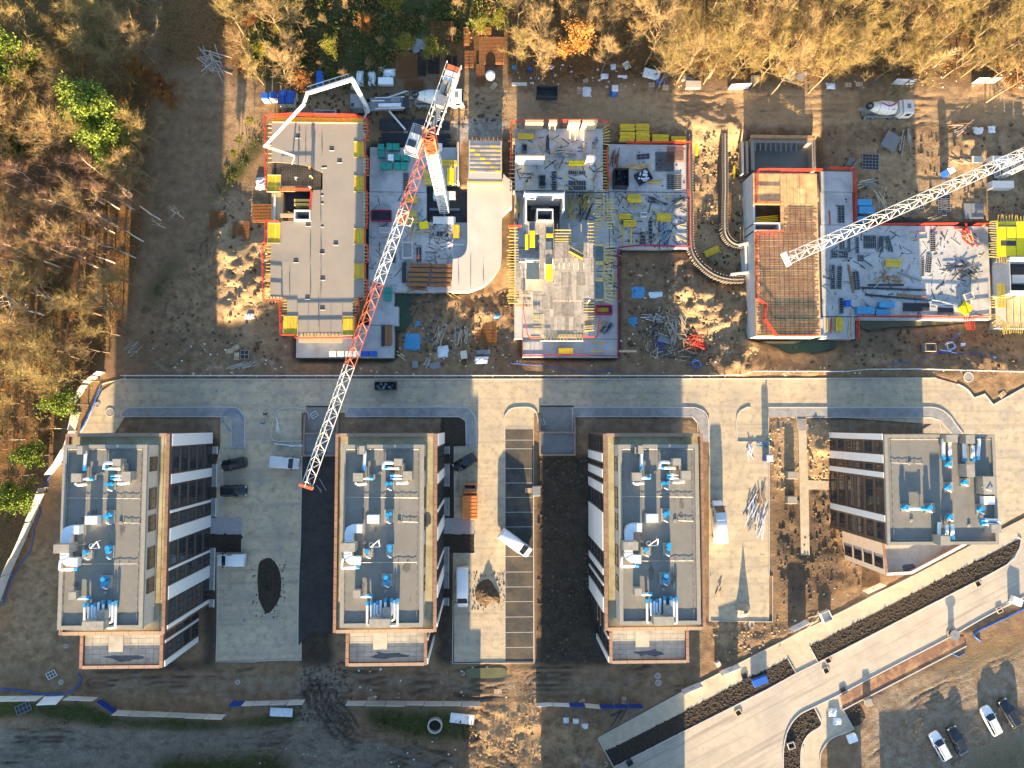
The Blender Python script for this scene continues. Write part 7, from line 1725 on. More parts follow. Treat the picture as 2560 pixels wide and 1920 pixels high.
# rusty and dark steel
for i in range(5):
 stack(1, 1, 1330 - i * 6, 622 + i * 42, 1515 - i * 7, 655 + i * 41, ZS, f'rusty steel pack, left column near the pond, {OR5[i]} from top', m_rust, .5, 'x', n=4, name='steel_pack', part='bar', cat='steel pack'); stack(1, 1, 1528 - i * 7, 627 + i * 42, 1705 - i * 5, 658 + i * 41, ZS, f'rusty steel pack, right column by the ramp deck, {OR5[i]} from top', m_rust, .5, 'x', n=4, name='steel_pack', part='bar', cat='steel pack')
for i in range(3): stack(1, 1, 1086 + i * 31, 1155, 1113 + i * 31, 1330, ZS, f'upright steel pack at the lower end of the base slab, {OR5[i]} from left', m_dark if i == 0 else m_rust, .4, 'y', n=3, name='steel_pack', part='bar', cat='steel pack')
stack(1, 1, 1265, 610, 1298, 785, ZS, 'dark steel pack left of the rusty packs', m_dark, .4, 'y', n=3, name='steel_pack', part='bar', cat='steel pack')
tubes(1, 0, 1080, 1035, 1480, 1135, None, 'black pipes beside the pump lorry, left bundle', n=8, rad=.14, lay=2); tubes(1, 0, 1475, 1055, 1670, 1130, None, 'black pipes right of the jib, right bundle', n=6, rad=.14, lay=2); tubes(1, 0, 1075, 1150, 1670, 1265, None, 'long black pipes north of the base slab', n=8, rad=.13)
for v, lb in (((800, 828, 1362, 850), 'longest dark steel beam on the right slab'), ((838, 888, 1370, 935), 'dark steel beam lying aslant on the right slab'), ((862, 805, 1170, 805), 'short dark steel beam on the right slab'), ((692, 630, 735, 872), 'upright rusty beam between the panels on the right slab'), ((1115, 885, 1365, 908), 'rusty beam over the aslant dark one'), ((1220, 355, 1360, 350), 'pale plank on the wet slab'), ((1225, 408, 1375, 405), 'second pale plank on the wet slab'), ((1120, 695, 1330, 775), 'grey pole on the right slab'), ((1410, 935, 1625, 965), 'white pole at the lower edge of the right slab'), ((1415, 968, 1640, 975), 'second white pole at the lower edge')):
 beam(3, 1, *v, ZS, lb, m_timber if 'plank' in lb else (m_paint if 'white' in lb else (m_grys if 'grey' in lb else m_rust if 'rusty' in lb else m_dark)), .3 if 'steel' in lb or 'rusty' in lb else .16)
tubes(3, 1, 1165, 960, 1390, 1032, ZS, 'dark pipe pack at the lower edge of the right slab', n=6, rad=.14); slab(3, 1, 1465, 1000, 1595, 1055, ZS, 'black sheets beside the slanted yellow stack', m_dark, .4)
pile(3, 1, 890, 725, 1130, 780, ZS, 'heap of timber offcuts and red caps on the right slab', [m_timberg, m_timber, m_rust], 22, .1, .5, .15); pile(3, 1, 1560, 610, 1820, 740, ZS, 'tangle of steel props on the sunlit slab', [m_grys, m_dark], 14, .3, .5); pile(3, 1, 1665, 330, 1800, 465, ZS, 'red guard rails piled at the corner of the right slab', [m_red, m_timber], 14, -.7, .4)
pile(3, 1, 1600, 260, 1740, 360, ZS, 'crossed red rails by the yellow deck', m_red, 5, .9, .6, .7); pile(3, 1, 680, 1040, 735, 1240, ZS, 'planks standing by the red corner rail', m_timber, 7, 1.5, .1, .7); pile(3, 1, 1420, 960, 1640, 1010, ZS, 'white boards along the lower edge of the right slab', m_paint, 5, -.1, .1, .6)
# teal packs
for k, (c_, r_, v, m_) in enumerate(((1, 0, (1052, 1245, 1106, 1300), m_teal), (1, 0, (1052, 1302, 1110, 1358), m_teal), (1, 0, (1128, 1240, 1180, 1295), m_teal), (1, 0, (1182, 1240, 1238, 1295), m_teal), (1, 0, (1140, 1335, 1190, 1390), m_tarp), (1, 0, (1192, 1335, 1246, 1385), m_teal), (1, 0, (1270, 1340, 1326, 1388), m_teal), (1, 0, (1074, 1408, 1124, 1460), m_teal), (1, 0, (1126, 1408, 1176, 1460), m_teal), (1, 0, (1196, 1405, 1250, 1460), m_teal), (1, 0, (1252, 1405, 1304, 1460), m_teal), (1, 0, (1550, 1240, 1608, 1300), m_tarp), (1, 1, (1112, 825, 1164, 875), m_teal), (1, 1, (1112, 877, 1166, 935), m_teal))):
 lb = 'white wrapped pack among the teal ones' if k == 4 else 'pale wrapped pack right of the crane mast' if k == 11 else f'{("upper", "lower")[k - 12]} teal wrapped pack under the jib near the pond' if k > 11 else (f'teal wrapped pack beside the left shell, top group, {OR5[k]} of four' if k < 4 else f'teal wrapped pack beside the left shell, {("middle row left", "middle row right", "bottom row first", "bottom row second", "bottom row third", "bottom row fourth")[k - 5]}')
 wrap(c_, r_, *v, ZS if not (c_ == 1 and r_ == 0 and v[1] < 1262 and v[0] < 1200) else ZS, lb, m_, 1.1)
for k, v in enumerate(((50, 812, 108, 862), (118, 803, 182, 855), (205, 788, 268, 838), (275, 790, 345, 850), (195, 845, 252, 900), (258, 842, 328, 900))):
 wrap(1, 0, *v, None, f'blue topped pack of pale blocks, {("front row first", "front row second", "back row left", "back row right", "front row third", "front row fourth")[k]}', m_bluep, 2.1, skirt=m_block, hs=.8)
for k in range(6): wrap(1, 1, 632 + k * 70, 1375, 694 + k * 70, 1420, ZS, f'{"white" if k < 4 else "blue"} wrapped block pallet on the lower slab, {OR5[k]} from left', m_tarp if k < 4 else m_bluep, 1.0, skirt=m_block, hs=.4)
for v, lb in (((770, 62, 895, 118), 'uppermost'), ((782, 125, 918, 185), 'middle'), ((768, 212, 850, 258), 'lowest')): wrap(3, 1, *v, None, f'blue wrapped unit beside the red corner, {lb} of three', m_bluew, 1.0)
for v, lb in (((765, 992, 922, 1055), 'left'), ((960, 945, 1095, 1000), 'upper right'), ((930, 1015, 1055, 1068), 'lower right')): wrap(3, 1, *v, ZS, f'blue covered bin on the right slab, {lb} of three', m_bluew, .9)
wrap(3, 1, 665, 935, 715, 988, ZS, 'bright blue machine at the corner of the right slab', m_bluep, .9)
# rebar mats
for c_, r_, v, lb, m_ in ((0, 1, (1825, 185, 1960, 350), 'stack of rusty rebar mats in the shade left of the left shell', m_rust), (0, 1, (2025, 268, 2160, 425), 'orange rebar mats in the sun, lower pile', m_rusto), (1, 1, (-30, 112, 132, 265), 'orange rebar mats close to the left shell', m_rusto), (1, 1, (1890, 1120, 2075, 1325), 'rebar mats right of the pond', m_rusto), (1, 0, (1515, 200, 1710, 350), 'rebar mats in the clearing at the top, upper pile', m_rust), (1, 0, (1212, 462, 1390, 665), 'large rebar mats left of the counter jib', m_rust), (1, 0, (1490, 490, 1585, 640), 'rebar mats below the clearing', m_rebar), (1, 0, (1640, 490, 1735, 600), 'small rebar mats by the counter jib end', m_rebar),
                      (1, 0, (1930, 330, 2140, 560), 'large rebar mats right of the clearing', m_rust), (1, 0, (1790, 255, 1840, 400), 'narrow orange rebar bundle in the sun at the top', m_rusto), (1, 0, (1905, 570, 1975, 740), 'upright rebar bundle by the tank', m_rust), (1, 0, (1285, 690, 1450, 770), 'low rebar mats above the pump lorry', m_rust), (1, 0, (1920, 250, 2030, 310), 'orange timber racks at the top of the clearing', m_rusto), (1, 0, (1405, 480, 1470, 660), 'dark rebar bundle between two mats', m_rebar), (1, 0, (1805, 450, 1880, 590), 'rebar mats in the middle of the clearing', m_rust), (2, 0, (1240, 1315, 1400, 1480), 'mesh sheets on the slab right of the middle shell', m_rebar), (2, 0, (1338, 1270, 1480, 1400), 'rusty mesh sheets at the corner of that slab', m_rust)):
 mat_rebar(c_, r_, *v, ZS if c_ == 2 else None, lb, m_, .25, 0, 2 if c_ == 2 else 5)
# tarpaulins and white packs
for c_, r_, v, z, lb, h in ((1, 0, (865, 615, 930, 750), None, 'white covered rack above the pump boom, left one', .9), (1, 0, (965, 615, 1035, 740), None, 'white covered rack above the pump boom, second from left', .9), (1, 0, (1095, 592, 1205, 664), None, 'crumpled white foil above the white pack', .7), (2, 0, (850, 555, 900, 610), None, 'crumpled grey foil at the edge of the upper wood', .5), (2, 0, (612, 750, 685, 835), None, 'grey foil sheet beside the dark skip', .3), (2, 0, (765, 640, 835, 690), None, 'white foil near the upper edge of the dirt road', .4), (3, 0, (500, 718, 580, 770), None, 'white foil heap at the wood edge', .5), (2, 0, (0, 560, 45, 600), None, 'white rag at the wood edge left of the blue drums', .3),
                     (1, 1, (1278, 1215, 1415, 1365), None, 'blue tarpaulin spread right of the pond', .5), (1, 1, (1562, 1322, 1660, 1440), None, 'white crumpled foil near the fence', .5), (1, 1, (1372, 1110, 1420, 1150), None, 'small blue foil by the pond', .3), (1, 1, (2040, 1042, 2110, 1085), None, 'grey blue foil on the mound left of the middle shell', .3), (1, 1, (1890, 1420, 2010, 1490), None, 'white foil heap left of the middle shell corner', .6), (2, 1, (1035, 805, 1165, 905), None, 'blue plastic sheet on the pit floor', .3), (2, 1, (1000, 1068, 1095, 1150), None, 'blue sheet on the pit floor, lower one', .3), (2, 1, (1200, 850, 1320, 910), None, 'bluish foil beside the dark frame', .2), (3, 1, (1700, 1300, 1740, 1330), None, 'small white foil by the lower pit', .2),
                     (0, 1, (2120, 1050, 2200, 1100), None, 'grey foil on the bank left of the left shell', .3), (1, 0, (0, 1530, 80, 1640), None, 'white foil left of the left shell', .5), (2, 3, (440, 1215, 490, 1265), None, 'white bag near the avenue tip', .4), (2, 3, (600, 1270, 660, 1320), None, 'white sacks near the avenue tip', .4), (3, 0, (1895, 1090, 1960, 1150), None, 'white sacks on the upper dirt road at the right', .5), (3, 0, (1760, 1105, 1850, 1170), None, 'pale tarpaulin heap at the right', .5), (3, 3, (510, 1140, 600, 1220), None, 'foil wrapped pack on the curved path, upper', .8), (3, 3, (555, 1220, 640, 1292), None, 'foil wrapped pack on the curved path, lower', .8)):
 tarp(c_, r_, *v, z, lb, m_bluew if 'blue' in lb else m_tarp, h)
wrap(1, 0, 1055, 668, 1185, 730, None, 'long white wrapped pack above the pump lorry', m_tarp, 1.0); wrap(1, 0, 522, 615, 575, 735, None, 'blue topped pack beside the pump boom', m_bluep, 1.2, skirt=m_block, hs=.6); wrap(2, 0, 1135, 600, 1278, 672, None, 'white wrapped panel pack at the wood edge', m_tarp, .8, -.25); wrap(2, 0, 960, 540, 1018, 602, None, 'tilted white board at the wood edge', m_paint, .3, .5)
slab(1, 3, 128, 1135, 320, 1206, None, 'white sheets lying in the grass by the gateway', m_tarp, .25, -.06); slab(1, 3, 1680, 1192, 1882, 1268, None, 'white sheets lying by the concrete ring', m_tarp, .25, -.12); slab(3, 1, 1685, 102, 1855, 235, None, 'large grey board with a white sheet on the dirt', m_grys, .15); slab(2, 1, 1275, 1245, 1440, 1300, None, 'grey boards near the timber pile in the pit', m_grys, .2, -.25)
slab(1, 0, 1380, 350, 1512, 435, None, 'bluish steel sheets in the clearing at the top', m_grys, .4, -.12); slab(1, 0, 1345, 375, 1400, 465, None, 'narrow steel sheet leaning on the bluish ones', m_grys, .3, .5); slab(1, 1, 1905, 1360, 2025, 1398, None, 'grey sheets below the rebar mats by the pond', m_grys, .2); slab(1, 1, 1500, 1470, 1590, 1525, None, 'grey sheet near the fence', m_grys, .2, .2)
stack(3, 0, 975, 1165, 1105, 1305, None, 'striped blue and tan panel pack on the dirt', m_grys, .9, 'y', -.5, 8, 'panel_pack', 'panel', 'panel pack'); slab(2, 0, 1495, 710, 1625, 772, None, 'grey boards at the wood edge beside the dirt road', m_timberg, .5); slab(2, 0, 1470, 668, 1560, 705, None, 'grey leaning boards above the other grey boards', m_timberg, .3, -.25); slab(2, 0, 1295, 742, 1350, 780, None, 'tan crate lid by the blue drums', m_timber, .5); wrap(2, 0, 2065, 652, 2140, 712, None, 'tan crate in the upper wood edge', m_timber, .9); slab(3, 0, 140, 600, 220, 700, None, 'pale concrete slabs in the wood, left one', m_block, .5, -.45); slab(3, 0, 245, 620, 315, 700, None, 'pale concrete slabs in the wood, right one', m_block, .4, -.5)
slab(2, 0, 610, 690, 655, 715, None, 'small pale box lid by the upper wood', m_timber, .4); slab(2, 0, 905, 670, 985, 692, None, 'pale board on the sand heap', m_tarp, .15); slab(2, 0, 0, 712, 128, 740, None, 'long pale board at the wood edge', m_block, .2)
slab(3, 0, 2115, 690, 2260, 720, None, 'pale boards at the upper right edge', m_timber, .3); slab(3, 0, 2120, 740, 2260, 765, None, 'lower pale boards at the upper right edge', m_timber, .3); slab(3, 0, 1730, 1365, 1830, 1420, None, 'pale slab behind the crane foot', m_block, .4)
# skips, containers, boxes
openbox(2, 0, 210, 752, 393, 845, None, 'dark open skip on the upper dirt road', mat('skip_grey', (.06, .07, .075), .6, .2, 1.5), 1.5, fill=None); openbox(1, 1, 1028, 1640, 1212, 1710, 0, 'black skip full of rubbish on the paved road', m_dark, 1.2, fill=m_grys); openbox(2, 0, 878, 1465, 1003, 1620, ZS, 'large dark container on the slab right of the middle shell', m_dark, 1.9, 'container', 'container', m_dark); openbox(1, 1, 998, 158, 1170, 252, ZS, 'magenta framed opening beside the left shell', m_mag, .8, 'frame', 'opening_frame'); openbox(1, 1, 1270, 438, 1352, 572, ZS, 'grey upstand box under the jib', m_cwall, 1.4, 'upstand', 'upstand'); openbox(1, 1, 1068, 308, 1155, 352, ZS, 'small white frame box on the base slab', m_cwall, .5, 'frame', 'crate')
openbox(1, 0, 510, 955, 692, 998, None, 'open crate with green and blue bags behind the left shell', m_paint, .8, 'crate', 'crate', m_teal); openbox(2, 1, 1110, 178, 1165, 215, ZS, 'small white tub on the slab', m_paint, .7, 'tub', 'tub'); openbox(2, 0, 230, 1515, 290, 1615, ZU, 'grey tub of scrap on the middle shell', m_grys, .7, 'tub', 'tub', m_dark); openbox(2, 0, 85, 1248, 130, 1312, ZU, 'small grey crate on the middle shell', m_grys, .7, 'crate', 'crate', m_dark); openbox(3, 1, 1690, 875, 1770, 930, ZS, 'white tub by the slanted yellow stack', m_paint, .8, 'tub', 'tub', None, .3); openbox(3, 1, 1390, 1300, 1488, 1372, None, 'brown crate with dark mouth beside the lower pit', m_timberg, 1.2, 'crate', 'crate'); openbox(2, 0, 1070, 1475, 1200, 1580, ZS, 'tilted dark box on the slab', m_dark, .6, 'box', 'box', m_tarp, .5); openbox(3, 3, 460, 305, 545, 395, None, 'white open box beside the avenue', m_paint, .9, 'box', 'box', None, .4); openbox(3, 3, 172, 1440, 232, 1495, None, 'small grey box in the avenue bed', m_kerb, .5, 'box', 'box', None, .3)
wrap(1, 1, 1765, 1365, 1822, 1435, None, 'pale tan crate near the fence', m_block, .9, .15); wrap(1, 1, 1345, 1455, 1395, 1520, None, 'grey bin near the fence', m_grys, .9); wrap(1, 1, 1630, 192, 1640, 205, ZS, 'tiny box on the crane ballast', m_dark, .1) if False else None
wrap(1, 1, 1410, 255, 1490, 318, ZS, 'yellow drum plate with black rings on the base slab', m_yelb, .5, .15); wrap(2, 2, 175, 882, 246, 968, 0, 'grey cabinet between the car park and the ramp', m_grys, 1.2); pallet(2, 2, 145, 920, 0, 0, 'wooden pallet leaning by the grey cabinet'); wrap(3, 2, 165, 755, 250, 820, None, 'upper grey utility cabinet on the ploughed ground', m_rend, 1.3, name='utility_cabinet', cat='cabinet'); wrap(3, 2, 165, 970, 250, 1035, None, 'lower grey utility cabinet on the ploughed ground', m_rend, 1.3, name='utility_cabinet', cat='cabinet'); wrap(3, 3, 690, 1372, 772, 1440, None, 'white and blue parcel beside the curved path', m_tarp, .7, .35); wrap(3, 3, 2105, 185, 2200, 250, 0, 'blue and white pack at the right edge of the avenue', m_tarp, .9, -.4); wrap(3, 3, 840, 1062, 900, 1120, None, 'grey cube beside the cycle path', m_rend, .8, .2); wrap(2, 3, 525, 1230, 575, 1268, None, 'white box near the avenue tip', m_paint, .6)
wrap(2, 3, 1765, 740, 1805, 780, None, 'cream cylinder tank by the second hoarding', m_block, .8, .5); wrap(2, 3, 2080, 880, 2212, 940, .05, 'blue covered handcart on the avenue bed', m_bluep, .8, .35)
# timber, props and scrap
for c_, r_, v, n, a, lb, m_ in ((1, 1, (1530, 1100, 1650, 1290), 18, 1.2, 'timber pile between the pond and the rebar mats, left', [m_timber, m_timberg]), (1, 1, (1680, 1110, 1860, 1300), 24, 1.4, 'timber pile between the pond and the rebar mats, right', [m_timber, m_timberg]), (2, 1, (1170, 1045, 1345, 1130), 14, .05, 'pale planks on the pit floor, left pile', [m_timber, m_paint]), (2, 1, (1350, 1085, 1450, 1290), 18, 1.9, 'pale planks on the pit floor, fanned pile', [m_timber, m_timberg]), (2, 1, (1455, 1020, 1535, 1210), 9, 1.85, 'long boards leaning in the pit', [m_timber]), (3, 1, (900, 0, 1030, 160), 18, 1.9, 'fanned pale planks left of the white jib', [m_timberg, m_timber]), (3, 0, (770, 1535, 950, 1645), 14, .2, 'scrap timber beside the rusty deck', [m_timber, m_grys]), (3, 0, (660, 1360, 770, 1480), 8, .8, 'steel props beside the bluish grid panel', [m_grys]),
                           (2, 0, (1165, 1550, 1285, 1600), 10, .0, 'ochre timber trestle on the slab', [m_yel2]), (2, 0, (955, 1425, 1175, 1470), 12, .05, 'orange boards on the slab right of the middle shell', [m_ply]), (2, 0, (850, 1300, 930, 1450), 12, 1.2, 'heap of cut steel at the middle shell edge', [m_dark, m_rust]), (2, 0, (375, 1280, 530, 1340), 12, .05, 'planks in the middle of the middle shell', [m_timber, m_timberg]), (2, 0, (355, 1330, 545, 1365), 10, .0, 'lower planks in the middle of the middle shell', [m_timber, m_grys]), (2, 0, (290, 1190, 330, 1320), 8, 1.5, 'dark clamps on the middle shell', [m_dark]), (2, 0, (215, 1200, 270, 1320), 4, -1.2, 'pale plank standing on the middle shell', [m_timber]), (2, 0, (690, 1190, 740, 1280), 8, 1.2, 'steel sheets on edge on the middle shell', [m_grys]), (2, 0, (610, 1240, 645, 1350), 3, 1.5, 'wide board upright on the middle shell', [m_timber]), (2, 0, (365, 1380, 415, 1460), 8, 1.0, 'timber scraps on the middle shell', [m_timberg]), (2, 0, (700, 1480, 740, 1600), 8, 1.4, 'props leaning at the right side of the middle shell', [m_timber, m_grys]),
                           (2, 1, (470, 60, 535, 230), 7, 1.52, 'yellow beams standing beside the core', [m_yel2]), (2, 1, (560, 60, 700, 240), 22, 1.2, 'loose props and beams in the open bay', [m_grys, m_yel2, m_dark]), (2, 1, (540, 50, 640, 110), 6, .6, 'crossed yellow beams in the open bay', [m_yel2]), (2, 1, (30, 60, 85, 220), 6, 1.55, 'yellow beams left of the core', [m_yel2]), (2, 1, (20, 180, 60, 330), 8, 1.4, 'dark props left of the core', [m_dark, m_timberg]), (2, 1, (1200, 290, 1410, 445), 26, 1.4, 'mixed boards, foil and blue profiles on the slab', [m_bluew, m_timberg, m_dark, m_grys]), (2, 1, (1145, 60, 1310, 110), 8, -.4, 'steel bars on the slab', [m_dark, m_grys]), (2, 1, (1360, 40, 1500, 170), 18, .5, 'scrap steel heap by the curved ramp', [m_grys, m_dark, m_timberg]), (2, 1, (760, 1140, 870, 1220), 20, .9, 'dark tangle of scrap on the lower slab', [m_dark, m_grys]), (2, 1, (750, 1120, 830, 1160), 2, .4, 'yellow boards by the dark tangle', [m_yel2]), (2, 1, (1525, 1200, 1690, 1370), 40, .0, 'heap of red steel rails in the pit', [m_red, m_crane_r]), (2, 1, (1240, 930, 1460, 1080), 2, -.62, 'long rusty girder in the pit', [m_rust]),
                           (1, 0, (1300, 780, 1320, 800), 3, .3, 'pipes beside the pump outrigger', [m_paint]), (1, 1, (1320, 290, 1400, 400), 8, 1.4, 'timber frame on the base slab', [m_timber]), (1, 1, (1330, 325, 1530, 375), 2, -.12, 'long plank on the base slab', [m_timber]), (1, 1, (1610, 430, 1770, 500), 6, .1, 'white poles beside the ramp deck', [m_paint]), (1, 1, (1320, 820, 1480, 860), 8, -.05, 'thin rusty bars along the pond edge', [m_rust]), (1, 1, (440, 1290, 620, 1390), 6, .9, 'reddish planks on the lower slab of the left shell', [m_timber, m_rust]), (0, 1, (1990, 1480, 2212, 1530), 14, .2, 'broken pallets beside the fence at the left', [m_timberg]), (0, 1, (1060, 1310, 1210, 1400), 8, .6, 'old planks at the wood corner', [m_timberg]), (1, 1, (1190, 1370, 1290, 1440), 3, -.5, 'planks leaning by the base slab corner', [m_timber]), (1, 1, (1640, 885, 1750, 935), 4, -.4, 'yellow boards at the pond edge', [m_yel2]), (1, 1, (1430, 1430, 1520, 1530), 10, 1.0, 'dark laths near the fence', [m_timberg]), (3, 1, (1380, 205, 1480, 260), 6, .3, 'light scraps behind the right slab', [m_timber]), (3, 1, (1080, 220, 1330, 280), 12, .0, 'dark bars behind the right slab', [m_dark]),
                           (2, 2, (2010, 960, 2120, 1230), 12, 1.35, 'steel profiles on the sandy yard, left bundle', [m_grys, m_galv]), (2, 2, (2110, 890, 2200, 1050), 10, 1.5, 'steel profiles on the sandy yard, upper bundle', [m_grys, m_rust]), (2, 2, (2080, 1080, 2200, 1340), 16, 1.4, 'steel profiles on the sandy yard, lower bundle', [m_galv, m_grys, m_paint]), (2, 2, (2020, 520, 2090, 640), 8, 1.5, 'wrapped profiles above the steel bundles', [m_galv]), (2, 2, (2100, 505, 2212, 545), 5, .0, 'blue steel tubes on the sandy yard', [m_bluew]), (1, 2, (175, 285, 210, 430), 4, 1.57, 'white poles on the kerb island', [m_paint]), (1, 2, (200, 520, 400, 545), 4, .0, 'white pipe sections by the ramp', [m_galv]), (1, 2, (1725, 820, 1770, 920), 8, 1.4, 'laths beside the orange lorry', [m_timberg]), (1, 2, (425, 540, 480, 605), 3, .3, 'white duct piece by the ramp', [m_galv]), (1, 2, (490, 830, 610, 960), 3, -.9, 'pale rolled sheet below the jib tip', [m_grys]), (3, 3, (340, 320, 440, 450), 10, .7, 'timber frames beside the hoarding', [m_timber]), (2, 3, (580, 1040, 640, 1090), 6, .5, 'laths by the blue fence', [m_timber]), (2, 3, (820, 1170, 1040, 1260), 3, .52, 'dark kerb pieces beside the avenue', [m_dark]), (3, 0, (1540, 1060, 1760, 1180), 14, .4, 'tangled bars at the corner of the dirt road', [m_timberg, m_rust]), (3, 0, (1570, 1360, 1740, 1440), 8, -.3, 'scrap boards near the crane foot', [m_timber]), (3, 0, (1100, 1130, 1260, 1320), 12, 1.4, 'long grey planks beside the striped pack', [m_timberg]), (2, 3, (1740, 60, 1830, 180), 8, 1.2, 'dark scraps by the third block', [m_dark, m_timber]), (1, 0, (1060, 575, 1150, 640), 6, .5, 'timber frame above the white pack', [m_timber]), (1, 0, (1270, 410, 1340, 440), 6, .0, 'small timber frame by the sheets', [m_timber]), (0, 0, (1700, 420, 1960, 660), 26, -.9, 'grey branch heap at the edge of the dirt field', [m_timberg])):
 z = (ZU if (c_ == 2 and r_ == 0 and v[0] < 790) else ZS if (c_ == 2 and ((r_ == 0 and v[0] < 1520) or (r_ == 1 and v[2] < 900) or (r_ == 1 and v[3] < 470))) else ZS if (c_ == 1 and r_ == 1 and v[2] < 1840 and v[1] < 860 and v[0] > 900) else 0.02 if r_ >= 2 and c_ in (1, 2) and v[1] < 1400 and r_ == 2 else None)
 pile(c_, r_, *v, z, lb, m_, n, a, .22 if n < 25 else .6, .35, wd_=.15)
for c_, r_, x, y, a, lb in ((0, 1, 1985, 1375, .1, 'wooden pallet left of the steel rack by the fence'), (0, 1, 2040, 1345, .5, 'wooden pallet behind the steel rack'), (0, 1, 2045, 1420, 1.5, 'wooden pallet in front of the steel rack'), (1, 3, 1000, 1060, .2, 'pallet leaning on the pale fence'), (1, 3, 2090, 1000, .05, 'grey pallet on the mud right of the pale puddle'), (2, 3, 965, 1070, 1.5, 'pallet by the blue fence'), (2, 0, 1205, 735, .1, 'wooden pallet beside the blue drums'), (3, 0, 690, 735, .0, 'pallet at the wood edge, left one'), (3, 0, 785, 730, .0, 'pallet at the wood edge, right one'), (2, 2, 2165, 1500, 1.57, 'long pallet at the bottom of the steel bundles'), (1, 0, 2055, 745, .9, 'tilted pallet beside the upper dirt road'), (2, 0, 580, 785, 1.57, 'old pallet between the skip and the grey foil'), (1, 1, 1145, 20, 0, 'pallet on the base slab near the left shell') , (2, 3, 1795, 155, .2, 'pallet with a box right of the third block'), (3, 2, 2020, 90, .7, 'pallet on the dug ground at the right')):
 pallet(c_, r_, x, y, None, a, lb)
frame(0, 1, 2080, 1365, 2150, 1445, None, 'black grid rack beside the fence at the left', 2, 2, 0, m_timberg); frame(0, 3, 410, 820, 490, 880, None, 'white grid crate left of the first block', 3, 2, .5, m_paint); frame(0, 3, 140, 1100, 270, 1180, None, 'grey grid crate below the lower left fence', 4, 2, .4, m_grys); frame(1, 2, 475, 240, 535, 290, .04, 'small white grate on the ramp', 4, 2, .6, m_paint); frame(2, 2, 255, 300, 280, 355, .04, 'small white grate by the second ramp', 1, 3, .3, m_paint)
# concrete ring, drums, covers
p = w(1, 3, 1548, 1280); t = thing('concrete_ring', 'large concrete well ring on the grass', 'ring', (p.x, p.y, gz_at(p.x, p.y)), 0); MB().ring((0, 0, 0), 1.0, 1.2, .9, 32).build('ring_wall', m_kerb, t, local=True); MB().cyl((0, 0, 0), .98, .05, 24).build('ring_floor', m_soil, t, local=True)
p = w(3, 3, 1600, 505, .5); t = thing('cable_drum', 'grey cable drum at the edge of the avenue', 'drum', (p.x, p.y, .02), 0)
MB().cyl((0, 0, 0), .85, .08, 24).build('flange', m_timberg, t, local=True); MB().cyl((0, 0, .9), .85, .08, 24).build('flange', m_grys, t, local=True); MB().cyl((0, 0, .08), .5, .82, 18).build('core', m_dark, t, local=True); MB().cyl((0, 0, .98), .08, .03, 8).build('hub', m_dark, t, local=True)
p = w(1, 0, 2025, 672); t = thing('round_tank', 'pale round tank beside the upright rebar bundle', 'tank', (p.x, p.y, gz_at(p.x, p.y)), 0); MB().cyl((0, 0, 0), .85, 1.0, 22).build('shell', m_grys, t, local=True); MB().cyl((0, 0, 1.0), .8, .12, 22, .5).build('lid', m_tarp, t, local=True)
for c_, r_, x, y, lb in ((2, 0, 150, 610, 'left pair of blue drums in the shade of the upper wood'), (2, 0, 345, 595, 'single blue drum in the shade of the upper wood'), (2, 0, 1258, 718, 'blue drum beside the dirt road, left one'), (2, 0, 1300, 712, 'blue drum beside the dirt road, right one')):
 p = w(c_, r_, x, y); t = thing('drum', None, 'drum', (p.x, p.y, gz_at(p.x, p.y)), 0); L(t, lb, 'drum'); MB().cyl((0, 0, 0), .3, .9, 14).build('barrel', m_bluep, t, local=True); MB().ring((0, 0, .9), .26, .3, .03, 14).build('rim', m_bluep, t, local=True)
for c_, r_, x, y, rad, lb in ((2, 3, 1258, 860, .5, 'upper of two manholes below the third block'), (2, 3, 1262, 920, .5, 'lower of two manholes below the third block'), (1, 3, 1785, 845, .35, 'manhole beside the pale puddle'), (0, 3, 530, 915, .4, 'manhole left of the blue hose'), (0, 3, 2055, 915, .4, 'manhole on the mud below the first yard'), (0, 3, 570, 605, .35, 'pale manhole left of the first block wing'), (2, 3, 465, 1240, .5, 'manhole ring near the avenue tip'), (0, 3, 2110, 380, .45, 'manhole in the first yard below the soil heap'), (0, 2, 845, 180, .45, 'upper well cover in the sunny road corner'), (0, 2, 950, 245, .75, 'lower well cover in the sunny road corner'), (0, 2, 1870, 60, .4, 'cover in the shaded road behind the first block'), (2, 3, 2070, 420, .5, 'round cover below the sandy yard'), (3, 1, 1725, 1600, .9, 'large round cover on the dug ground at the right'), (2, 3, 800, 1620, .4, 'small cover at the bottom by the avenue tip'), (2, 1, 1290 - 0, 1600 + 40, .01, '')):
 if lb: disc(c_, r_, x, y, lb, rad, z=.02 if (r_ == 2 or (r_ == 3 and y < 500 and x > 1800 and c_ == 0)) else None)
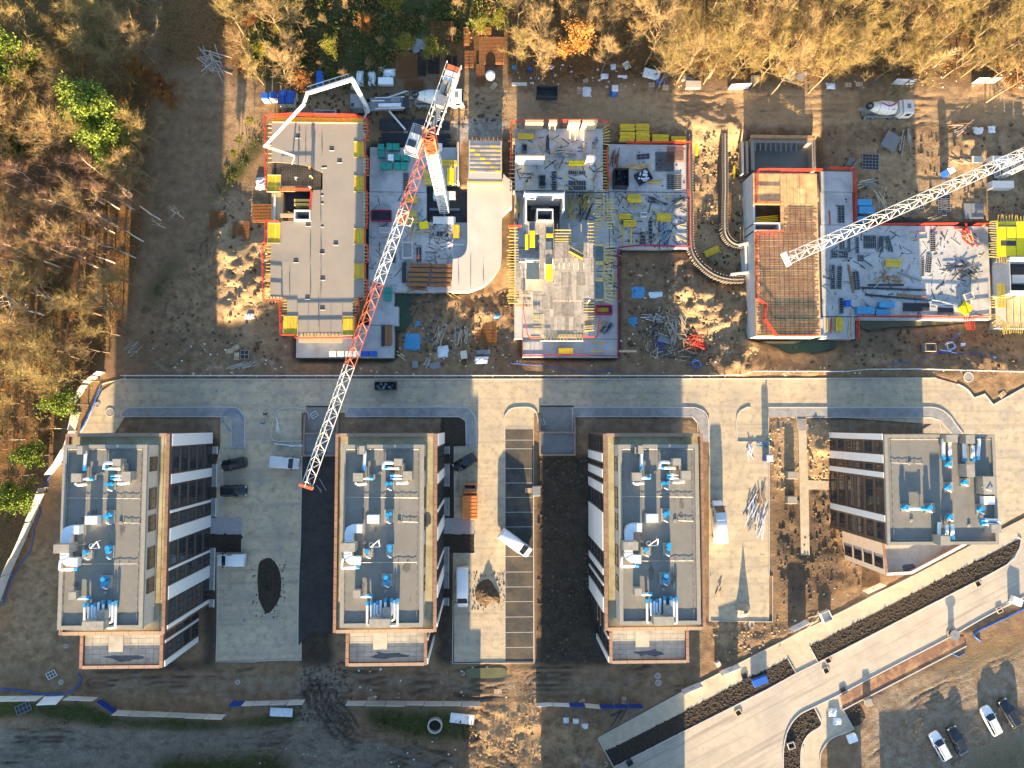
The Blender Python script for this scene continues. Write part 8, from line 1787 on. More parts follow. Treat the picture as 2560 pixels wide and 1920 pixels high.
for c_, r_, x, y, lb, rz in ((3, 3, 500, 815, 'open drain pit frame in the avenue', .4), (3, 3, 517, 728, 'drain pit frame by the avenue kerb', .4), (2, 3, 1955, 1180, 'drain pit frame in the avenue, left one', .5), (3, 3, 650, 990, 'dark drain grate by the avenue edge', .5), (2, 3, 1015, 1608, 'dark drain grate near the bottom edge', .5), (3, 3, 1998, 292, 'drain frame by the right avenue kerb', .4), (3, 3, 1812, 65, 'drain frame near the avenue bed', .4), (2, 3, 2008, 865, 'grey grate on the avenue walk', .3)):
 p = w(c_, r_, x, y); t = thing('drain_frame', None, 'drain', (p.x, p.y, .02), rz); L(t, lb, 'drain')
 for a in ((-.5, -.5, -.4, .5), (.4, -.5, .5, .5), (-.4, -.5, .4, -.4), (-.4, .4, .4, .5)): MB().bx(a[0], a[1], -.02, a[2], a[3], .16).build('rim', m_timber if 'frame' in lb else m_dark, t, local=True)
 MB().bx(-.4, -.4, -.02, .4, .4, .01).build('pit', m_dark, t, local=True)
# hoses
hose(W(0, 2, 0, 880, 15, 800, 200, 740, 330, 700, 400), 'thick blue hose along the sunny road corner', r_=.14); hose(W(0, 2, 0, 548, 655, 470, 740, 420, 820, 385, 880), 'blue hose by the fence behind the first block', r_=.09); hose(W(0, 2, 0, 335, 1030, 352, 1110, 300, 1260, 270, 1440, 190, 1540, 125, 1650) + W(0, 3, 0, 100, 20, 20, 260), 'long blue hose along the fence left of the first block', r_=.08)
hose(W(0, 3, 0, -20, 975, 150, 985, 430, 1022, 590, 1005, 670, 950, 702, 890, 675, 842), 'blue hose curling at the lower left fence', r_=.1); hose(W(3, 3, 0, 2250, 255, 2000, 380, 1785, 490, 1830, 560), 'blue hose bent at the right edge of the avenue', r_=.13); hose(W(3, 1, -1, 1665, 1215, 1585, 1280, 1600, 1370, 1450, 1400, 1300, 1455, 1180, 1470, 1000, 1500), 'blue hose from the right slab across the lower pit'); hose(W(3, 1, -.5, 1480, 1360, 1640, 1390, 1850, 1410, 2010, 1455), 'blue hose to the right of the lower pit'); hose(W(2, 1, 0, -10, 1480, 300, 1510, 640, 1555, 880, 1530), 'thin blue cable along the fence below the middle shell', r_=.05); hose(W(0, 2, .1, 2000, 410, 1935, 340, 1930, 270, 1990, 232, 2060, 250, 2105, 310), 'light blue hose loop on the walk of the first block', m_bluew, .06)
hose(W(1, 1, -1, 1590, 1070, 1500, 1170, 1490, 1260, 1580, 1310), 'blue hose loop right of the pond', m_bluew, .06); hose(W(1, 1, -.5, 1700, 900, 1745, 960, 1735, 1050, 1620, 1180), 'black cable winding over the mound', m_dark, .06); hose(W(3, 3, 0, 1590, 670, 1640, 690, 1700, 665), 'short blue hose by the cycle path', r_=.08)
for c_, r_, x, y, lb in ((2, 1, 1275, 1330, 'blue hose coil on the pit floor'), (2, 1, 1585, 1490, 'blue hose coil near the fence'), (2, 1, 1700, 1450, 'black hose coil near the fence'), (3, 1, 1590, 1330, 'white hose coil by the lower pit')):
 p = w(c_, r_, x, y, -.5); P = [Vector((p.x + (.7 + .25 * math.sin(k * 1.7)) * math.cos(k * .55), p.y + (.7 + .2 * math.cos(k * 1.3)) * math.sin(k * .55), gz_at(p.x, p.y) + .06 + .012 * k)) for k in range(36)]; L(MB().tube(P, .05, 5).build('hose_coil', m_bluep if 'blue' in lb else m_tarp if 'white' in lb else m_dark), lb, 'hose')
# loose stones and scattered rubbish
def scatter_bits(name, polys, n, m, s0, s1, seed, label, cat, flat_=.6, zs_=None):
 rr = random.Random(seed); mb = MB()
 for poly in polys:
  P = Fs(0, *poly); xs = [p.x for p in P]; ys = [p.y for p in P]
  for _ in range(n):
   x, y = rr.uniform(min(xs), max(xs)), rr.uniform(min(ys), max(ys)); r = False; j = len(P) - 1
   for i in range(len(P)):
    if (P[i].y > y) != (P[j].y > y) and x < (P[j].x - P[i].x) * (y - P[i].y) / (P[j].y - P[i].y) + P[i].x: r = not r
    j = i
   if not r: continue
   s_ = s0 + (s1 - s0) * rr.random() ** 3; z = gz_at(x, y) if zs_ is None else zs_; a = rr.uniform(0, 6.28)
   k_ = [(x + s_ * rr.uniform(.6, 1.2) * math.cos(a + i * 1.57), y + s_ * rr.uniform(.5, 1.1) * math.sin(a + i * 1.57)) for i in range(4)]; h = s_ * flat_ * rr.uniform(.5, 1.2)
   mb.add([(q_[0], q_[1], z - .05) for q_ in k_] + [(x + (q_[0] - x) * .55, y + (q_[1] - y) * .55, z + h) for q_ in k_], [(4, 5, 6, 7), (0, 1, 5, 4), (1, 2, 6, 5), (2, 3, 7, 6), (3, 0, 4, 7)])
 return tag(mb.build(name, m), label, cat, kind='stuff')
SITE = [(470, 420, 580, 420, 620, 780, 300, 780, 330, 700), (860, 630, 1125, 630, 1125, 790, 860, 790), (1335, 545, 1620, 600, 1640, 790, 1335, 790), (1640, 700, 2212, 700, 2212, 800, 1640, 800), (1490, 285, 1612, 285, 1600, 600, 1500, 560), (1780, 270, 2212, 270, 2212, 470, 1850, 480), (600, 200, 1100, 200, 1100, 280, 600, 280)]
scatter_bits('clods', SITE, 480, m_soil2, .08, .5, 1, 'brown clods strewn over the building site', 'clods', .7)
scatter_bits('sand_clods', [(1490, 285, 1612, 285, 1600, 600, 1500, 560), (480, 430, 575, 430, 590, 690, 500, 690), (1440, 620, 1620, 640, 1650, 770, 1500, 770), (1660, 890, 1795, 900, 1800, 1060, 1670, 1060), (1015, 1545, 1165, 1515, 1180, 1720, 1010, 1720), (1540, 1350, 1760, 1330, 1700, 1400, 1550, 1430)], 480, mat('sand_clod', (.40, .29, .17), .95, .3, 2), .07, .4, 2, 'pale sandy clods on the diggings', 'clods', .42)
scatter_bits('dark_clods', [(1160, 985, 1290, 985, 1300, 1435, 1160, 1435), (1665, 1075, 1790, 1075, 1900, 1250, 1690, 1320), (655, 1430, 760, 1430, 760, 1560, 640, 1560)], 900, mat('dark_clod', (.10, .077, .057), .95, .35, 2), .07, .4, 3, 'dark clods on the planting ground', 'clods', .6)
scatter_bits('white_rubbish', [(1110, 140, 1500, 140, 1500, 190, 1110, 190), (290, 740, 640, 740, 640, 800, 290, 800), (860, 720, 1120, 690, 1120, 795, 860, 795), (1330, 700, 1640, 700, 1640, 795, 1330, 795), (760, 1440, 1160, 1440, 1160, 1510, 760, 1510), (1800, 140, 2212, 160, 2212, 190, 1800, 190), (1690, 1290, 1900, 1240, 1720, 1390, 1560, 1430), (560, 1590, 1010, 1600, 1010, 1659, 560, 1659)], 90, m_tarp, .05, .32, 4, 'white scraps and litter lying about the site', 'rubbish', .25)
scatter_bits('timber_scraps', [(330, 790, 2150, 790, 2150, 812, 330, 812), (860, 700, 1120, 700, 1120, 795, 860, 795), (1340, 560, 1480, 560, 1480, 780, 1340, 780), (1110, 150, 1480, 150, 1480, 190, 1110, 190)], 130, m_timber, .06, .4, 5, 'small timber scraps along the fence and pits', 'rubbish', .2)
scatter_bits('slab_scraps', [(1320, 320, 1490, 320, 1490, 530, 1320, 530), (1790, 420, 2110, 500, 2110, 670, 1790, 670), (1480, 1, 1, 1, 1, 1)], 260, m_dark, .05, .3, 6, 'small dark scraps on the base slabs', 'rubbish', .3, .4)
scatter_bits('heap_spill', [(545, 1220, 615, 1220, 615, 1335, 545, 1335), (1015, 1235, 1090, 1235, 1090, 1320, 1015, 1320)], 260, m_soil, .04, .22, 8, 'dark crumbs spilled round the soil heaps', 'clods', .4, .02)
def scatter_bars(name, c, r, boxes, n, z, ms, label, seed):
 rr = random.Random(seed)
 for k, m_ in enumerate(ms):
  mb = MB()
  for v in boxes:
   a = zrect(c, r, *v, z)
   for _ in range(n):
    x, y = rr.uniform(a[0], a[2]), rr.uniform(a[1], a[3]); l_ = rr.uniform(.3, 2.2); g = rr.choice((0, 1.57, .8, -.5)) + rr.gauss(0, .25)
    mb.bar((x - l_ / 2 * math.cos(g), y - l_ / 2 * math.sin(g), z + .03), (x + l_ / 2 * math.cos(g), y + l_ / 2 * math.sin(g), z + .03 + rr.uniform(0, .03)), rr.uniform(.05, .16), .05)
  tag(mb.build(name, m_), label + (' dark ones', ' pale ones', ' yellow ones')[k], 'scraps', kind='stuff')
scatter_bars('slab_offcuts', 2, 1, ((850, 20, 1500, 460),), 60, .4, (m_dark, m_timberg, m_yel2), 'offcuts strewn on the slab right of the middle shell,', 1)
scatter_bars('slab_offcuts', 2, 0, ((40, 1180, 770, 1630),), 55, 4.0, (m_dark, m_timber, m_yel2), 'offcuts strewn on the upper slab of the middle shell,', 2)
scatter_bars('slab_offcuts', 3, 1, ((480, 310, 1880, 1060),), 70, .4, (m_dark, m_grys, m_timber), 'offcuts strewn on the right slab,', 3)
scatter_bars('slab_offcuts', 2, 1, ((470, 20, 830, 240), (740, 500, 900, 950)), 35, .4, (m_dark, m_timber, m_yel2), 'offcuts strewn in the open bay of the middle shell,', 4)
scatter_bars('slab_offcuts', 1, 1, ((1000, 20, 1440, 840), (1480, 280, 1680, 600)), 35, .4, (m_dark, m_grys, m_timber), 'offcuts strewn on the base slab,', 5)
scatter_bars('pit_offcuts', 2, 1, ((1150, 1020, 1700, 1480),), 60, -.9, (m_dark, m_timber, m_grys), 'offcuts strewn in the pit right of the middle shell,', 6)
# ------------------------------------------------------------------ trees
m_bark = mat('bark', (.22, .165, .10), .9, .25, 2)
m_barkd = mat('dark_bark', (.17, .125, .085), .9, .25, 2)
m_birch = mat('birch_bark', (.66, .62, .54), .8, .2, 2.5)
m_twig = mat('tan_twigs', (.27, .185, .083), .9, .25, .35, rnd=.2)
m_twigo = mat('olive_twigs', (.25, .185, .07), .9, .25, .35, rnd=.2)
m_twigr = mat('red_twigs', (.22, .13, .08), .9, .25, .35, rnd=.18)
m_pine = mat('pine_needles', (.13, .175, .022), .8, .45, .9, rnd=.18)
m_orange = mat('orange_leaves', (.36, .175, .045), .8, .4, .9, rnd=.15)
m_rustl = mat('rust_leaves', (.19, .08, .022), .8, .4, .9, rnd=.15)
m_yleaf = mat('yellow_leaves', (.14, .135, .018), .8, .4, .9, rnd=.15)
def spikes(rr, tips, n, ln, wd_, out, up=.5, spread=.9):
 """thin tapering twigs growing from branch points (point, direction)"""
 vs, fs = out
 for _ in range(n):
  p, d = tips[rr.randrange(len(tips))]
  q_ = Vector((rr.gauss(0, spread), rr.gauss(0, spread), rr.gauss(up, spread * .6))) + d * 1.1
  if q_.length < .01: continue
  q_.normalize(); l_ = ln * rr.uniform(.5, 1.25); e = p + q_ * l_
  s_ = q_.cross(Vector((rr.random() - .5, rr.random() - .5, rr.random() - .5)))
  if s_.length < .01: continue
  s_.normalize(); o = len(vs); m_ = p.lerp(e, .55) + Vector((rr.gauss(0, .08), rr.gauss(0, .08), rr.gauss(0, .08))) * l_; u = q_.cross(s_)
  for k in range(3):
   a = k * 2.0944; vs.append(p + s_ * wd_ * math.cos(a) + u * wd_ * math.sin(a))
  for k in range(3):
   a = k * 2.0944; vs.append(m_ + s_ * wd_ * .7 * math.cos(a) + u * wd_ * .7 * math.sin(a))
  vs.append(e)
  for k in range(3):
   k2 = (k + 1) % 3; fs.append((o + k, o + k2, o + 3 + k2, o + 3 + k)); fs.append((o + 3 + k, o + 3 + k2, o + 6))
def leaves(rr, tips, n, size, rad, out):
 vs, fs = out
 for _ in range(n):
  p, d = tips[rr.randrange(len(tips))]
  c = p + Vector((rr.gauss(0, rad), rr.gauss(0, rad), rr.gauss(0, rad * .7)))
  a = Vector((rr.gauss(0, 1), rr.gauss(0, 1), rr.gauss(0, 1))).normalized(); b = a.cross(Vector((rr.gauss(0, 1), rr.gauss(0, 1), rr.gauss(0, 1)))).normalized()
  s_ = size * rr.uniform(.6, 1.4); o = len(vs)
  vs += [c - a * s_, c + b * s_ * .5, c + a * s_, c - b * s_ * .5]; fs.append((o, o + 1, o + 2, o + 3))
def tree_meshes(kind, seed):
 rr = random.Random(seed); tr = MB(); tips = []; lm = MB() if kind == 'birch' else tr
 H = {'bare': 15.5, 'olive': 15, 'birch': 15.5, 'pine': 12.5, 'oak': 11, 'snag': 12, 'young': 5}[kind] * rr.uniform(.92, 1.08)
 pts = [Vector((0, 0, -.2))]; lean = Vector((rr.uniform(-.05, .05), rr.uniform(-.05, .05), 0))
 for i in range(1, 9): pts.append(Vector((rr.gauss(0, .07) * i * .5 + lean.x * i * 1.5, rr.gauss(0, .07) * i * .5 + lean.y * i * 1.5, H * .96 * i / 8)))
 r0 = {'birch': .15, 'young': .07, 'pine': .2}.get(kind, .165)
 tr.tube(pts, r0, 6, r0 * .18)
 def along(t):
  k = min(7, int(t * 8)); return pts[k].lerp(pts[k + 1], t * 8 - k)
 nl = {'bare': 17, 'olive': 18, 'birch': 20, 'pine': 22, 'oak': 16, 'snag': 11, 'young': 9}[kind]
 for i in range(nl):
  t0 = {'pine': .45, 'birch': .35, 'snag': .4}.get(kind, .3); t_ = t0 + (1 - t0) * (i + rr.random() * .6) / nl * .97
  p = along(t_); a = rr.uniform(0, 6.28) + i * 2.4
  if kind == 'pine': el = rr.uniform(-.1, .35); Lb = (1 - t_) * 4.2 + .9
  elif kind == 'birch': el = rr.uniform(.6, 1.0); Lb = 2.6 * (1.1 - t_) + 1.0
  else: el = rr.uniform(.45, .95); Lb = H * .37 * (1.18 - t_) + .6
  Lb *= rr.uniform(.75, 1.2)
  d = Vector((math.cos(a) * math.cos(el), math.sin(a) * math.cos(el), math.sin(el))); lp = [p]; q_ = p; n_ = 4
  for k in range(n_):
   d = (d + Vector((rr.gauss(0, .16), rr.gauss(0, .16), rr.gauss(.08, .1)))).normalized(); q_ = q_ + d * Lb / n_; lp.append(q_)
  rb = r0 * .42 * (1.15 - t_) + .02; lm.tube(lp, rb, 5, .015, False)
  for k in range(1, n_ + 1): tips.append((lp[k], d))
  if kind != 'pine':
   for k in range(4 if kind != 'snag' else 2):
    s0 = lp[rr.randrange(1, n_)]; d2 = (d + Vector((rr.gauss(0, .6), rr.gauss(0, .6), rr.gauss(.15, .3)))).normalized(); l2 = Lb * rr.uniform(.3, .55); m_ = s0 + d2 * l2 * .5; d3 = (d2 + Vector((rr.gauss(0, .25), rr.gauss(0, .25), rr.gauss(.1, .2)))).normalized(); e = m_ + d3 * l2 * .5
    lm.tube([s0, m_, e], rb * .5, 4, .01, False)
    tips += [(m_, d2), (e, d3), (s0.lerp(m_, .5), d2)]
 vs, fs = ([], []) if lm is tr else (list(lm.v), list(lm.f))
 if kind in ('bare', 'olive'): spikes(rr, tips, 1650, 1.35, .016, (vs, fs))
 elif kind == 'birch': spikes(rr, tips, 1000, 1.0, .015, (vs, fs), .3)
 elif kind == 'snag': spikes(rr, tips, 260, 1.1, .02, (vs, fs))
 elif kind == 'young': spikes(rr, tips, 700, .8, .016, (vs, fs), .6)
 elif kind == 'pine':
  cl = [(p + Vector((rr.gauss(0, .25), rr.gauss(0, .25), .15)), d) for p, d in tips]; leaves(rr, cl, 6500, .16, .38, (vs, fs))
 elif kind == 'oak': leaves(rr, tips, 3800, .17, .42, (vs, fs)); spikes(rr, tips, 500, 1.0, .02, (vs, fs))
 return tr, (vs, fs), H
TREE = {}
def proto(kind, i, m_t, m_c):
 tr, (vs, fs), H = tree_meshes(kind, 100 + i * 7 + sum(map(ord, kind)))
 mb = MB(); mb.v = [tuple(v) for v in vs]; mb.f = fs
 TREE.setdefault(kind + m_c.name, []).append((tr.mesh('trunk', m_t), mb.mesh('crown', m_c), H))
 return kind + m_c.name
K_BARE = [proto('bare', i, m_bark, m_twig) for i in range(3)][0]; K_OLV = [proto('olive', i, m_bark, m_twigo) for i in range(3)][0]
K_BIR = [proto('birch', i, m_birch, m_twigr) for i in range(3)][0]; K_PIN = [proto('pine', i, m_barkd, m_pine) for i in range(2)][0]
K_OAK = [proto('oak', i, m_barkd, m_orange) for i in range(2)][0]; K_RST = [proto('oak', i, m_barkd, m_rustl) for i in range(1)][0]; K_SNG = [proto('snag', i, m_birch, m_twig) for i in range(2)][0]
K_YNG = [proto('young', i, m_barkd, m_twig) for i in range(2)][0]; K_YLF = [proto('oak', i + 3, m_barkd, m_yleaf) for i in range(1)][0]
TR = random.Random(5)
TN = {K_PIN: 'pine_tree', K_BIR: 'birch_tree', K_OAK: 'oak_tree', K_RST: 'oak_tree', K_YLF: 'leafy_tree', K_YNG: 'young_tree'}
def tree(x, y, k, label, s_=1.0, zf=.72):
 """x, y: where the crown shows in the photo (2212 px wide plan)"""
 me_t, me_c, H = TREE[k][TR.randrange(len(TREE[k]))]; s_ = s_ * TR.uniform(.72, 1.15)
 p = f(x, y, H * s_ * zf); z = gz_at(p.x, p.y)
 o = thing(TN.get(k, 'bare_tree'), None, 'tree', (p.x, p.y, z), TR.uniform(0, 6.28)); o.scale = (s_, s_, s_ * TR.uniform(.92, 1.08))
 a = bpy.data.objects.new('trunk', me_t); a.parent = o; COL.objects.link(a); b = bpy.data.objects.new('crown', me_c); b.parent = o; COL.objects.link(b)
 if label: L(o, label, 'tree')
 return o
DONE = []
ORD = ('first', 'second', 'third', 'fourth', 'fifth', 'sixth', 'seventh', 'eighth', 'ninth', 'tenth', 'eleventh', 'twelfth', 'thirteenth', 'fourteenth', 'fifteenth')
def scatter(poly, dist, kinds, label, n=4000, s_=1.0, cap=999):
 xs = [p[0] for p in poly]; ys = [p[1] for p in poly]; c_ = 0; made = []
 for _ in range(n):
  x, y = TR.uniform(min(xs), max(xs)), TR.uniform(min(ys), max(ys)); r = False; j = len(poly) - 1
  for i in range(len(poly)):
   if (poly[i][1] > y) != (poly[j][1] > y) and x < (poly[j][0] - poly[i][0]) * (y - poly[i][1]) / (poly[j][1] - poly[i][1]) + poly[i][0]: r = not r
   j = i
  if not r or any((x - a) ** 2 + (y - b) ** 2 < dist * dist for a, b in DONE): continue
  DONE.append((x, y)); k = kinds[TR.randrange(len(kinds))]; made.append((y, x, tree(x, y, k, None, s_))); c_ += 1
  if c_ >= cap: break
 made.sort(key=lambda q_: q_[0]); nr = max(1, min(6, round(len(made) / 7))); per = math.ceil(len(made) / nr)
 for i in range(nr):
  row = sorted(made[i * per:(i + 1) * per], key=lambda q_: q_[1]); rn = '' if nr == 1 else ORD[i] + ' row from the top, '
  for j, (_, _, o) in enumerate(row): tag(o, f'{label}, {rn}{ORD[j]} from left', 'tree', label)
for x, y, s_, lb in ((35, 135, 1.05, 'green pine at the left edge above the bare trees'), (175, 215, 1.0, 'upper of the green pines in the left wood'), (205, 255, 1.05, 'middle green pine in the left wood'), (165, 245, .9, 'left one of the cluster of green pines'), (230, 315, 1.05, 'lower green pine in the left wood, nearest the dirt field'), (15, 300, 1.0, 'dark green pine at the left edge below the pine cluster'),
                 (30, 1075, .95, 'yellow green pine at the left edge behind the pale fence'), (120, 870, .7, 'small green pine by the gap in the pale fence'), (55, 985, .75, 'green pine left of the first office block')):
 DONE.append((x, y)); tree(x, y, K_PIN, lb, s_ * 1.28)
for x, y, k, s_, lb in ((292, 140, K_OAK, .85, 'bright orange leaved tree at the edge of the left wood'), (335, 175, K_RST, .9, 'rust brown leaved tree beside the bright orange one'), (350, 205, K_RST, .8, 'rust brown tree at the edge of the dirt field'), (247, 232, K_OAK, .6, 'small orange tree beside the green pines'), (1245, 72, K_OAK, .9, 'orange leaved tree in the upper wood'), (1228, 105, K_OAK, .55, 'low orange leaved tree below the larger orange one'),
                      (2190, 175, K_RST, .5, 'small rust leaved tree at the upper right corner'), (540, 40, K_RST, .5, 'rust leaved bush among the bare trees at the top'), (1040, 50, K_YLF, .5, 'yellow green bush right of the rebar store'), (1075, 40, K_YLF, .45, 'yellow green bush at the top middle'), (560, 100, K_YLF, .45, 'yellow green bush left of the thicket at the top'), (600, 60, K_YLF, .4, 'yellow green bush in the thicket at the top'),
                      (515, 300, K_YLF, .3, 'green bush on the bank left of the left shell'), (540, 260, K_YLF, .28, 'green bush on the bank by the pump boom'), (505, 330, K_YLF, .25, 'small green bush on the bank above the rebar mats')):
 DONE.append((x, y)); tree(x, y, k, lb, s_)
for x, y, s_ in ((345, 485, .45), (380, 460, .45)): DONE.append((x, y)); tree(x, y, K_SNG, ('left' if x < 360 else 'right') + ' thin white birch on the shaded dirt field', s_, .5)
for x, y, k, s_, lb in ((100, 640, K_SNG, 1.0, 'bare tree with long white trunk in the left wood'), (2055, 115, K_SNG, .65, 'pale bare trunk at the wood edge above the mixer lorry'), (10, 660, K_SNG, 1, 'pale bare trunk at the left edge'), (175, 750, K_BARE, .8, 'bare tan tree at the corner of the site road')):
 DONE.append((x, y)); tree(x, y, k, lb, s_)
scatter([(-60, -60), (290, -60), (300, 60), (270, 120), (120, 150), (-60, 110)], 50, (K_BARE, K_OLV), 'bare tan tree of the upper left wood')
scatter([(-60, 350), (200, 345), (270, 380), (285, 430), (240, 530), (120, 560), (-60, 540)], 36, (K_BIR, K_BIR, K_BIR, K_BARE), 'white birch of the left wood', s_=.95)
scatter([(-60, 110), (160, 160), (290, 250), (285, 350), (-60, 340)], 44, (K_BARE, K_OLV), 'bare tan tree among the pines')
scatter([(-60, 545), (130, 570), (270, 560), (265, 650), (235, 690), (200, 760), (120, 850), (60, 900), (-60, 930)], 50, (K_OLV, K_BARE), 'bare tan tree of the lower left wood', s_=.9)
scatter([(-60, 860), (120, 880), (95, 960), (-60, 1120)], 44, (K_BARE, K_BIR), 'reddish tree behind the sheet fence', s_=.6)
scatter([(480, -60), (620, -60), (640, 60), (610, 160), (545, 150), (500, 110), (480, 60)], 44, (K_OLV, K_BARE), 'bare tree left of the thicket', s_=.75)
scatter([(1060, -60), (1400, -60), (1400, 60), (1350, 120), (1300, 120), (1190, 130), (1080, 110)], 48, (K_OLV, K_BARE), 'bare tree round the orange tree', s_=.8)
scatter([(1390, -70), (1900, -70), (1880, 110), (1800, 140), (1600, 150), (1440, 130)], 44, (K_OLV, K_BARE, K_OLV), 'bare tree of the upper middle wood', s_=1.0)
scatter([(1880, -70), (2290, -70), (2290, 160), (2000, 150), (1900, 130)], 46, (K_OLV, K_BARE, K_OLV), 'bare tree of the upper right wood', s_=1.0)
scatter([(640, 0), (1060, 0), (1040, 80), (850, 120), (820, 170), (640, 170)], 52, (K_YNG, K_YNG, K_YLF, K_RST), 'small shrub tree of the thicket', s_=.62)
# undergrowth: one mass of small leaves and dry stems
def under(name, polys, n, kinds, m, size, hgt, seed, label, cat):
 rr = random.Random(seed); vs, fs = [], []
 for poly, share in polys:
  P = Fs(0, *poly); xs = [p.x for p in P]; ys = [p.y for p in P]; c_ = 0; tot = int(n * share)
  centres = [(rr.uniform(min(xs), max(xs)), rr.uniform(min(ys), max(ys)), rr.uniform(.5, 2.2)) for _ in range(int(tot / 34))]
  for cx, cy, cr in centres:
   r = False; j = len(P) - 1
   for i in range(len(P)):
    if (P[i].y > cy) != (P[j].y > cy) and cx < (P[j].x - P[i].x) * (cy - P[i].y) / (P[j].y - P[i].y) + P[i].x: r = not r
    j = i
   if not r: continue
   z0 = gz_at(cx, cy); tall = hgt * rr.uniform(.4, 1.2)
   for _ in range(34):
    a = rr.uniform(0, 6.28); q_ = cr * math.sqrt(rr.random()); x, y = cx + q_ * math.cos(a), cy + q_ * math.sin(a); z = z0 + tall * (1 - (q_ / cr) ** 2) * rr.uniform(.3, 1.0) + .05
    if kinds == 'leaf': leaves(rr, [(Vector((x, y, z)), None)], 1, size, .05, (vs, fs))
    else: spikes(rr, [(Vector((x, y, z0)), Vector((rr.gauss(0, .5), rr.gauss(0, .5), .6)))], 1, size, .018, (vs, fs))
 mb = MB(); mb.v = [tuple(v) for v in vs]; mb.f = fs
 return tag(mb.build(name, m), label, cat, kind='stuff')
LW = ((-60, -60, 330, -60, 330, 230, 300, 560, 270, 690, 215, 790, 120, 900, 60, 1120, -60, 1250), .45); TW = ((320, -60, 2300, -60, 2300, 165, 1500, 172, 1110, 170, 1080, 90, 880, 100, 830, 160, 600, 190, 500, 120, 330, 150), .55)
under('brushwood', (LW, TW), 26000, 'stem', m_twig, .9, .8, 1, 'dry brown stems covering the floor of the woods', 'brushwood')
under('leaf_undergrowth', (((-60, -60, 330, -60, 300, 560, 215, 790, 60, 1120, -60, 1250), .25), ((480, -60, 1110, -60, 1090, 70, 880, 100, 830, 190, 590, 200, 500, 140), .55), ((1100, -60, 2300, -60, 2300, 160, 1110, 165), .2)), 15000, 'leaf', mat('shrub_leaves', (.085, .095, .022), .8, .6, .3), .26, 1.3, 2, 'green and yellowing undergrowth in the thicket', 'undergrowth')
under('rusty_undergrowth', (((480, -60, 1110, -60, 1090, 70, 880, 100, 830, 190, 590, 200, 500, 140), .35), ((1100, -60, 2300, -60, 2300, 168, 1110, 168), .4), ((-60, 500, 250, 560, 120, 860, -60, 1100), .25)), 9000, 'leaf', mat('dry_leaves', (.20, .10, .035), .85, .5, .3), .24, 1.0, 3, 'rust brown dry leaves low in the woods', 'undergrowth')
under('bank_weeds', (((460, 400, 500, 330, 560, 270, 580, 285, 520, 370, 480, 425), .3), ((300, 680, 340, 590, 420, 490, 450, 480, 400, 580, 330, 700), .2), ((20, 1515, 180, 1520, 260, 1550, 640, 1540, 640, 1560, 220, 1572, 40, 1545), .2), ((770, 1535, 1020, 1540, 1020, 1590, 920, 1595, 820, 1570), .15), ((340, 1640, 620, 1630, 620, 1750, 320, 1750), .15)), 5000, 'leaf', mat('weed_leaves', (.07, .085, .02), .85, .5, .4), .15, .3, 4, 'low green weeds along banks and fences', 'weeds')
under('dry_reeds', (((1015, 1545, 1165, 1515, 1180, 1760, 1010, 1760), .6), ((1180, 1530, 1290, 1560, 1250, 1640, 1180, 1620), .2), ((1900, 1600, 2300, 1440, 2300, 1760, 1900, 1760), .2)), 2600, 'stem', m_timber, 1.3, .2, 6, 'pale dry reeds on the rough ground at the bottom', 'reeds')
# ------------------------------------------------------------------ neighbouring blocks south of the view, which shade the site
def south_block(x0, x1, y_top, y_bot, h, label):
 a, b = f(x0, y_top), f(x1, y_bot); t = thing('neighbour_block', label, 'building', ((a.x + b.x) / 2, b.y, 0), 0)
 MB().bx(a.x, b.y, -.2, b.x, a.y, h - .4).build('wall', m_brownw, t); MB().bx(a.x - .1, b.y - .1, h - .4, b.x + .1, a.y + .1, h).build('roof', m_felt, t)
 n = int((b.x - a.x) / 3.5)
 for s_ in range(int(h // 3.1)):
  for i in range(n):
   x = a.x + 1 + i * 3.5; o = MB().bx(x, a.y, .8 + s_ * 3.1, x + 1.6, a.y + .05, 2.7 + s_ * 3.1).build('window', m_frame, t); MB().bx(x + .08, a.y + .05, .88 + s_ * 3.1, x + 1.52, a.y + .06, 2.62 + s_ * 3.1).build('pane', m_glass, o)
YT = 1745
south_block(-40, 205, YT, 1990, 9.0, 'low neighbouring block below the lower left corner')
south_block(212, 1010, YT, 1990, 14.2, 'long neighbouring block below the muddy track')
south_block(1168, 1482, YT, 1990, 14.2, 'neighbouring block below the rough sand')
south_block(1790, 1868, YT + 30, 1990, 3.2, 'unseen block added to shade the parked cars, left one'); south_block(1905, 2300, YT + 30, 1990, 3.2, 'long unseen block added to shade the parked cars')  # low blocks out of view, added and sized for the shade they cast
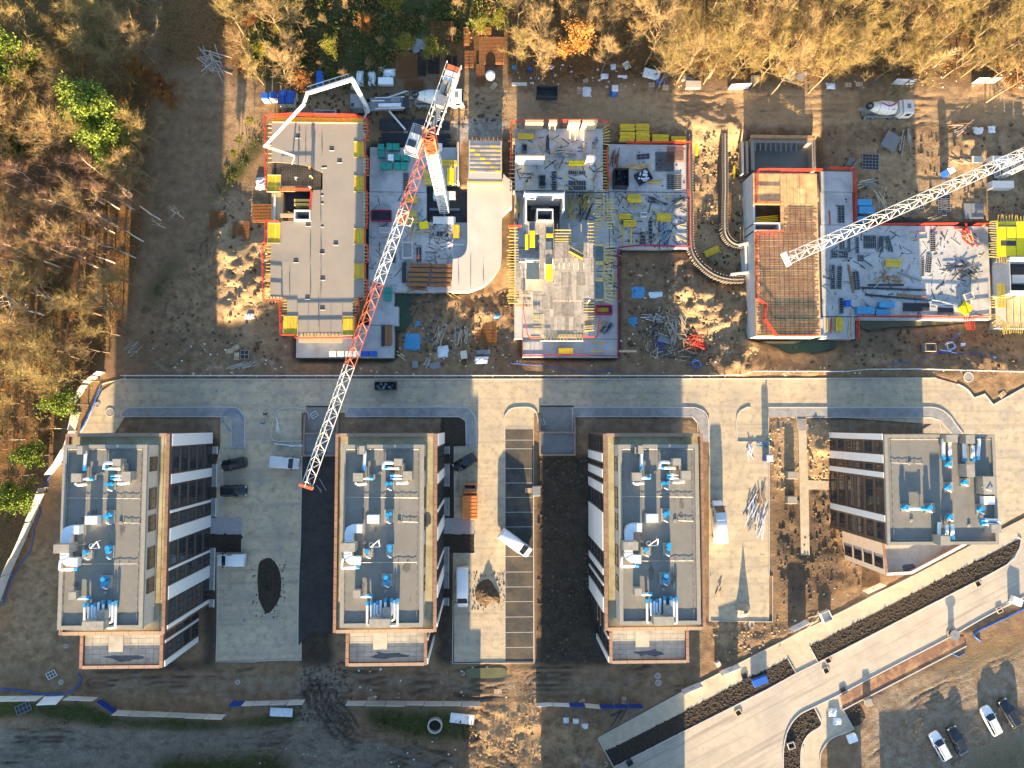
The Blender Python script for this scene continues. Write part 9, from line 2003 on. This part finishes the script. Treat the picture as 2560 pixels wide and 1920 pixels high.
# ------------------------------------------------------------------ people
def person(p, rz, top, legs, hat, label, pose=0, holding=None):
 bm_v = [(0, 0, .95), (0, 0, 1.18), (0, .01, 1.42), (0, .02, 1.54), (0, .04, 1.66),
   (.10, 0, .90), (.12, .03 + .1 * pose, .50), (.12, -.02 + .14 * pose, .09), (.13, .13 + .14 * pose, .04),
   (-.10, 0, .90), (-.12, .02 - .06 * pose, .50), (-.13, -.08 - .12 * pose, .09), (-.14, .06 - .12 * pose, .04),
   (.20, 0, 1.40), (.27, .06, 1.14), (.24, .30, 1.0), (-.20, 0, 1.40), (-.27, .06, 1.14), (-.22, .28, 1.02)]
 ed = [(0, 1), (1, 2), (2, 3), (3, 4), (0, 5), (5, 6), (6, 7), (7, 8), (0, 9), (9, 10), (10, 11), (11, 12), (2, 13), (13, 14), (14, 15), (2, 16), (16, 17), (17, 18)]
 rad = [.15, .15, .15, .06, .10, .10, .075, .05, .045, .10, .075, .05, .045, .075, .05, .04, .075, .05, .04]
 me = bpy.data.meshes.new('body'); me.from_pydata(bm_v, ed, []); o = bpy.data.objects.new('body_tmp', me); COL.objects.link(o)
 md = o.modifiers.new('skin', 'SKIN'); sub = o.modifiers.new('sub', 'SUBSURF'); sub.levels = 1; sub.render_levels = 1
 if not me.skin_vertices:
  bpy.context.view_layer.update()
 sv_ = me.skin_vertices[0].data if me.skin_vertices else None
 if sv_:
  for i, r_ in enumerate(rad): sv_[i].radius = (r_, r_ * (.75 if i in (0, 1, 2) else 1)); sv_[i].use_root = (i == 0)
 dg = bpy.context.evaluated_depsgraph_get(); ev = o.evaluated_get(dg); m2 = bpy.data.meshes.new_from_object(ev); bpy.data.objects.remove(o)
 for m_ in (top, legs, mat('skin_tone', (.42, .26, .18), .6), mat('boot', (.03, .025, .02), .7)): m2.materials.append(m_)
 for pl in m2.polygons:
  z = sum(m2.vertices[v].co.z for v in pl.vertices) / len(pl.vertices); yy = sum(m2.vertices[v].co.y for v in pl.vertices) / len(pl.vertices); pl.material_index = 3 if z < .14 else 1 if z < .96 else 2 if (z > 1.5 or (z < 1.08 and yy > .2)) else 0; pl.use_smooth = True
 t = thing('person', label, 'person', (p.x, p.y, p.z), rz)
 m2.name = 'body'; b = bpy.data.objects.new('body', m2); b.parent = t; COL.objects.link(b)
 MB().loft([[(.13 * math.cos(k * .785), .04 + .15 * math.sin(k * .785), 1.66) for k in range(8)], [(.12 * math.cos(k * .785), .04 + .13 * math.sin(k * .785), 1.75) for k in range(8)], [(.05 * math.cos(k * .785), .04 + .05 * math.sin(k * .785), 1.81) for k in range(8)]]).build('helmet', hat, t, True, True)
 MB().bx(-.12, .16, 1.655, .12, .27, 1.675).build('helmet_peak', hat, t, local=True)
 return t
m_vest = mat('yellow_vest', (.55, .70, .03), .7, .1, 4); m_jor = mat('orange_jacket', (.75, .19, .03), .7, .1, 4); m_navy = mat('navy_cloth', (.02, .03, .07), .9, .15, 4); m_grn = mat('green_vest', (.08, .55, .06), .7, .1, 4)
person(px(783, 448, 4.0), 2.4, m_vest, m_navy, m_paint, 'worker in yellow vest and dark trousers on the left shell deck', .6)
person(px(780, 424, 4.0), 3.4, m_jor, m_navy, m_jor, 'worker in orange jacket beside the fresh concrete on the left shell', .3)
person(px(781, 476, 4.0), 1.0, m_jor, m_navy, m_paint, 'worker in orange jacket by the red rail of the left shell stair', .5)
person(px(745, 452, 3.85), 4.4, m_grys, m_navy, m_paint, 'worker in grey holding the pump hose end on the left shell', .8)
p = w(1, 0, 1372, 862); person(Vector((p.x, p.y, gz_at(p.x, p.y))), 1.5, m_grn, m_navy, m_paint, 'worker in green vest between pump and mixer lorry', .3)
person(w(2, 2, 2204, 475, .01), .3, m_grn, m_navy, m_paint, 'person in green vest on the sandy yard', .5)
person(w(1, 2, 97, 262, .01), .5, m_navy, m_dark, m_dark, 'dark clothed person on the road left of the kerb island, upper', .8)
person(w(1, 2, 76, 340, .01), .2, m_bluep, m_navy, m_bluep, 'person in blue on the road left of the kerb island, lower', .8)
